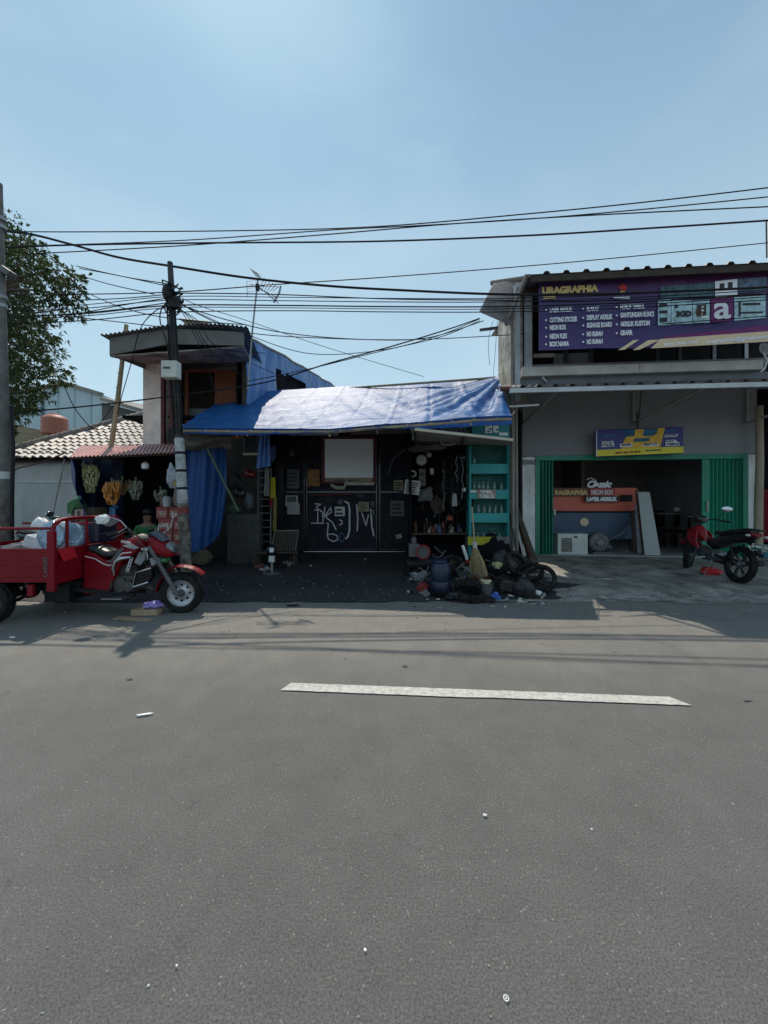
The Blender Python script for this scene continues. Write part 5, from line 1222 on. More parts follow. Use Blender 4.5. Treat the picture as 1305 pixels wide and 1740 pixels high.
t = MB(); a, b = P(170,674,21.5), P(252,698,21.5); t.add([a, b, b+Vector((0,6,.9)), a+Vector((0,6,.9)), a-Vector((0,0,.2)), b-Vector((0,0,.2)), b+Vector((0,6,.7)), a+Vector((0,6,.7))], [(0,1,2,3),(7,6,5,4),(0,4,5,1),(1,5,6,2),(2,6,7,3),(3,7,4,0)]); t.build('roof', m_woodg, sd2)
slab([(-60,716),(20,720),(122,742),(122,790),(-60,790)], 17, 3).build('timber_shed', M('ribbed_tan_wall', (.27,.22,.14), .8, var=.35, scale=3, stretch=(.1,1,14), bump=.4, bscale=3), label='tan board walled shed below the blue warehouse', cat='shed')
c = P(93, 738, 16.5); wt = T('water_tank', 'orange plastic water tank behind the tiled roof', 'water tank', c)
MB().lathe([(.46,0),(.47,.1),(.45,.12),(.47,.3),(.45,.32),(.47,.5),(.45,.52),(.46,.66),(.40,.74),(.24,.82),(.16,.84)], c, n=30).build('body', M('tank_orange', (.42,.14,.09), .55, var=.15, dirt=(.3,.15,.12)), wt, smooth=True)
MB().lathe([(.17,.83),(.17,.88),(.12,.9)], c, n=20).build('lid', M('tank_orange', (.42,.14,.09)), wt, smooth=True)

# ------------------------------------------------------------------ fruit stall
fs_ = T('fruit_stall', 'fruit stall with faded red corrugated awning and blue side sheet', 'stall', (P(215,0,8).x, 8., .17))
def raw(i, j):
    p = P(118+180*i, 776-8*i, 7.5); q = P(138+165*i, 757-3*i, 9.3) ; w_ = p*(1-j)+q*j; w_.z += .016*math.sin(i*2*PI*27); return w_
t = MB(); t.grid(raw, 27*10, 3, .008); t.build('awning', M('faded_red_tin', (.62,.33,.31), .42, .0, var=.25, scale=2.5, dirt=(.2,.07,.05), dirt_amt=.7, dscale=2), fs_, smooth=True)
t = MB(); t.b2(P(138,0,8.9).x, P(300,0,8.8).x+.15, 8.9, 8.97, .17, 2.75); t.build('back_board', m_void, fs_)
def dr_(i, j):
    tp_ = P(120+8*i, 777, 7.55+1.2*i); bt = P(168+14*i, 925, 7.7+1.2*i)
    q = tp_*(1-j)+bt*j; q.x += -.12*math.sin(PI*j)+.03*math.sin(i*16+j*4); q.y += .04*math.sin(i*9+j*12); return q
t = MB(); t.grid(dr_, 24, 24, .006); t.build('side_sheet', M('navy_sheet', (.01,.03,.14), .55, var=.3, bump=.4, bscale=8), fs_, smooth=True)
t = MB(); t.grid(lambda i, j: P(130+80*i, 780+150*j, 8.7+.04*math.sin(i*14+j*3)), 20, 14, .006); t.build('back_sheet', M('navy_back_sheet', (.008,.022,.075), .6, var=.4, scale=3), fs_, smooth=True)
t = MB(); t.bar(P(120,779,7.6), P(298,771,7.6), .05); t.build('beam', m_wooddk, fs_)
t = MB(); t.b2(P(150,0,7.9).x, P(290,0,7.9).x, 7.7, 8.4, .75, .8); t.build('counter', m_wooddk, fs_)
for u in (152, 288): p = P(u, 0, 7.8); MB().b2(p.x-.03, p.x+.03, 7.75, 7.81, .15, .75).build('leg', m_wooddk, fs_)
def islandmat(name, c1, c2, rough=.5):
    m = bpy.data.materials.new(name); m.use_nodes = True; nt = m.node_tree; N = nt.nodes; b = N['Principled BSDF']; b.inputs['Roughness'].default_value = rough
    g = N.new('ShaderNodeNewGeometry'); r = N.new('ShaderNodeValToRGB'); r.color_ramp.elements[0].color = (*c1,1); r.color_ramp.elements[1].color = (*c2,1)
    nt.links.new(g.outputs['Random Per Island'], r.inputs['Fac']); nt.links.new(r.outputs['Color'], b.inputs['Base Color']); return m
m_ban_g = islandmat('banana_green', (.12,.13,.04), (.55,.53,.27)); m_ban_o = islandmat('banana_orange', (.2,.05,.01), (.75,.3,.045), .4)
m_ban_b = islandmat('banana_brown', (.08,.04,.015), (.36,.22,.09)); m_ban_p = islandmat('plantain_grey_green', (.05,.055,.03), (.26,.27,.2))
def bananas(lab, u, v0, v1, wpx, Y, mat, n=70, seed=0, group=None):
    r = random.Random(seed); tp_ = P(u, v0, Y); bt = P(u, v1, Y); b_ = T('banana_bunch', lab, 'bananas', bt)
    MB().tube([tp_+Vector((0,0,.14)), tp_, tp_.lerp(bt,.5)+Vector((.02,0,0)), bt], .02, 7).build('stalk', M('stalk_green', (.1,.12,.05), .8), b_, smooth=True)
    W_ = wpx/F*Y/2*.9; t = MB(); rows_ = max(4, int((tp_.z-bt.z)/.055)); n = int(rows_*13)
    for k in range(n):
        row = k % rows_; f_ = (row+.5)/rows_; an = r.uniform(-PI*.95, PI*.0) if r.random() < .7 else r.uniform(0, PI)
        c = tp_.lerp(bt, f_); q = W_*(.55+.45*math.sin(PI*min(1, f_*.9+.2)))*r.uniform(.85,1.08)
        d = Vector((math.cos(an), math.sin(an)*.8, 0)); L_ = r.uniform(.10,.13)
        sd_v = Vector((-d.y, d.x, 0))*r.uniform(-.02,.02); k_ = r.uniform(.9,1.1)
        pts = [c+d*q*.35+Vector((0,0,.0)), c+d*q*.80-Vector((0,0,.015)), c+d*q*1.0+Vector((0,0,.022*k_))+sd_v, c+d*q*.97+Vector((0,0,.065*k_))+sd_v*1.6, c+d*q*.90+Vector((0,0,.085*k_))+sd_v*2]
        t.tube(pts, [.010,.017,.019,.014,.005], 6)
    t.build('fruit', mat, b_, smooth=True); return b_
bananas('large bunch of greenish yellow bananas hanging at the stall left side', 154, 795, 838, 27, 7.9, m_ban_g, 95, 1)
bananas('bright orange yellow banana bunch hanging in the middle of the stall', 190, 824, 858, 28, 7.7, m_ban_o, 85, 2)
bananas('brownish banana bunch hanging behind the orange one', 208, 820, 842, 32, 7.95, m_ban_b, 60, 3)
bananas('grey green plantain bunch hanging right of the brownish bananas', 231, 822, 850, 22, 7.9, m_ban_p, 45, 4)
bananas('small pale banana hand on top of the red cartons', 273, 838, 852, 24, 7.8, m_ban_p, 22, 5)
t = MB(); c = P(142, 790, 7.9); t.sph(c, (.045,.045,.06)); t.lathe([(.02,.05),(.02,.1)], c); t.build('light_bulb', M('dusty_white', (.35,.37,.36), .5), smooth=True, label='dusty bulb hanging above the greenish bananas', cat='lamp')
lb = T('stall_lamp', 'white jar shaped lamp hanging in the fruit stall', 'lamp', P(247,797,7.8)); c = P(247,797,7.8)
MB().lathe([(.05,0),(.07,.02),(.07,.1),(.04,.13),(.02,.14)], c, n=18).build('lamp_shade', m_signw, lb, smooth=True)
MB().lathe([(.018,.14),(.018,.19)], c, n=10).build('socket', m_black, lb, smooth=True)
MB().tube([c+Vector((0,0,.18)), c+Vector((0,0,.45))], .004, 4).build('flex', m_cable, lb)
# cartons
m_cart = M('red_carton', (.26,.05,.045), .8, var=.15, dirt=(.25,.17,.12), dirt_amt=.4, dscale=6); m_cpr = M('carton_print', (.5,.38,.33), .8, bump=0)
def carton(u0, u1, v0, v1, lab, Y=7.45):
    a, b = P(u0, v1, Y), P(u1, v0, Y); c_ = T('carton', lab, 'carton', ((a.x+b.x)/2, Y, a.z), group=None); f_ = fr(c_); w_ = b.x-a.x; h = b.z-a.z
    MB().b2(-w_/2+.004, w_/2-.004, 0, .35, .003, h-.003).build('box', m_cart, c_, f_, bevel=.004)
    t = MB(); t.b2(-w_*.36, w_*.36, -.003, 0, h*.62, h*.66); t.b2(-w_*.36, w_*.36, -.003, 0, h*.22, h*.26); t.b2(-w_*.36,-w_*.33,-.003,0,h*.26,h*.62); t.b2(w_*.33,w_*.36,-.003,0,h*.26,h*.62)
    t.build('printed_border', m_cpr, c_, f_)
    lettering([('Mama', h*.42, w_*.55, -w_*.28, -.004, h*.33, 0, .003, 'LEFT', .3)], 'lettering', m_cpr, c_, f_)
nm = 0
for j, (v0, v1) in enumerate(((861,882),(882,902),(902,922),(922,944))):
    for i, (u0, u1) in enumerate(((265,285),(286,306)) if j < 1 else ((269,293),(294,313))):
        carton(u0, u1, v0, v1, f"red printed carton in the stack by the street pole, {['top','second','third','bottom'][j]} row {['left','right'][i]}")
c = P(290,855,7.6); t = MB(); t.b2(c.x-.16, c.x+.16, 7.5, 7.8, c.z-.06, c.z+.12); t.build('carton', M('brown_carton', (.12,.08,.06), .8), bevel=.01, label='plain brown carton on top of the red cartons', cat='carton')
t = MB(); t.lathe([(.07,0),(.08,.16),(.05,.2)], P(284,861,7.45), n=14); t.build('jar', M('jar_white', (.3,.3,.32), .5), smooth=True, label='greyish plastic jar on top of the red cartons', cat='jar')
blob('plastic_bag', 'hanging clear bag of snacks beside the wrapped street pole', 'bag', P(294,812,7.3), (.11,.08,.24), M('snack_bag', (.3,.32,.36), .35, var=.6, scale=12), 31, .2)
blob('snack_pack', 'small yellow and blue packet hanging below the clear bag', 'packet', P(299,822,7.25), (.05,.04,.05), M('snack_yellow', (.4,.3,.08), .4, var=.8, scale=18), 32, .2)
blob('plastic_bag', 'brown hanging bag low beside the wrapped pole', 'bag', P(302,845,7.3), (.07,.06,.2), M('brown_bag', (.16,.12,.1), .6), 33, .15)
# green covered crate with goods at the left of the stall
cr = T('goods_crate', 'cardboard crate under green netting at the left end of the stall', 'crate', P(132,900,7.9))
t = MB(); a, b = P(120,898,7.9), P(160,862,7.9); t.b2(a.x, b.x, 7.9, 8.3, a.z, b.z); t.build('box', M('crate_brown', (.17,.14,.1), .8, var=.3), cr, bevel=.01)
t = MB(); rect(t, 127,131,868,882,7.88,.02); rect(t, 137,141,868,882,7.88,.02); rect(t, 126,142,866,868,7.88,.02); t.build('printed_mark', m_cpr, cr)
t = MB(); t.grid(lambda i, j: P(114+34*i, 862-(14*math.sin(PI*(.15+.7*i)))*j+(1-j)*(10 if i < .3 else 0), 7.85+.3*j), 16, 6, .01); t.build('green_cover', M('green_net', (.03,.13,.03), .8, var=.5, scale=20), cr, smooth=True)
t = MB(); c = P(133,905,7.9); t.b2(c.x-.3, c.x+.35, 7.85, 8.4, .17, P(0,898,7.9).z); t.build('stand', m_wooddk, cr)
blob('melon', 'pale green fruit on top of the green covered crate', 'fruit', P(133,846,7.8), (.06,.05,.05), M('pale_green_fruit', (.25,.5,.3), .5), 34, .05)
t = MB(); a, b = P(186,905,7.9), P(200,860,7.9); t.b2(a.x, a.x+.04, 7.9, 7.94, a.z, b.z); t.b2(b.x-.12, b.x-.06, 7.9, 7.94, a.z, b.z+.1); t.b2(a.x, b.x, 7.9, 7.94, b.z-.03, b.z)
t.build('blue_stand', M('light_blue_frame', (.04,.16,.32), .5), label='small light blue frame stand under the orange bananas', cat='stand')

# ------------------------------------------------------------------ poles
sp = T('street_pole', 'leaning dark steel street pole tangled with cables beside the tarpaulin', 'utility pole', G(318, 988))
b0_ = G(318, 990); PY = b0_.y; tp_ = P(289, 446, PY); 
def pole(s): return b0_.lerp(tp_, s)
zat = lambda v: (P(0,v,PY).z-b0_.z)/(tp_.z-b0_.z)
MB().tube([pole(0), pole(zat(880)), pole(zat(870)), pole(1)], [.085,.08,.068,.045], 14).build('shaft', M('pole_dark_steel', (.05,.05,.055), .55, .5, var=.4, dirt=(.12,.1,.08), dirt_amt=.5), sp, smooth=True)
MB().tube([pole(0), pole(.08), pole(.16), pole(.24), pole(.33)], [.10,.09,.095,.088,.08], 12).build('bark_sleeve', M('mottled_sleeve', (.09,.07,.06), .9, var=.7, scale=9, bump=.8, bscale=14, dirt=(.4,.38,.34), dirt_amt=.7, dscale=7), sp, smooth=True)
MB().tube([pole(zat(855)), pole(zat(800)), pole(zat(745))], [.088,.082,.08], 12).build('white_wrap', M('stained_white_wrap', (.4,.42,.43), .6, var=.3, scale=8, dirt=(.12,.12,.12), dirt_amt=.8, dscale=5), sp, smooth=True)
MB().tube([pole(zat(874)), pole(zat(862))], .09, 12).build('red_band', M('red_band', (.2,.03,.03), .7), sp, smooth=True)
for v in (800, 830, 770): MB().tube([pole(zat(v+2)), pole(zat(v-2))], .09, 12).build('strap', m_cable, sp, smooth=True)
a = pole(zat(634)); t = MB(); t.b2(a.x-.14, a.x+.13, a.y-.22, a.y-.06, P(0,648,PY).z, P(0,620,PY).z); t.build('meter_box', M('cabinet_cream', (.55,.55,.5), .6, dirt=(.3,.28,.24), dirt_amt=.4), sp, bevel=.015)
t = MB(); t.b2(a.x-.09, a.x+.02, a.y-.228, a.y-.222, a.z+.0, a.z+.03); t.build('label_strip', m_pdark, sp)
r = random.Random(5)
for k in range(14):
    v = r.uniform(485, 530); c = pole(zat(v)); t = MB(); n = 10; R_ = r.uniform(.06,.13); sx_ = r.uniform(-.05,.1)
    t.tube([c+Vector((R_*math.cos(2*PI*q/n)+sx_, R_*math.sin(2*PI*q/n), .05*math.sin(4*PI*q/n)+r.uniform(-.02,.02))) for q in range(n)], .012, 5, closed=True)
    t.build('cable_coil', m_cable, sp, smooth=True)
t = MB(); t.b2(tp_.x+.02, tp_.x+.2, PY-.1, PY+.0, P(0,527,PY).z, P(0,508,PY).z); t.sph(pole(zat(500))+Vector((-.03,-.05,0)), (.1,.1,.16)); t.build('splice_box', m_black, sp, bevel=.01)
t = MB()
for k in range(9):     # cables running down the shaft
    an = r.uniform(-2.6,-.4); t.tube([pole(s)+Vector((.085*math.cos(an), .085*math.sin(an), 0))+Vector((r.uniform(-.012,.012),0,0)) for s in (.46,.55,.62,.7,.8,.9)], .008, 5)
t.build('cable_bundle', m_cable, sp, smooth=True)
# concrete pole, left edge
cpn = T('concrete_pole', 'stained concrete utility pole at the left edge', 'utility pole', G(4, 1005)+Vector((-.02,0,0)))
b1 = G(5, 1000); cy = b1.y; ct = P(-3, 312, cy)
MB().tube([b1, P(4,700,cy), ct], [.125,.09,.055], 20).build('shaft', m_conc, cpn, smooth=True)
for v in (372, 386, 505, 520, 790): MB().lathe([(.115-.0001*(900-v),-.03),(.12-.0001*(900-v),0),(.115-.0001*(900-v),.03)], P(2,v,cy), (0,0,1), 18).build('band', m_steel, cpn, smooth=True)
t = MB(); q = P(12,462,cy); t.box(q, (.22,.15,.10), (0,.6,0)); t.build('bracket', m_gm, cpn, bevel=.02)
t = MB(); t.tube([P(18,690,cy-.1), P(22,760,cy-.12), P(20,850,cy-.1), P(20,960,cy-.1)], .03, 8); t.build('conduit', m_black, cpn, smooth=True)
t = MB(); t.lathe([(.112,-.06),(.112,.06)], P(5,808,cy), (0,0,1), 18); t.build('pipe_clamp', m_white, cpn, smooth=True)
# old poster skin on lower part
t = MB(); t.tube([P(5,930,cy), P(5,845,cy)], [.123,.116], 20); t.build('bill_remains', M('torn_bills', (.12,.11,.1), .9, var=.7, scale=9, bump=.6, bscale=12), cpn)

# ------------------------------------------------------------------ overhead cables (each its own thing)
def cable(pts, r_=.012, lab=None, sag=0., group='overhead cables along the street'):
    P3 = [P(*p) for p in pts]; out = []
    n = len(P3)
    for k in range(n-1):
        a = P3[max(0,k-1)]; b = P3[k]; c = P3[k+1]; d = P3[min(n-1,k+2)]
        for q in range(8):
            s = q/8; out.append(.5*((2*b)+(c-a)*s+(2*a-5*b+4*c-d)*s*s+(3*b-a-3*c+d)*s**3))
    out.append(P3[-1]); t = MB().tube(out, r_*.76, 6)
    return t.build('overhead_cable', m_cable, smooth=True, label=lab or {'overhead cables along the street': 'thin black cable strung along the street above the roofs'}.get(group, 'thin black wire among the '+group), cat='cable', group=None if lab else group)
Y0 = 7.0
cable([(-40,392,7.6),(40,396,7.4),(120,415,7.3),(200,437,7.2),(290,452,Y0),(420,472,Y0),(560,486,Y0),(700,494,Y0),(850,500,6.9),(1000,500,6.8),(1150,495,6.7),(1330,487,6.6)], .026, 'thickest black cable sagging from the tree to the right building')
cable([(-40,392,8),(100,394,8),(400,392,7.6),(640,385,7.2),(900,363,6.9),(1100,343,6.7),(1330,316,6.4)], .013)
cable([(-40,424,7.5),(100,417,7.5),(330,413,7.3),(640,410,7.1),(900,400,6.9),(1100,388,6.7),(1330,373,6.5)], .019)
cable([(40,432,8),(300,418,7.6),(560,398,7.2),(760,381,7),(1000,366,6.8),(1330,350,6.5)], .013)
cable([(40,418,8),(300,409,7.6),(560,391,7.2),(700,384,7),(900,372,6.9),(1100,355,6.7),(1330,332,6.4)], .012)
cable([(-40,500,8),(130,500,7.6),(300,496,7),(460,484,7.2),(640,472,7.6),(860,455,8),(1050,438,8),(1330,410,8)], .012)
for k, (vl, vm, vr, rr_) in enumerate(((508,507,500,.009),(514,513,509,.010),(523,521,517,.015),(527,525,522,.009),(535,530,528,.011))):
    cable([(-40,vl+16,7.3),(140,vl+10,7.2),(290,vl-4,Y0),(480,vm-2,Y0),(660,vm,Y0),(850,vm+0,6.9),(1050,vm-6,6.8),(1330,vm-22,6.6)], rr_)
cable([(290,498,Y0),(460,500,Y0),(660,508,Y0),(830,510,7),(1000,512,6.9),(1330,498,6.7)], .012)
for (us) in ([(135,456,8),(200,468,7.5),(284,486,Y0)],[(130,452,8.2),(210,470,7.6),(284,482,Y0)],[(135,468,8),(190,484,7.5),(262,500,7.1)],[(125,486,8),(200,520,7.5),(290,541,7.2),(420,552,8)],[(120,538,8),(210,548,7.5),(285,557,7.1)],
             [(100,540,8),(200,520,7.4),(288,506,Y0)],[(60,538,8),(190,527,7.4),(288,514,Y0)],[(60,512,7.8),(190,508,7.4),(288,500,Y0)]):
    cable(us, .011, group='service drops from the tree side to the steel pole', lab=None)
# drops from the pole to the right
cable([(298,515,Y0),(380,542,7.4),(480,565,8),(600,576,8.4),(720,575,8.2),(822,545,8)], .012)
cable([(298,512,Y0),(400,560,7.6),(520,600,8.2),(640,596,8.2),(740,572,8.1),(815,542,8)], .010)
cable([(298,508,Y0),(340,535,7.2),(420,565,7.6),(560,575,8),(700,577,8.2),(850,570,8.2),(1050,556,7.4),(1330,535,6.8)], .011)
cable([(296,500,Y0),(340,520,7.3),(420,545,8),(560,592,9),(720,640,10)], .008)
cable([(815,541,7.8),(760,560,7.6),(660,590,7.4),(560,617,7.2),(450,650,7.),(300,672,6.8),(150,690,6.6),(20,702,6.5),(-40,712,6.5)], .016, 'black cable falling from the side roof across the tarpaulin to the left pole')
cable([(815,545,7.8),(750,572,7.6),(650,596,7.4),(520,628,7.2),(420,648,7.1)], .010)
for k, (ue, ve) in enumerate(((350,680),(392,640),(430,600),(460,640))):
    cable([(300,515+3*k,Y0),(318+6*k,545,Y0+.2),(340+10*k,590,7.6),(ue+20,ve,8.2)], .009, group='cables dropping from the steel pole to the old house')
cable([(284,520,Y0),(262,530,7.2),(238,560,7.5),(222,620,8),(205,680,8.5),(200,705,9)], .012)
cable([(290,512,Y0),(276,522,Y0),(272,545,Y0),(284,585,Y0),(288,620,Y0)], .014)
cable([(106,648,8.6),(125,690,8.6),(148,720,8.8),(170,738,9.2)], .014, 'short black cable falling from the tree to the tiled roof')
cable([(205,668,8.9),(188,695,9.2),(165,727,9.5)], .012, 'short cable between the bamboo pole and tiled roof')
cable([(2,660,6.3),(12,700,6.3),(22,740,6.3),(24,790,6.4),(18,810,6.4)], .02, 'black cable hanging down along the concrete pole')
cable([(110,770,7.4),(70,786,7.),(30,796,6.6),(10,810,6.4),(-30,830,6.3)], .016, 'black cable sagging low from the red awning to the concrete pole')
cable([(838,545,8.),(830,580,8.2),(832,620,8.6)], .007, group='thin wires hanging beside the side roof'); cable([(845,545,8.),(842,590,8.2),(838,640,8.6)], .006, group='thin wires hanging beside the side roof')
# ------------------------------------------------------------------ wheels
def wheel(parent, f_, c, R, r_, axis=(0,1,0), spokes=6, rim_mat=None, kind='disc', name='wheel', hubmat=None):
    c = Vector(c); w_ = r_
    wh_ = MB(); prof = [(R-r_*1.3,-w_*.7),(R-r_*.8,-w_),(R-r_*.2,-w_*.92),(R,-w_*.5),(R+.004,0),(R,w_*.5),(R-r_*.2,w_*.92),(R-r_*.8,w_),(R-r_*1.3,w_*.7)]
    ax = Vector(axis).normalized()
    ty = wh_.lathe(prof, c, ax, 44, cap=False).build(name, m_rub, parent, f_, smooth=True)
    t = MB(); n = 46; up = Vector((1,0,0)); a = ax.cross(Vector((0,0,1))).normalized(); b = ax.cross(a)
    for k in range(n):
        an = 2*PI*k/n; d = a*math.cos(an)+b*math.sin(an)
        for sgn in (-1, 1): t.bar(c+d*(R+.003)+ax*w_*.12*sgn, c+d*(R-.006)+ax*w_*.85*sgn+(a*-math.sin(an)+b*math.cos(an))*.012, .013, .012)
    t.build('tread', m_rub, ty, f_)
    ri = R-r_*1.25; rm_ = rim_mat or m_alu
    t = MB(); t.lathe([(ri,-w_*.75),(ri+.012,-w_*.8),(ri+.012,-w_*.6),(ri-.02,-w_*.5),(ri-.03,0),(ri-.02,w_*.5),(ri+.012,w_*.6),(ri+.012,w_*.8),(ri,w_*.75),(ri-.035,0.)], c, ax, 36, cap=False)
    rim = t.build('rim', rm_, ty, f_, smooth=True)
    t = MB()
    if kind == 'disc':
        t.lathe([(.04,-w_*.55),(.06,-w_*.5),(ri*.55,-w_*.25),(ri*.8,-w_*.35),(ri-.015,-w_*.45),(ri-.015,-w_*.38),(ri*.5,-w_*.1),(.04,-w_*.1)], c, ax, 30)
        t.lathe([(.04,w_*.1),(ri*.5,w_*.1),(ri-.015,w_*.38),(ri-.015,w_*.45),(ri*.55,w_*.25),(.06,w_*.5),(.04,w_*.55)], c, ax, 30)
        t.build('disc', rm_, ty, f_, smooth=True)
        t = MB()
        for k in range(8):
            an = 2*PI*k/8; d = a*math.cos(an)+b*math.sin(an)
            for s_ in (-1,1): t.lathe([(.017,-.004),(.017,.004)], c+d*ri*.62+ax*s_*w_*.31, ax, 10)
        t.build('holes', m_black, ty, f_)
    else:
        for k in range(spokes):
            an = 2*PI*k/spokes; d = a*math.cos(an)+b*math.sin(an); e_ = a*math.cos(an+.32)+b*math.sin(an+.32)
            t.bar(c+d*.03, c+d*(ri-.02), .022, .018); t.bar(c+d*.09, c+e_*(ri-.02), .014, .014)
        t.build('spokes', rm_, ty, f_)
    t = MB(); t.lathe([(.03,-w_*1.3),(.045,-w_*.9),(.055,-.02),(.055,.02),(.045,w_*.9),(.03,w_*1.3)], c, ax, 16); t.build('hub', hubmat or m_gm, ty, f_, smooth=True)
    return ty

# ------------------------------------------------------------------ red cargo trike.  local: x forward, y away from the camera, z up
tr = T('cargo_trike', 'red three wheeled cargo motorcycle parked at the left kerb', 'cargo tricycle', (-4.72, 5.28, 0), math.radians(0))
tf = fr(tr)
XF = 1.94        # front wheel
wheel(tr, tf, (XF, 0, .27), .27, .078, (math.sin(-.10), math.cos(.10), 0), rim_mat=m_alu)
wheel(tr, tf, (-.2, -.50, .28), .28, .07, rim_mat=m_blackp, hubmat=m_black); wheel(tr, tf, (-.2, .56, .28), .28, .07, rim_mat=m_blackp, hubmat=m_black)
t = MB(); t.tube([(-.2,-.45,.28),(-.2,.5,.28)], .035, 8); t.sph((-.2,.05,.28), (.1,.12,.1)); t.build('axle', m_black, tr, tf, smooth=True)
# cargo bed
bx0, bx1, by0, by1 = -.85, .66, -.60, .62
t = MB()
def side_panel(y, s):      # pressed panel with ribs
    pr = [(.56,0),(.60,.012),(.64,.012),(.66,0),(.72,0),(.74,.014),(.79,.014),(.81,0),(.86,0),(.88,.016),(.93,.016),(.945,0)]
    m_ = MB()
    m_.prism([(bx0,.55),(bx1,.55),(bx1,.94),(bx0,.94)], y-.008, y+.008)
    for z0, z1 in ((.60,.645),(.735,.79),(.905,.945)): m_.prism([(bx0+.04,z0),(bx1-.04,z0),(bx1-.05,z1),(bx0+.05,z1)], y+s*.006, y+s*.022)
    return m_
side_panel(by0, -1).build('side_panel', m_red, tr, tf, bevel=.004); side_panel(by1, -1).build('side_panel', m_red, tr, tf, bevel=.004)
t = MB(); t.b2(bx0, bx1, by0, by1, .53, .56); t.build('bed_floor', m_red, tr, tf)
t = MB(); t.b2(bx0, bx0+.02, by0, by1, .55, .94); t.build('tailgate', m_red, tr, tf)
t = MB(); t.b2(bx1-.01, bx1+.012, by0+.02, by1-.02, .50, .93)
for z in (.62,.74): t.b2(bx1+.012, bx1+.022, by0+.06, by1-.06, z, z+.05)
t.build('front_panel', m_red, tr, tf, bevel=.003)
for y in (by0, by1):
    t = MB(); t.tube([(bx0,y,1.19),(bx1-.02,y,1.19)], .017, 8); t.tube([(bx0+.3,y,.94),(bx0+.3,y,1.19)], .016, 8); t.tube([(bx0+.85,y,.94),(bx0+.85,y,1.19)], .02, 8)
    t.build('side_rail', m_red, tr, tf, smooth=True)
# corner posts and the arched head board
for y in (by0, by1):
    t = MB(); t.b2(bx1-.05, bx1+.04, y-.025, y+.025, .42, 1.16); t.build('corner_post', m_red, tr, tf, bevel=.008)
hx = bx1+.0
hoop = [(hx,by0,.93),(hx,by0,1.14),(hx,by0+.03,1.23),(hx,by0+.12,1.29),(hx,by0+.3,1.305),(hx,by1-.3,1.305),(hx,by1-.12,1.29),(hx,by1-.03,1.23),(hx,by1,1.14),(hx,by1,.93)]
t = MB(); t.tube(hoop, .026, 10); t.build('head_hoop', m_red, tr, tf, smooth=True)
for y in (-.38,-.06,.28,.44): MB().tube([(hx,y,.93),(hx,y,1.29)], .019, 8).build('head_bar', m_red, tr, tf, smooth=True)
for y, z in ((.16,1.1),(.28,1.02),(.28,1.2)): MB().tube([(hx,y,z),(hx,by1,z)], .012, 6).build('head_rung', m_red, tr, tf, smooth=True)
lettering([('CARGO', .07, None, bx1-.035, by0-.03, .60, -PI/2, .002)], 'lettering', m_gm, tr, tf)
t = MB(); t.add([(hx+.03,-.56,.93),(hx+.035,-.33,.945),(hx+.05,-.28,.80),(hx+.05,-.5,.77)], [(0,1,2,3)]); t.v += [p+Vector((.004,0,0)) for p in t.v[:4]]; t.f += [(7,6,5,4)]
t.build('cloth', m_redl, frame=tf, label='small bright red cloth hung on the headboard of the red cargo trike', cat='cloth')
# chassis
t = MB()
for y in (-.22,.26): t.bar((bx0,y,.44), (.70,y*.9,.43), .05, .08)
for x in (-.6,-.2,.25,.6): t.b2(x-.02,x+.02,-.5,.5,.44,.52)
t.bar((.6,-.2,.36), (1.35,-.10,.26), .05, .05); t.bar((.6,.2,.36), (1.35,.10,.26), .05, .05)
for y in (-.3,.35):
    t.tube([(-.65,y,.40),(-.35,y,.24),(-.05,y,.24),(.25,y,.40)], .022, 6)
t.b2(.30,.62,-.3,.3,.22,.44)
t.build('chassis', m_black, tr, tf)
for y in (by0+.02, by1-.16):
    t = MB(); t.grid(lambda i, j: (-.2+.36*math.cos(PI*(.08+.84*i)), y+.14*j, .26+.30*math.sin(PI*(.08+.84*i))), 14, 1, .01); t.build('mudguard', m_black, tr, tf, smooth=True)
t = MB(); t.b2(.35,.42,by0-.0,by0+.04,.36,.5); t.build('bracket', m_red, tr, tf)
tf2 = tf @ Matrix.Translation((.68,0,0)) @ Matrix.Diagonal((.85,1,1,1)) @ Matrix.Translation((-.72,0,0))
# seat base / body cover
m_redb = m_red
body = [(.72,.28),(.74,.80),(.80,.86),(.92,.82),(1.06,.74),(1.14,.70),(1.22,.72),(1.3,.82),(1.36,.88),(1.52,.90),(1.58,.86),(1.50,.80),(1.38,.76),(1.32,.70),(1.22,.50),(1.12,.28)]
t = MB(); t.prism(body, -.16, .16); t.build('body_cover', m_red, tr, tf2, bevel=.02)
# inlaid white line following the cover
for s_ in (-.166, .164):
    t = MB(); ln = [(.77,.79),(.92,.76),(1.06,.69),(1.15,.665),(1.22,.685),(1.29,.775),(1.35,.83),(1.5,.845)]
    for a, b in zip(ln, ln[1:]): t.bar((a[0],s_,a[1]), (b[0],s_,b[1]), .006, .012)
    t.build('trim_line', m_signw, tr, tf2)
t = MB(); ln = [(1.10,.735),(1.18,.74),(1.26,.83),(1.33,.895),(1.40,.90),(1.33,.84),(1.25,.74),(1.17,.70)]; t.prism(ln, -.172, -.160); t.build('grey_panel', m_gm, tr, tf2)
t = MB(); t.oval_loft([(.76,0,.86,.10,.03),(.80,0,.88,.14,.06),(.92,0,.86,.16,.065),(1.05,0,.81,.15,.06),(1.16,0,.80,.13,.055),(1.24,0,.85,.10,.05),(1.28,0,.89,.06,.04)]); t.build('seat', M('seat_vinyl', (.02,.022,.022), .35, bump=.1), tr, tf2, smooth=True)
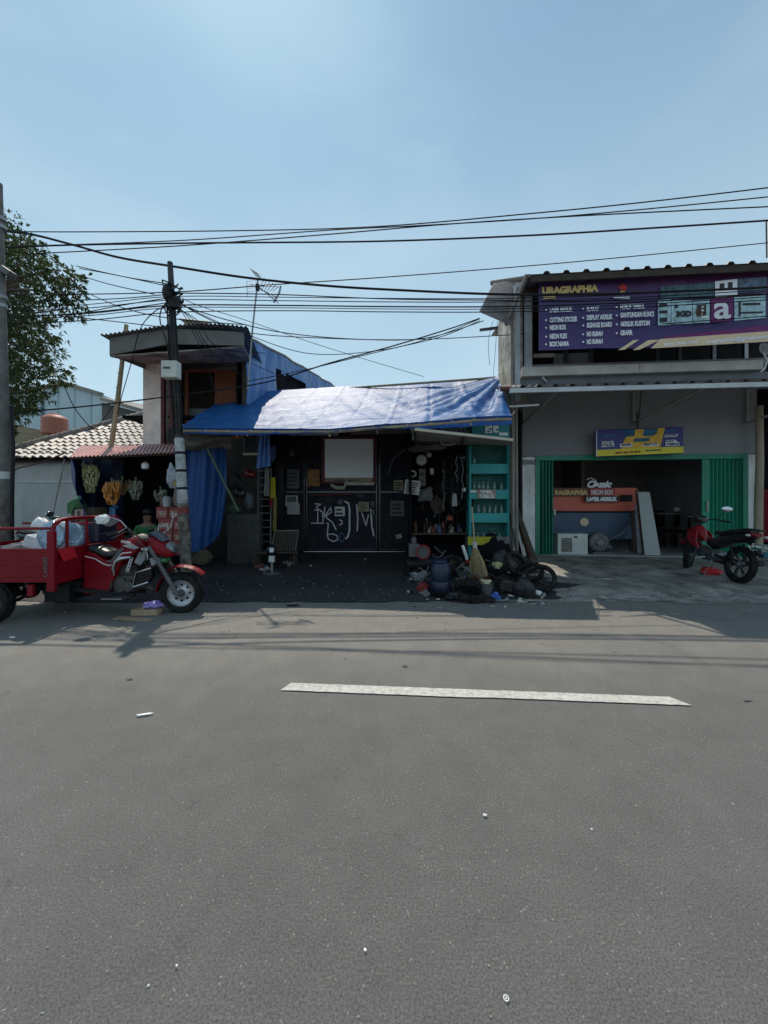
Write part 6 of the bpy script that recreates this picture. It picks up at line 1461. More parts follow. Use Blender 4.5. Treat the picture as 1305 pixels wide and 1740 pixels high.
t = MB(); t.oval_loft([(1.22,0,.86,.05,.03),(1.27,0,.885,.11,.07),(1.36,0,.91,.14,.10),(1.47,0,.93,.155,.12),(1.56,0,.94,.145,.12),(1.62,0,.93,.10,.09),(1.65,0,.92,.05,.05)], 18); tk = t.build('tank', m_red, tr, tf2, smooth=True)
t = MB(); t.oval_loft([(1.40,0,1.0,.06,.03),(1.46,0,1.02,.09,.04),(1.54,0,1.035,.09,.045),(1.61,0,1.02,.07,.04),(1.65,0,.99,.04,.03)]); t.build('tank_pad', M('tan_pad', (.33,.29,.22), .6, var=.3), tk, tf2, smooth=True)
for s_ in (-1,1):
    t = MB(); t.add([(1.34,s_*.150,.93),(1.50,s_*.164,.965),(1.60,s_*.135,.90),(1.54,s_*.160,.885),(1.45,s_*.162,.90)], [(0,1,2,3,4)]); t.build('decal', m_alu, tk, tf2)
lettering([('TIGER', .045, .16, 1.33, -.166, .975, .12, .002, 'LEFT', .3)], 'lettering', m_signw, tk, tf2)
# engine
t = MB(); t.b2(1.18,1.5,-.12,.14,.30,.52); t.b2(1.25,1.52,-.09,.09,.52,.66)
for k in range(6): t.b2(1.24+.0*k,1.54,-.11,.11,.535+.022*k,.545+.022*k)
t.lathe([(.10,-.16),(.11,-.13),(.11,.16)], (1.30,0,.40), (0,1,0), 22); t.lathe([(.07,-.17),(.085,-.14),(.085,.1)], (1.44,0,.38), (0,1,0), 20)
t.tube([(1.12,-.17,.32),(1.2,-.2,.36),(1.22,-.19,.48)], .010, 6)
t.build('engine', M('engine_black', (.07,.07,.07), .4, .4, var=.5, dirt=(.1,.09,.08), dirt_amt=.5), tr, tf2, bevel=.006)
t = MB(); t.tube([(1.24,-.18,.54),(1.23,-.19,.64),(1.27,-.19,.73),(1.36,-.19,.765),(1.50,-.18,.78)], [.012,.03,.032,.026,.014], 10); t.build('chrome_cowl', m_chrome, tr, tf2, smooth=True)
t = MB(); t.bar((1.42,-.15,.58),(1.50,-.15,.78),.05,.012); t.build('bracket_plate', m_alu, tr, tf2)
t = MB()
for k in range(5): t.lathe([(.010,-.158),(.010,-.155)], (1.43+.017*k,0,.60+.04*k), (0,1,0), 8)
t.build('bracket_holes', m_black, tr, tf2)
t = MB(); t.prism([(1.50,.38),(1.56,.56),(1.79,.62),(1.80,.50),(1.70,.40)], -.14, -.04); t.build('radiator_box', m_black, tr, tf2, bevel=.012)
t = MB(); t.tube([(1.50,-.15,.36),(1.56,-.15,.57),(1.8,-.15,.63)], .014, 8); t.tube([(1.5,-.15,.37),(1.76,-.15,.44)], .014, 8); t.build('crash_bar', m_chrome, tr, tf2, smooth=True)
t = MB(); t.b2(1.05,1.32,-.33,-.14,.245,.265); t.build('footboard', m_steel, tr, tf, bevel=.006)
t = MB(); t.b2(.5,1.3,-.04,.04,.28,.34); t.tube([(.4,.18,.26),(1.3,.16,.26),(1.45,.1,.3)], .03, 10); t.build('exhaust', m_steel, tr, tf, smooth=True)
# red side plate ahead of the engine and mudflap
t = MB(); t.prism([(1.68,.14),(1.66,.34),(1.74,.50),(1.80,.52),(1.76,.34),(1.78,.16)], -.05, .05); t.build('mudflap', m_black, tr, tf)
t = MB(); t.grid(lambda i, j: (XF-.33*math.cos(PI*(.02+.30*i))*1.0, -.075+.15*j, .27+.33*math.sin(PI*(.02+.30*i))), 12, 4, .006); t.build('rear_fender', m_red, tr, tf, smooth=True)
def fend(i, j):
    an = PI*(.33+.44*i); w_ = .085*(1-.3*abs(i-.4)); R_ = .335+.025*math.sin(PI*j)
    return (XF-R_*math.cos(an)*1.04+ .03*i, (j-.5)*2*w_, .275+R_*math.sin(an)*1.02+.015)
t = MB(); t.grid(fend, 18, 8, .006); t.build('front_fender', m_red, tr, tf, smooth=True)
# fork
for y in (-.115, .115):
    t = MB(); t.tube([(XF-.01,y,.26),(XF-.16,y,.52)], .030, 10); t.tube([(XF-.16,y,.52),(XF-.33,y,.81)], .022, 10); t.tube([(XF-.33,y,.81),(XF-.39,y,.92)], .03, 10)
    f_ = t.build('fork_leg', m_gm, tr, tf, smooth=True)
    t = MB()
    for k in range(11): p = Vector((XF-.13,y,.47)).lerp(Vector((XF-.32,y,.79)), k/10); t.torus(p, (-.4,0,1), .032, .007, 14, 6)
    t.build('spring', m_steel, f_, tf, smooth=True)
t = MB(); t.b2(XF-.32,XF-.2,-.14,.14,.86,.9); t.tube([(XF-.3,0,.72),(XF-.34,0,1.02)], .03, 10); t.build('fork_yoke', m_chrome, tr, tf2, bevel=.005)
t = MB(); t.prism([(XF-.42,.70),(XF-.34,.84),(XF-.24,.86),(XF-.24,.74),(XF-.32,.66)], -.15, -.13); t.prism([(XF-.16,.64),(XF-.20,.76),(XF-.04,.76),(XF-.02,.70)], -.12,.12); t  .build('side_cowl', M('silver_grey_cowl', (.22,.23,.25), .35, .4), tr, tf2, bevel=.01)
# headlight cowl
t = MB(); t.oval_loft([(1.66,0,.96,.04,.04),(1.70,0,.965,.10,.09),(1.78,0,.94,.135,.125),(1.88,0,.90,.14,.13),(1.97,0,.86,.125,.11),(2.04,0,.84,.09,.08),(2.08,0,.83,.04,.04)], 18); hc = t.build('headlight_cowl', m_red, tr, tf2, smooth=True)
t = MB(); t.oval_loft([(1.97,0,.94,.08,.02),(2.01,0,.92,.115,.05),(2.07,0,.88,.10,.055),(2.105,0,.85,.06,.04)], 14); t.build('headlight', M('dark_lamp_glass', (.16,.18,.2), .08, .6, bump=0), hc, tf2, smooth=True)
t = MB(); t.grid(lambda i, j: (1.80+.19*i-.04*(2*j-1)**2, (j-.5)*.24, 1.12-.12*i-.02*(2*j-1)**2+.0), 8, 8, .006); t.build('windscreen', M('smoked_screen', (.09,.1,.12), .2, trans=.3, bump=0), hc, tf2, smooth=True)
t = MB(); t.b2(1.70,1.84,-.09,.09,1.03,1.09); t.build('instrument_panel', m_black, tr, tf2, bevel=.02)
t = MB(); t.sph((1.93,-.0,.72), (.05,.1,.04)); t.build('indicator', M('green_tint', (.05,.22,.1), .4), tr, tf2, smooth=True)
# handlebar: wide, swept back
t = MB(); t.tube([(1.40,-.42,1.10),(1.50,-.40,1.13),(1.58,-.36,1.19),(1.66,-.18,1.02),(1.70,0,1.0),(1.66,.18,1.02),(1.58,.36,1.19),(1.50,.40,1.13),(1.40,.42,1.10)], .011, 8); t.build('handlebar', m_steel, tr, tf2, smooth=True)
for s_ in (-1,1):
    t = MB(); t.tube([(1.34,s_*.425,1.085),(1.48,s_*.405,1.125)], .02, 8); t.build('grip', m_black, tr, tf2, smooth=True)
    t = MB(); t.tube([(1.56,s_*.34,1.14),(1.46,s_*.40,1.08),(1.38,s_*.40,1.05)], .007, 6); t.tube([(1.55,s_*.3,1.14),(1.62,s_*.2,1.0),(1.68,s_*.1,.9)], .007, 6); t.build('lever', m_gm, tr, tf2, smooth=True)
t = MB(); t.tube([(1.56,-.33,1.18),(1.50,-.37,1.27),(1.42,-.40,1.31),(1.34,-.42,1.33)], .008, 6); t.build('mirror_arm', m_chrome, tr, tf2, smooth=True)
r_ = MB(); r_ = blob('mirror_cover', 'crumpled white plastic bag tied over the near mirror of the red trike', 'bag', tf2 @ Vector((1.27,-.42,1.29)), (.085,.05,.065), M('white_bag', (.75,.77,.78), .35, var=.2, bump=1., bscale=25), 41, .16)
t = MB(); t.tube([(1.70,.25,1.05),(1.82,.30,1.16),(1.84,.31,1.28),(1.90,.32,1.34)], .009, 6); t.tube([(1.84,.31,1.28),(1.83,.31,1.36)], .008, 6); t.tube([(1.70,.2,1.16),(1.79,.24,1.2),(1.81,.24,1.10)], .012, 6)
t.build('mirror_arm', M('white_arm', (.4,.4,.4), .4), tr, tf2, smooth=True)
t = MB(); t.b2(1.58,1.64,-.5+.06,-.33,1.1,1.14); 
for s_ in (-1,1):
    t = MB(); t.tube([(1.62,s_*.22,.98),(1.66,s_*.16,.86),(1.60,s_*.12,.72),(1.5,s_*.1,.6)], .008, 5); t.build('control_cable', m_cable, tr, tf2, smooth=True)
# load in the bed
def tl_(name, lab, cat, c, rad, mat, seed, amp=.1): return blob(name, lab, cat, tf @ Vector(c), rad, mat, seed, amp)
m_plas = M('blue_clear_plastic', (.4,.6,.8), .12, trans=.65, var=.35, scale=7, bump=1., bscale=7)
tl_('water_bottle', 'blue tinted bulging plastic container behind the trike headboard, left', 'container', (.50,-.42,1.08), (.14,.13,.19), m_plas, 51, .07)
tl_('water_bottle', 'blue tinted bulging plastic container behind the trike headboard, right', 'container', (.50,-.08,1.06), (.14,.16,.17), m_plas, 52, .07)
tl_('plastic_bag', 'white plastic bag at the far end of the trike headboard', 'bag', (.50,.42,1.06), (.1,.12,.13), m_signw, 53, .1)
b_ = T('cooler_bag', 'navy shoulder bag with grey flap hanging behind the trike headboard', 'bag', tf @ Vector((.72,.14,.94)), 0)
t = MB(); t.b2(.68,.80,-.05,.34,.95,1.24); t.build('body', M('navy_vinyl', (.012,.014,.03), .35), b_, tf, bevel=.03)
def flp(i, j): return (.815+.004*math.sin(i*9), -.045+.38*i, 1.27-.10*j*(.35+.65*math.sin(PI*i)))
t = MB(); t.grid(flp, 16, 5, .012); t.build('flap', M('grey_flap', (.2,.2,.2), .7), b_, tf, smooth=True)
t = MB(); t.tube([(.812,0,1.07),(.815,.12,1.08),(.812,.3,1.10)], .004, 4); t.build('zip', m_chrome, b_, tf)
t = MB(); t.box((.36,-.3,.98), (.34,.4,.16), (0,.35,.1)); t.build('foam_box', M('white_foam', (.6,.63,.68), .6), frame=tf, bevel=.02, label='tilted white foam box in the trike bed behind the corner post', cat='box')
tl_('plastic_bag', 'white bag lying in the trike bed by the far rail, left one', 'bag', (-.42,.45,1.16), (.12,.1,.12), m_signw, 54, .1); tl_('plastic_bag', 'white bag lying in the trike bed by the far rail, right one', 'bag', (-.14,.45,1.15), (.14,.1,.12), m_signw, 55, .1)
tl_('plastic_bag', 'grey white bag at the left end of the trike bed', 'bag', (-.62,-.2,1.17), (.22,.12,.07), M('grey_white_bag', (.38,.4,.38), .6, var=.4), 56, .1)
tl_('plastic_bag', 'low grey bundle on the floor of the trike bed', 'bag', (-.2,.0,.78), (.5,.3,.2), M('grey_bundle', (.2,.2,.2), .8, var=.5), 57, .15)
# cardboard and violet bag under it
t = MB(); t.box(tf @ Vector((1.53,-.12,.045)), (.34,.18,.08), (0,0,.05)); t.build('cardboard_box', M('cardboard', (.36,.26,.17), .85, var=.15), label='flattened cardboard box lying under the red trike', cat='box', bevel=.005)
tl_('plastic_bag', 'violet plastic bag on the cardboard box under the trike', 'bag', (1.60,-.12,.13), (.12,.09,.05), M('violet_plastic', (.28,.22,.55), .4, var=.3), 58, .18)
t = MB(); t.box(tf @ Vector((1.5,-.36,.012)), (.5,.12,.01), (0,.02,-.1)); t.build('cardboard_sheet', M('cardboard', (.36,.26,.17)), label='flat strip of cardboard on the road in front of the box', cat='cardboard')

# ------------------------------------------------------------------ motorcycles
def motorcycle(lab, loc, rz, paint, lean=.12, group=None, plate=True, steer=.3):
    mc = T('motorcycle', lab, 'motorcycle', loc, rz, group, rx=0); WM[mc.name] = Matrix.Translation(loc) @ Matrix.Rotation(rz, 4, 'Z') @ Matrix.Rotation(lean, 4, 'X')
    mc.rotation_mode = 'XYZ'; mc.rotation_euler = (Matrix.Rotation(rz, 4, 'Z') @ Matrix.Rotation(lean, 4, 'X')).to_euler()
    f = WM[mc.name]
    wheel(mc, f, (0,0,.29), .29, .05, kind='spoke', spokes=6, rim_mat=m_blackp); wheel(mc, f, (1.24,0,.285), .285, .042, (math.sin(steer),math.cos(steer),0), kind='spoke', spokes=6, rim_mat=m_blackp)
    for y in (-.085,.085):
        t = MB(); t.tube([(0,y,.29),(.45,y*.9,.38)], .018, 8); t.build('swingarm', m_black, mc, f, smooth=True)
        t = MB(); t.tube([(.03,y*1.1,.31),(.12,y*1.1,.62)], .016, 8); t.torus((.08,y*1.1,.47),(.3,0,1),.022,.008,12,6); t.tube([(.045,y*1.1,.36),(.1,y*1.1,.56)], .027, 8); t.build('shock', m_black, mc, f, smooth=True)
        t = MB(); t.tube([(1.24,y*.8,.285),(1.16,y*.8,.52),(1.05,y*.7,.82)], .019, 8); t.build('fork_leg', m_gm, mc, f, smooth=True)
    t = MB(); t.lathe([(.09,-.12),(.10,-.1),(.10,.1),(.09,.12)], (.55,0,.36), (0,1,0), 18); t.b2(.5,.78,-.08,.08,.32,.46); t.tube([(.72,0,.40),(.86,0,.44)], [.07,.06], 12)
    for k in range(5): t.lathe([(.078,0),(.078,.008)], (.74+.028*k,0,.405+.008*k), (1,0,.2), 14)
    t.build('engine', M('engine_grey', (.14,.14,.15), .4, .6, var=.4), mc, f, smooth=True)
    t = MB(); t.tube([(.86,-.05,.40),(.8,-.1,.26),(.5,-.13,.24),(.25,-.14,.28)], .018, 8); t.tube([(.3,-.14,.27),(-.18,-.16,.36)], [.03,.045], 12); t.build('exhaust', m_black, mc, f, smooth=True)
    t = MB(); t.oval_loft([(-.24,0,.76,.03,.03),(-.16,0,.745,.09,.05),(0,0,.72,.12,.08),(.2,0,.69,.12,.09),(.42,0,.62,.09,.12),(.6,0,.56,.07,.10),(.76,0,.58,.05,.06)], 14); t.build('body', m_blackp, mc, f, smooth=True)
    t = MB(); t.oval_loft([(-.18,0,.82,.06,.02),(-.1,0,.825,.115,.035),(.15,0,.80,.13,.045),(.4,0,.75,.11,.04),(.56,0,.75,.07,.04),(.62,0,.75,.03,.02)], 14); t.build('seat', M('seat_vinyl', (.02,.022,.022), .35), mc, f, smooth=True)
    for s_ in (-1,1):
        t = MB(); t.add([Vector((1.08,s_*.09,.82)), Vector((1.13,s_*.17,.74)), Vector((1.06,s_*.19,.60)), Vector((.94,s_*.17,.48)), Vector((.78,s_*.15,.44)), Vector((.86,s_*.16,.58)), Vector((.93,s_*.13,.74))], [(0,1,2,3,4,5,6)])
        o = len(t.v); t.v += [p+Vector((-.01,-s_*.02,0)) for p in t.v]; t.f += [tuple(range(13,6,-1))]+[(i,(i+1)%7,(i+1)%7+7,i+7) for i in range(7)]
        t.build('leg_shield', paint, mc, f, bevel=.006)
    t = MB(); t.oval_loft([(.86,0,.62,.03,.05),(.95,0,.68,.08,.10),(1.04,0,.76,.10,.10),(1.12,0,.74,.06,.08),(1.14,0,.72,.03,.05)], 12); t.build('front_cowl', paint, mc, f, smooth=True)
    t = MB(); t.grid(lambda i, j: (1.24-.315*math.cos(PI*(.2+.62*i)), (j-.5)*.13, .285+.315*math.sin(PI*(.2+.62*i))+.015*math.sin(PI*j)), 14, 4, .006); t.build('front_fender', paint, mc, f, smooth=True)
    t = MB(); t.oval_loft([(.98,0,.97,.05,.04),(1.03,0,.98,.11,.065),(1.10,0,.96,.12,.07),(1.16,0,.93,.08,.05),(1.18,0,.92,.03,.03)], 14); t.build('handlebar_cover', m_blackp, mc, f, smooth=True)
    t = MB(); t.sph((1.15,0,.93), (.05,.085,.05)); t.build('headlight', M('lamp_glass', (.5,.55,.6), .08), mc, f, smooth=True)
    t = MB(); t.tube([(.90,-.34,.98),(.98,-.2,1.0),(1.04,0,.98),(.98,.2,1.0),(.90,.34,.98)], .011, 8); t.build('handlebar', m_black, mc, f, smooth=True)
    for s_ in (-1,1):
        t = MB(); t.tube([(.88,s_*.36,.975),(.95,s_*.25,.99)], .018, 8); t.build('grip', m_black, mc, f, smooth=True)
        if s_ > 0 and plate: continue
        t = MB(); t.tube([(.97,s_*.22,1.0),(.98,s_*.27,1.12),(.97,s_*.31,1.17)], .006, 6); mi = t.build('mirror', m_black, mc, f, smooth=True)
        t = MB(); t.sph((.965,s_*.34,1.21), (.014,.09,.055)); t.build('mirror_glass', m_chrome, mi, f, smooth=True)
    t = MB(); t.tube([(-.02,-.1,.84),(-.22,-.1,.86),(-.26,0,.86),(-.22,.1,.86),(-.02,.1,.84)], .012, 8); t.build('grab_rail', m_black, mc, f, smooth=True)
    t = MB(); t.oval_loft([(-.17,0,.78,.09,.03),(-.23,0,.78,.08,.035),(-.27,0,.775,.04,.02)], 12); t.build('tail_light', M('tail_red', (.2,.01,.015), .2), mc, f, smooth=True)
    for s_ in (-1,1): t = MB(); t.sph((-.24,s_*.13,.76), (.03,.035,.022)); t.tube([(-.2,s_*.06,.76),(-.24,s_*.13,.76)], .008, 5); t.build('indicator', M('indicator_clear', (.5,.48,.45), .2), mc, f, smooth=True)
    t = MB(); t.tube([(-.1,0,.68),(-.26,0,.60),(-.33,0,.48)], [.05,.045,.04], 10); t.build('rear_fender', m_black, mc, f, smooth=True)
    if plate:
        pf = f @ Matrix.Translation((-.335,0,.60)) @ Matrix.Rotation(-PI/2, 4, 'Z') @ Matrix.Rotation(.3, 4, 'X')
        t = MB(); t.b2(-.135,.135,-.002,.002,-.055,.055); pl_ = t.build('number_plate', M('plate_green', (.02,.07,.06), .4), mc, pf)
        t = MB(); t.b2(-.132,.132,-.004,-.002,.049,.053); t.b2(-.132,.132,-.004,-.002,-.053,-.049); t.b2(-.132,-.128,-.004,-.002,-.049,.049); t.b2(.128,.132,-.004,-.002,-.049,.049); t.build('plate_border', m_signw, pl_, pf)
        lettering([('B 4660 UUD', .06, .24, -.12, -.005, -.008, 0, .002), ('02 27', .04, .07, .02, -.005, -.045, 0, .001)], 'lettering', m_signw, pl_, pf)
    t = MB(); t.tube([(.5,.08,.3),(.42,.2,.10-.0),(.40,.24,.03)], .010, 6); t.build('side_stand', m_steel, mc, f, smooth=True)
    t = MB(); t.tube([(.56,-.2,.28),(.56,.2,.28)], .014, 6); t.tube([(.5,-.03,.25),(.62,-.03,.25)], .01, 5); t.build('foot_pegs', m_black, mc, f, smooth=True)
    return mc
pr_ = G(1253, 990)
mcr = motorcycle('red and black motorcycle parked on the pavement before the grey shop', pr_, math.radians(82), M('dark_gloss_red', (.24,.006,.012), .35, coat=.2), lean=.14, steer=.72)
mcr.scale = (1.1, 1.1, 1.1)
motorcycle('black motorcycle parked by the yard wall behind the red trike', Vector((P(30,0,7.6).x, 7.9, .12)), math.radians(-8), m_blackp, lean=.1, plate=False)
c = G(1208, 976); blob('red_bag', 'crumpled red plastic bag on the pavement under the motorcycle', 'bag', c+Vector((0,0,.06)), (.17,.12,.08), M('red_plastic', (.5,.015,.025), .35, var=.2, bump=.5, bscale=20), 61, .2)
t = MB(); t.sph(Vector((P(86,0,7.7).x,7.8,P(0,880,7.7).z)), (.12,.08,.04)); t.tube([Vector((P(90,0,7.7).x,7.8,.95)), Vector((P(96,0,7.7).x,7.8,.15))], .02, 6)
t.build('bicycle_saddle', M('teal_saddle', (.015,.07,.06), .5), smooth=True, label='dark teal saddle on a post behind the trike rail', cat='saddle')

# ------------------------------------------------------------------ seated person
def skin_body(name, verts, edges, radii, mat, parent, frame):
    W = WM[parent.name]; Wi = W.inverted()
    me = bpy.data.meshes.new(name); me.from_pydata([Wi @ (frame @ Vector(v)) for v in verts], edges, [])
    o = bpy.data.objects.new(name, me); COL.objects.link(o); o.parent = parent; WM[o.name] = W
    md = o.modifiers.new('skin', 'SKIN'); md.use_smooth_shade = True
    if not me.skin_vertices: pass
    for k, r in enumerate(radii):
        sv = me.skin_vertices[0].data[k] if me.skin_vertices else None
        if sv: sv.radius = (r, r) if not isinstance(r, tuple) else r
    if me.skin_vertices: me.skin_vertices[0].data[0].use_root = True
    s = o.modifiers.new('sub', 'SUBSURF'); s.levels = 2; s.render_levels = 2
    me.materials.append(mat); return o
def ensure_skin(verts, edges):
    pass
pp = P(243, 900, 7.35); pe = T('person', 'person in a green shirt sitting low inside the fruit stall', 'person', Vector((pp.x, 7.5, .12)), .15)
pf = fr(pe)
V_ = [(0,0,.46),(0,.02,.62),(0,.03,.80),(0,.01,.93),(0,-.01,1.00),(0,-.02,1.07),(0,-.02,1.16),   # pelvis..head
      (-.17,.01,.90),(-.24,-.05,.68),(-.14,-.25,.58),(-.08,-.32,.57),
      (.17,.01,.90),(.25,-.06,.68),(.15,-.25,.57),(.09,-.32,.56),
      (-.12,-.05,.44),(-.18,-.40,.48),(-.17,-.42,.12),(-.18,-.54,.06),
      (.12,-.05,.44),(.19,-.40,.48),(.19,-.42,.12),(.20,-.54,.06)]
E_ = [(0,1),(1,2),(2,3),(3,4),(4,5),(5,6),(3,7),(7,8),(8,9),(9,10),(3,11),(11,12),(12,13),(13,14),(0,15),(15,16),(16,17),(17,18),(0,19),(19,20),(20,21),(21,22)]
R_ = [.14,.13,.14,.10,.055,.075,.085,.065,.045,.035,.03,.065,.045,.035,.03,.09,.065,.045,.04,.09,.065,.045,.04]
m_skin = M('skin_brown', (.16,.08,.05), .6, var=.1, bump=0)
me = bpy.data.meshes.new('body'); Wi = WM[pe.name].inverted()
def skinned(name, V_, E_, R_, mat, parent, frame):
    W = WM[parent.name]; Wi = W.inverted()
    me = bpy.data.meshes.new(name); me.from_pydata([Wi @ (frame @ Vector(v)) for v in V_], E_, [])
    o = bpy.data.objects.new(name, me); COL.objects.link(o); WM[o.name] = W
    md = o.modifiers.new('skin', 'SKIN'); md.use_smooth_shade = True
    bm = bmesh.new(); bm.from_mesh(me); ly = bm.verts.layers.skin.verify()
    for k, v in enumerate(bm.verts):
        v[ly].radius = (R_[k], R_[k]*.85); v[ly].use_root = (k == 0)
    bm.to_mesh(me); bm.free()
    s = o.modifiers.new('sub', 'SUBSURF'); s.levels = 2; s.render_levels = 2
    me.materials.append(mat); o.parent = parent; return o
skinned('body', V_, E_, R_, m_skin, pe, pf)
skinned('shirt', V_[0:4]+[V_[7],(-.22,-.03,.74),V_[11],(.23,-.03,.74)], [(0,1),(1,2),(2,3),(3,4),(4,5),(3,6),(6,7)], [.16,.155,.165,.115,.085,.065,.085,.065], M('green_shirt', (.012,.10,.03), .85), pe, pf)
skinned('trousers', [V_[0],V_[15],V_[16],(-.172,-.42,.2),V_[19],V_[20],(.19,-.42,.2)], [(0,1),(1,2),(2,3),(0,4),(4,5),(5,6)], [.155,.11,.085,.06,.11,.085,.06], M('dark_trousers', (.03,.035,.03), .9), pe, pf)
t = MB().sph((0,0,0), 1, 16, 10); t.v = [Vector((p.x*.088, p.y*.1-.0, p.z*.09+1.19 if p.z > -.1 else p.z*.03+1.19)) for p in t.v]; t.build('hair', m_black, pe, pf, smooth=True)
t = MB(); t.sph((0,-.115,1.13), (.014,.02,.02)); t.b2(-.02,.02,-.108,-.098,1.088,1.095); t.build('nose_and_mouth', M('lip_brown', (.1,.04,.03), .6), pe, pf, smooth=True)
t = MB()
for s_ in (-1,1): t.sph((s_*.032,-.095,1.155), (.013,.01,.008)); 
t.build('eyes', m_black, pe, pf, smooth=True)
for s_ in (-1,1):
    for k in range(4): 
        t = MB(); x = s_*.085+(k-1.5)*.016; t.tube([(x,-.33,.565),(x,-.38,.55),(x,-.40,.52-.004*k)], [.009,.008,.006], 6); t.build('finger', m_skin, pe, pf, smooth=True)
t = MB(); t.lathe([(.16,-.0),(.15,.02)], Vector((pp.x,7.5,.52)), (0,0,1), 16)
for a in (0,PI/2,PI,1.5*PI): t.bar(Vector((pp.x+.1*math.cos(a),7.5+.1*math.sin(a),.52)), Vector((pp.x+.14*math.cos(a),7.5+.14*math.sin(a),.15)), .025)
t.build('stool', m_wooddk, label='low round stool under the seated person in green', cat='stool')

# ------------------------------------------------------------------ tree at the left
te = T('street_tree', 'leafy green tree overhanging the concrete pole at the left edge', 'tree', (-9.6, 9.2, .15))
m_bark = M('bark', (.11,.09,.07), .9, var=.4, bump=.6, bscale=20)
def leafmat(name, c1, c2):
    m = bpy.data.materials.new(name); m.use_nodes = True; nt = m.node_tree; N = nt.nodes; L = nt.links; b = N['Principled BSDF']
    b.inputs['Roughness'].default_value = .5; b.inputs['Specular IOR Level'].default_value = .3
    g = N.new('ShaderNodeNewGeometry'); r = N.new('ShaderNodeValToRGB'); r.color_ramp.elements[0].color = (*c1,1); r.color_ramp.elements[1].color = (*c2,1)
    L.new(g.outputs['Random Per Island'], r.inputs['Fac']); L.new(r.outputs['Color'], b.inputs['Base Color'])
    tr_ = N.new('ShaderNodeBsdfTranslucent'); L.new(r.outputs['Color'], tr_.inputs['Color']); ms = N.new('ShaderNodeMixShader'); ms.inputs[0].default_value = .3
    L.new(b.outputs[0], ms.inputs[1]); L.new(tr_.outputs[0], ms.inputs[2]); L.new(ms.outputs[0], N['Material Output'].inputs['Surface']); return m
m_leaf = leafmat('leaf_green', (.015,.035,.01), (.085,.115,.03))
clumps = [(10,395,26,9.0),(30,415,30,8.6),(8,440,34,9.2),(50,440,26,8.4),(70,462,26,8.2),(95,462,20,8.1),(112,475,26,8.0),(100,500,26,8.0),(122,502,22,7.9),(118,525,20,7.9),
          (20,490,36,9.4),(10,530,34,9.),(45,520,22,8.7),(60,500,14,8.5),(70,530,16,8.4),(88,560,18,8.2),(60,565,30,8.6),(25,570,38,9.),(35,610,40,8.9),(80,600,26,8.4),(60,640,34,8.6),
          (98,635,18,8.3),(108,645,10,8.2),(20,660,38,9.),(40,680,24,8.8),(15,695,20,9.),(-20,420,60,9.6),(-30,500,70,9.8),(-30,580,70,9.6),(-30,660,60,9.6),(-80,480,80,10),(-90,600,80,10),(5,460,20,8.9),(30,455,20,9.0),(-10,720,26,9)]
rr = random.Random(42); t = MB(); V = []; Fc = []; nleaf = 0
def leaf(c, d, L_, w_):
    global V, Fc
    side = d.cross(Vector((rr.uniform(-1,1), rr.uniform(-1,1), rr.uniform(-1,1)))).normalized()*w_
    dn = d.normalized(); droop = Vector((0,0,-.15*L_))
    o = len(V); V += [c, c+dn*L_*.5+side, c+dn*L_+droop, c+dn*L_*.5-side]; Fc.append((o,o+1,o+2,o+3))
for (u, v, rp_, Y) in clumps:
    c = P(u, v, Y); R = rp_/F*Y
    n = int(390*(R/.33)**2)
    for _ in range(n//6):
        while True:
            p = Vector((rr.uniform(-1,1), rr.uniform(-1,1), rr.uniform(-1,1)))
            if .25 < p.length < 1: break
        p = p*(1 if rr.random() < .8 else 1.35); tip = c+Vector((p.x*R*.98, p.y*R*1.3, p.z*R*.92)); tip += Vector((.05*math.sin(tip.z*23+tip.y*9), 0, .05*math.sin(tip.x*27)))
        dd = (p+Vector((0,0,-.2))).normalized()
        for q in range(7):
            d = (dd+Vector((rr.uniform(-1,1), rr.uniform(-1,1), rr.uniform(-.9,.6)))).normalized()
            leaf(tip+d*.015, d, rr.uniform(.045,.14), rr.uniform(.010,.022))
t.v = V; t.f = Fc
# build fast: no recalc needed
W = WM[te.name]; Wi = W.inverted(); me = bpy.data.meshes.new('crown'); me.from_pydata([Wi @ p for p in V], [], Fc); me.materials.append(m_leaf)
o = bpy.data.objects.new('crown', me); COL.objects.link(o); o.parent = te; WM[o.name] = W
tb0 = Vector((-9.6,9.2,.15)); fork = Vector((-9.3,9.2,3.2))
MB().tube([tb0, tb0+Vector((.05,0,1.5)), fork, P(-30,520,9.5)], [.2,.16,.13,.1], 12).build('trunk', m_bark, te, smooth=True)
for (u, v, rp_, Y) in clumps[:26]:
    c = P(u, v, Y); hub = P(-30, 560, 9.5) if v > 520 else P(-25, 500, 9.4); mid = hub.lerp(c, .55)+Vector((0,0,.12))
    MB().tube([fork.lerp(hub,.6), hub, mid, c], [.06,.045,.022,.006], 6).build('limb', m_bark, te, smooth=True)

# ------------------------------------------------------------------ litter on the road, one by one
def litter(u, v, sx_, sy_, lab, mat, rot=0., cat='litter', name='paper_scrap'):
    c = G(u, v); r = random.Random(int(u)); t = MB(); n = 9; pts = []
    for k in range(n):
        an = 2*PI*k/n; q = 1+r.uniform(-.3,.3); x, y = sx_*q*math.cos(an), sy_*q*math.sin(an)
        pts.append(c+Vector((x*math.cos(rot)-y*math.sin(rot), x*math.sin(rot)+y*math.cos(rot), .012+r.uniform(0,.01))))
    pts = [Vector((p.x, p.y, c.z+.009+(p.z-c.z-.009)*min(1, sx_/.03))) for p in pts]; bot = [Vector((p.x,p.y,c.z+.007)) for p in pts]
    bot = [Vector((p.x,p.y,min(p.z-.0015, c.z+.008))) for p in pts]; t.add(pts+bot, [tuple(range(n)), tuple(range(2*n-1,n-1,-1))]+[(i,(i+1)%n,(i+1)%n+n,i+n) for i in range(n)])
    return t.build(name, mat, label=lab, cat=cat)
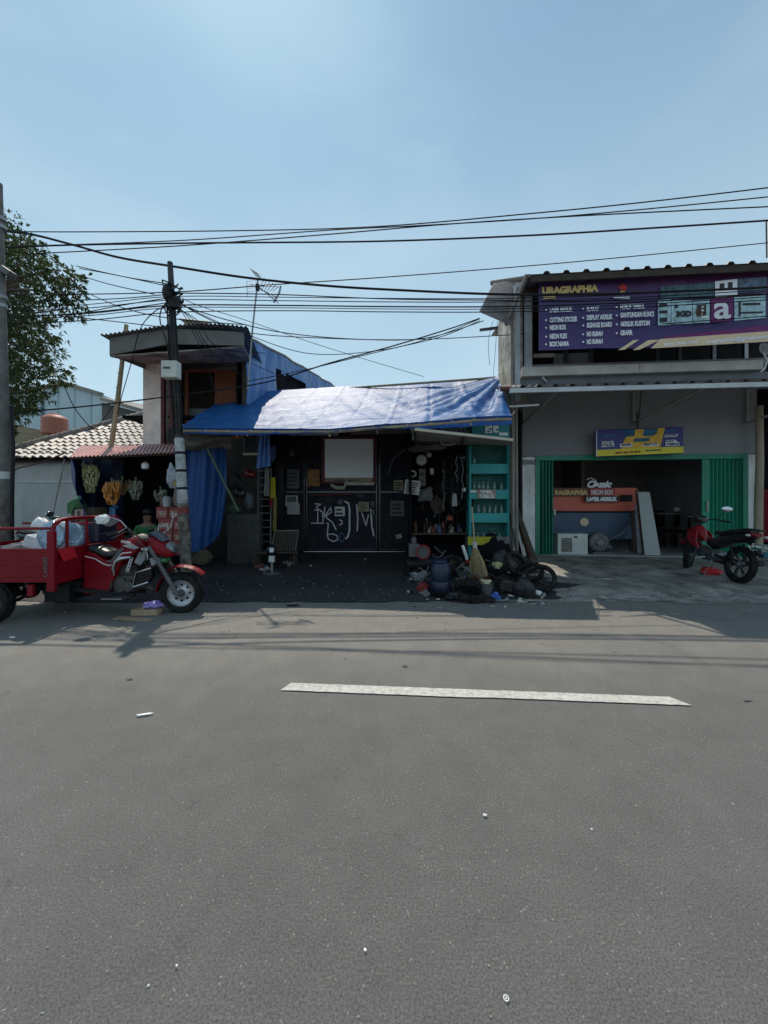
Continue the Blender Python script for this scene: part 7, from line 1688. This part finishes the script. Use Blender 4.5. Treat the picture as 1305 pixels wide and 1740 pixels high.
litter(243,1217,.05,.012,'curled white scrap on the road left of the lane dash',m_signw,.3)
litter(20,1085,.03,.015,'white crumpled scrap on the road below the trike bed',m_signw)
litter(300,1645,.004,.003,'tiny white speck low on the road at left',m_signw); litter(824,1388,.01,.006,'small white chip in the middle of the road',m_signw)
litter(620,1618,.005,.004,'small white fleck on the road near the pale scuff',m_signw)
litter(1005,1412,.005,.003,'tiny white speck on the road at right',m_signw)
c = G(860,1699); t = MB(); t.lathe([(.006,.004),(.0085,.004),(.0085,.0065),(.006,.0065)], c, n=20, cap=False); t.lathe([(.003,.0045),(.003,.006)], c, n=10); t.build('washer', m_signw, label='small round white cap on the road near the bottom edge', cat='cap')
litter(250,1033,.03,.02,'white scrap on the road near the trike front wheel',m_paper); litter(1030,985,.12,.03,'pale flat scrap on the pavement before the shop',M('card_pale', (.42,.37,.3), .8),-.05)
litter(1022,1015,.06,.15,'small sandy patch of paper on the pavement edge',M('card_pale', (.42,.37,.3), .8),-.3)
litter(1183,1015,.07,.03,'pale cardboard scrap at the pavement edge near the motorcycle',M('card_pale', (.42,.37,.3), .8))
litter(1110,1013,.06,.02,'grey scrap at the pavement edge',m_pap3); litter(905,1027,.04,.02,'beige scrap on the road by the pile',m_cream); litter(497,1030,.10,.03,'black rubber flap on the asphalt at the yard edge',m_rub)
litter(620,950,.06,.03,'white scrap on the yard floor before the gate',m_pap3); litter(528,962,.03,.02,'small pale scrap on the yard floor',m_paper); litter(620,952,.02,.015,'tiny white scrap before the gate',m_signw)
rr = random.Random(8)
for k in range(40):
    u = rr.uniform(690, 930); v = rr.uniform(1003, 1034)
    litter(u, v, rr.uniform(.01,.035), rr.uniform(.006,.02), 'small litter scrap in front of the junk pile', [m_paper, m_cream, m_rub, m_pap3, m_signw][k % 5], rr.uniform(0,3))['group'] = 'litter scraps in front of the junk pile'
bpy.context.view_layer.update()
# ------------------------------------------------------------------ sky, sun, camera
SUN_EL, SUN_AZ = 61., -22.
TINT = (.74, 1.12, 1.13, 1); HZ = (.95, .78, .6, .3, .12); HCOL = (5.4, 7.1, 8.0, 1); CLOUD = (7., 8.6, 9.3, 1)
w = bpy.data.worlds.new('World'); SC.world = w; w.use_nodes = True
nt = w.node_tree; bg = nt.nodes['Background']
sky = nt.nodes.new('ShaderNodeTexSky'); sky.sky_type = 'NISHITA'; sky.sun_disc = False
sky.sun_elevation = math.radians(SUN_EL); sky.sun_rotation = math.radians(SUN_AZ)
sky.air_density = 1.0; sky.dust_density = .42; sky.ozone_density = 1.5; sky.altitude = 0
def wn(t, **k):
    n = nt.nodes.new(t)
    for a_, v_ in k.items(): setattr(n, a_, v_)
    return n
wl_ = nt.links.new
tc = wn('ShaderNodeTexCoord')
tint = wn('ShaderNodeMix', data_type='RGBA', blend_type='MULTIPLY'); tint.inputs[0].default_value = 1; tint.inputs[7].default_value = TINT
wl_(sky.outputs['Color'], tint.inputs[6])
# tropical haze: a pale veil that thickens toward the horizon
sx = wn('ShaderNodeSeparateXYZ'); wl_(tc.outputs['Generated'], sx.inputs[0])
hr = wn('ShaderNodeValToRGB'); e = hr.color_ramp.elements
e[0].position = 0.; e[0].color = (HZ[0],)*3+(1,); e[1].position = 1.; e[1].color = (HZ[4],)*3+(1,)
for p_, q_ in ((.25, HZ[1]), (.5, HZ[2]), (.75, HZ[3])): k_ = e.new(p_); k_.color = (q_,)*3+(1,)
wl_(sx.outputs['Z'], hr.inputs['Fac'])
hz = wn('ShaderNodeMix', data_type='RGBA'); wl_(hr.outputs['Color'], hz.inputs[0]); wl_(tint.outputs[2], hz.inputs[6]); hz.inputs[7].default_value = HCOL
# a faint thin cloud
mp = wn('ShaderNodeMapping'); mp.inputs['Scale'].default_value = (1.3, 1.3, 3.); mp.inputs['Location'].default_value = (.9, .3, .2)
nz = wn('ShaderNodeTexNoise'); nz.inputs['Scale'].default_value = 1.5; nz.inputs['Detail'].default_value = 6; nz.inputs['Roughness'].default_value = .5
rp = wn('ShaderNodeValToRGB'); rp.color_ramp.elements[0].position = .44; rp.color_ramp.elements[1].position = .78
rp.color_ramp.elements[0].color = (0,0,0,1); rp.color_ramp.elements[1].color = (.26,.26,.26,1)
mx = wn('ShaderNodeMix', data_type='RGBA'); mx.inputs[7].default_value = CLOUD
wl_(tc.outputs['Generated'], mp.inputs['Vector']); wl_(mp.outputs['Vector'], nz.inputs['Vector'])
wl_(nz.outputs['Fac'], rp.inputs['Fac']); wl_(rp.outputs['Color'], mx.inputs[0])
wl_(hz.outputs[2], mx.inputs[6]); wl_(mx.outputs[2], bg.inputs['Color'])
bg.inputs['Strength'].default_value = .107
sl = bpy.data.lights.new('sun', 'SUN'); sl.energy = 3.5; sl.angle = math.radians(.55); sl.color = (1., .91, .78)
so = bpy.data.objects.new('sun', sl); COL.objects.link(so)
el, az = math.radians(SUN_EL), math.radians(SUN_AZ)
sd = Vector((math.sin(az)*math.cos(el), math.cos(az)*math.cos(el), math.sin(el)))
so.rotation_euler = sd.to_track_quat('Z', 'Y').to_euler(); so.location = (0, 0, 20)
cam = bpy.data.cameras.new('camera'); co = bpy.data.objects.new('camera', cam); COL.objects.link(co)
co.location = (0, 0, CH); co.rotation_euler = (PI/2, 0, 0); cam.sensor_fit = 'HORIZONTAL'; cam.sensor_width = 36
cam.lens = 36*F/1305; cam.shift_y = -(870-CV)/1305; cam.clip_start = .05; cam.clip_end = 2000
SC.camera = co
SC.view_settings.view_transform = 'Standard'; SC.view_settings.look = 'None'; SC.view_settings.exposure = 0; SC.view_settings.gamma = 1
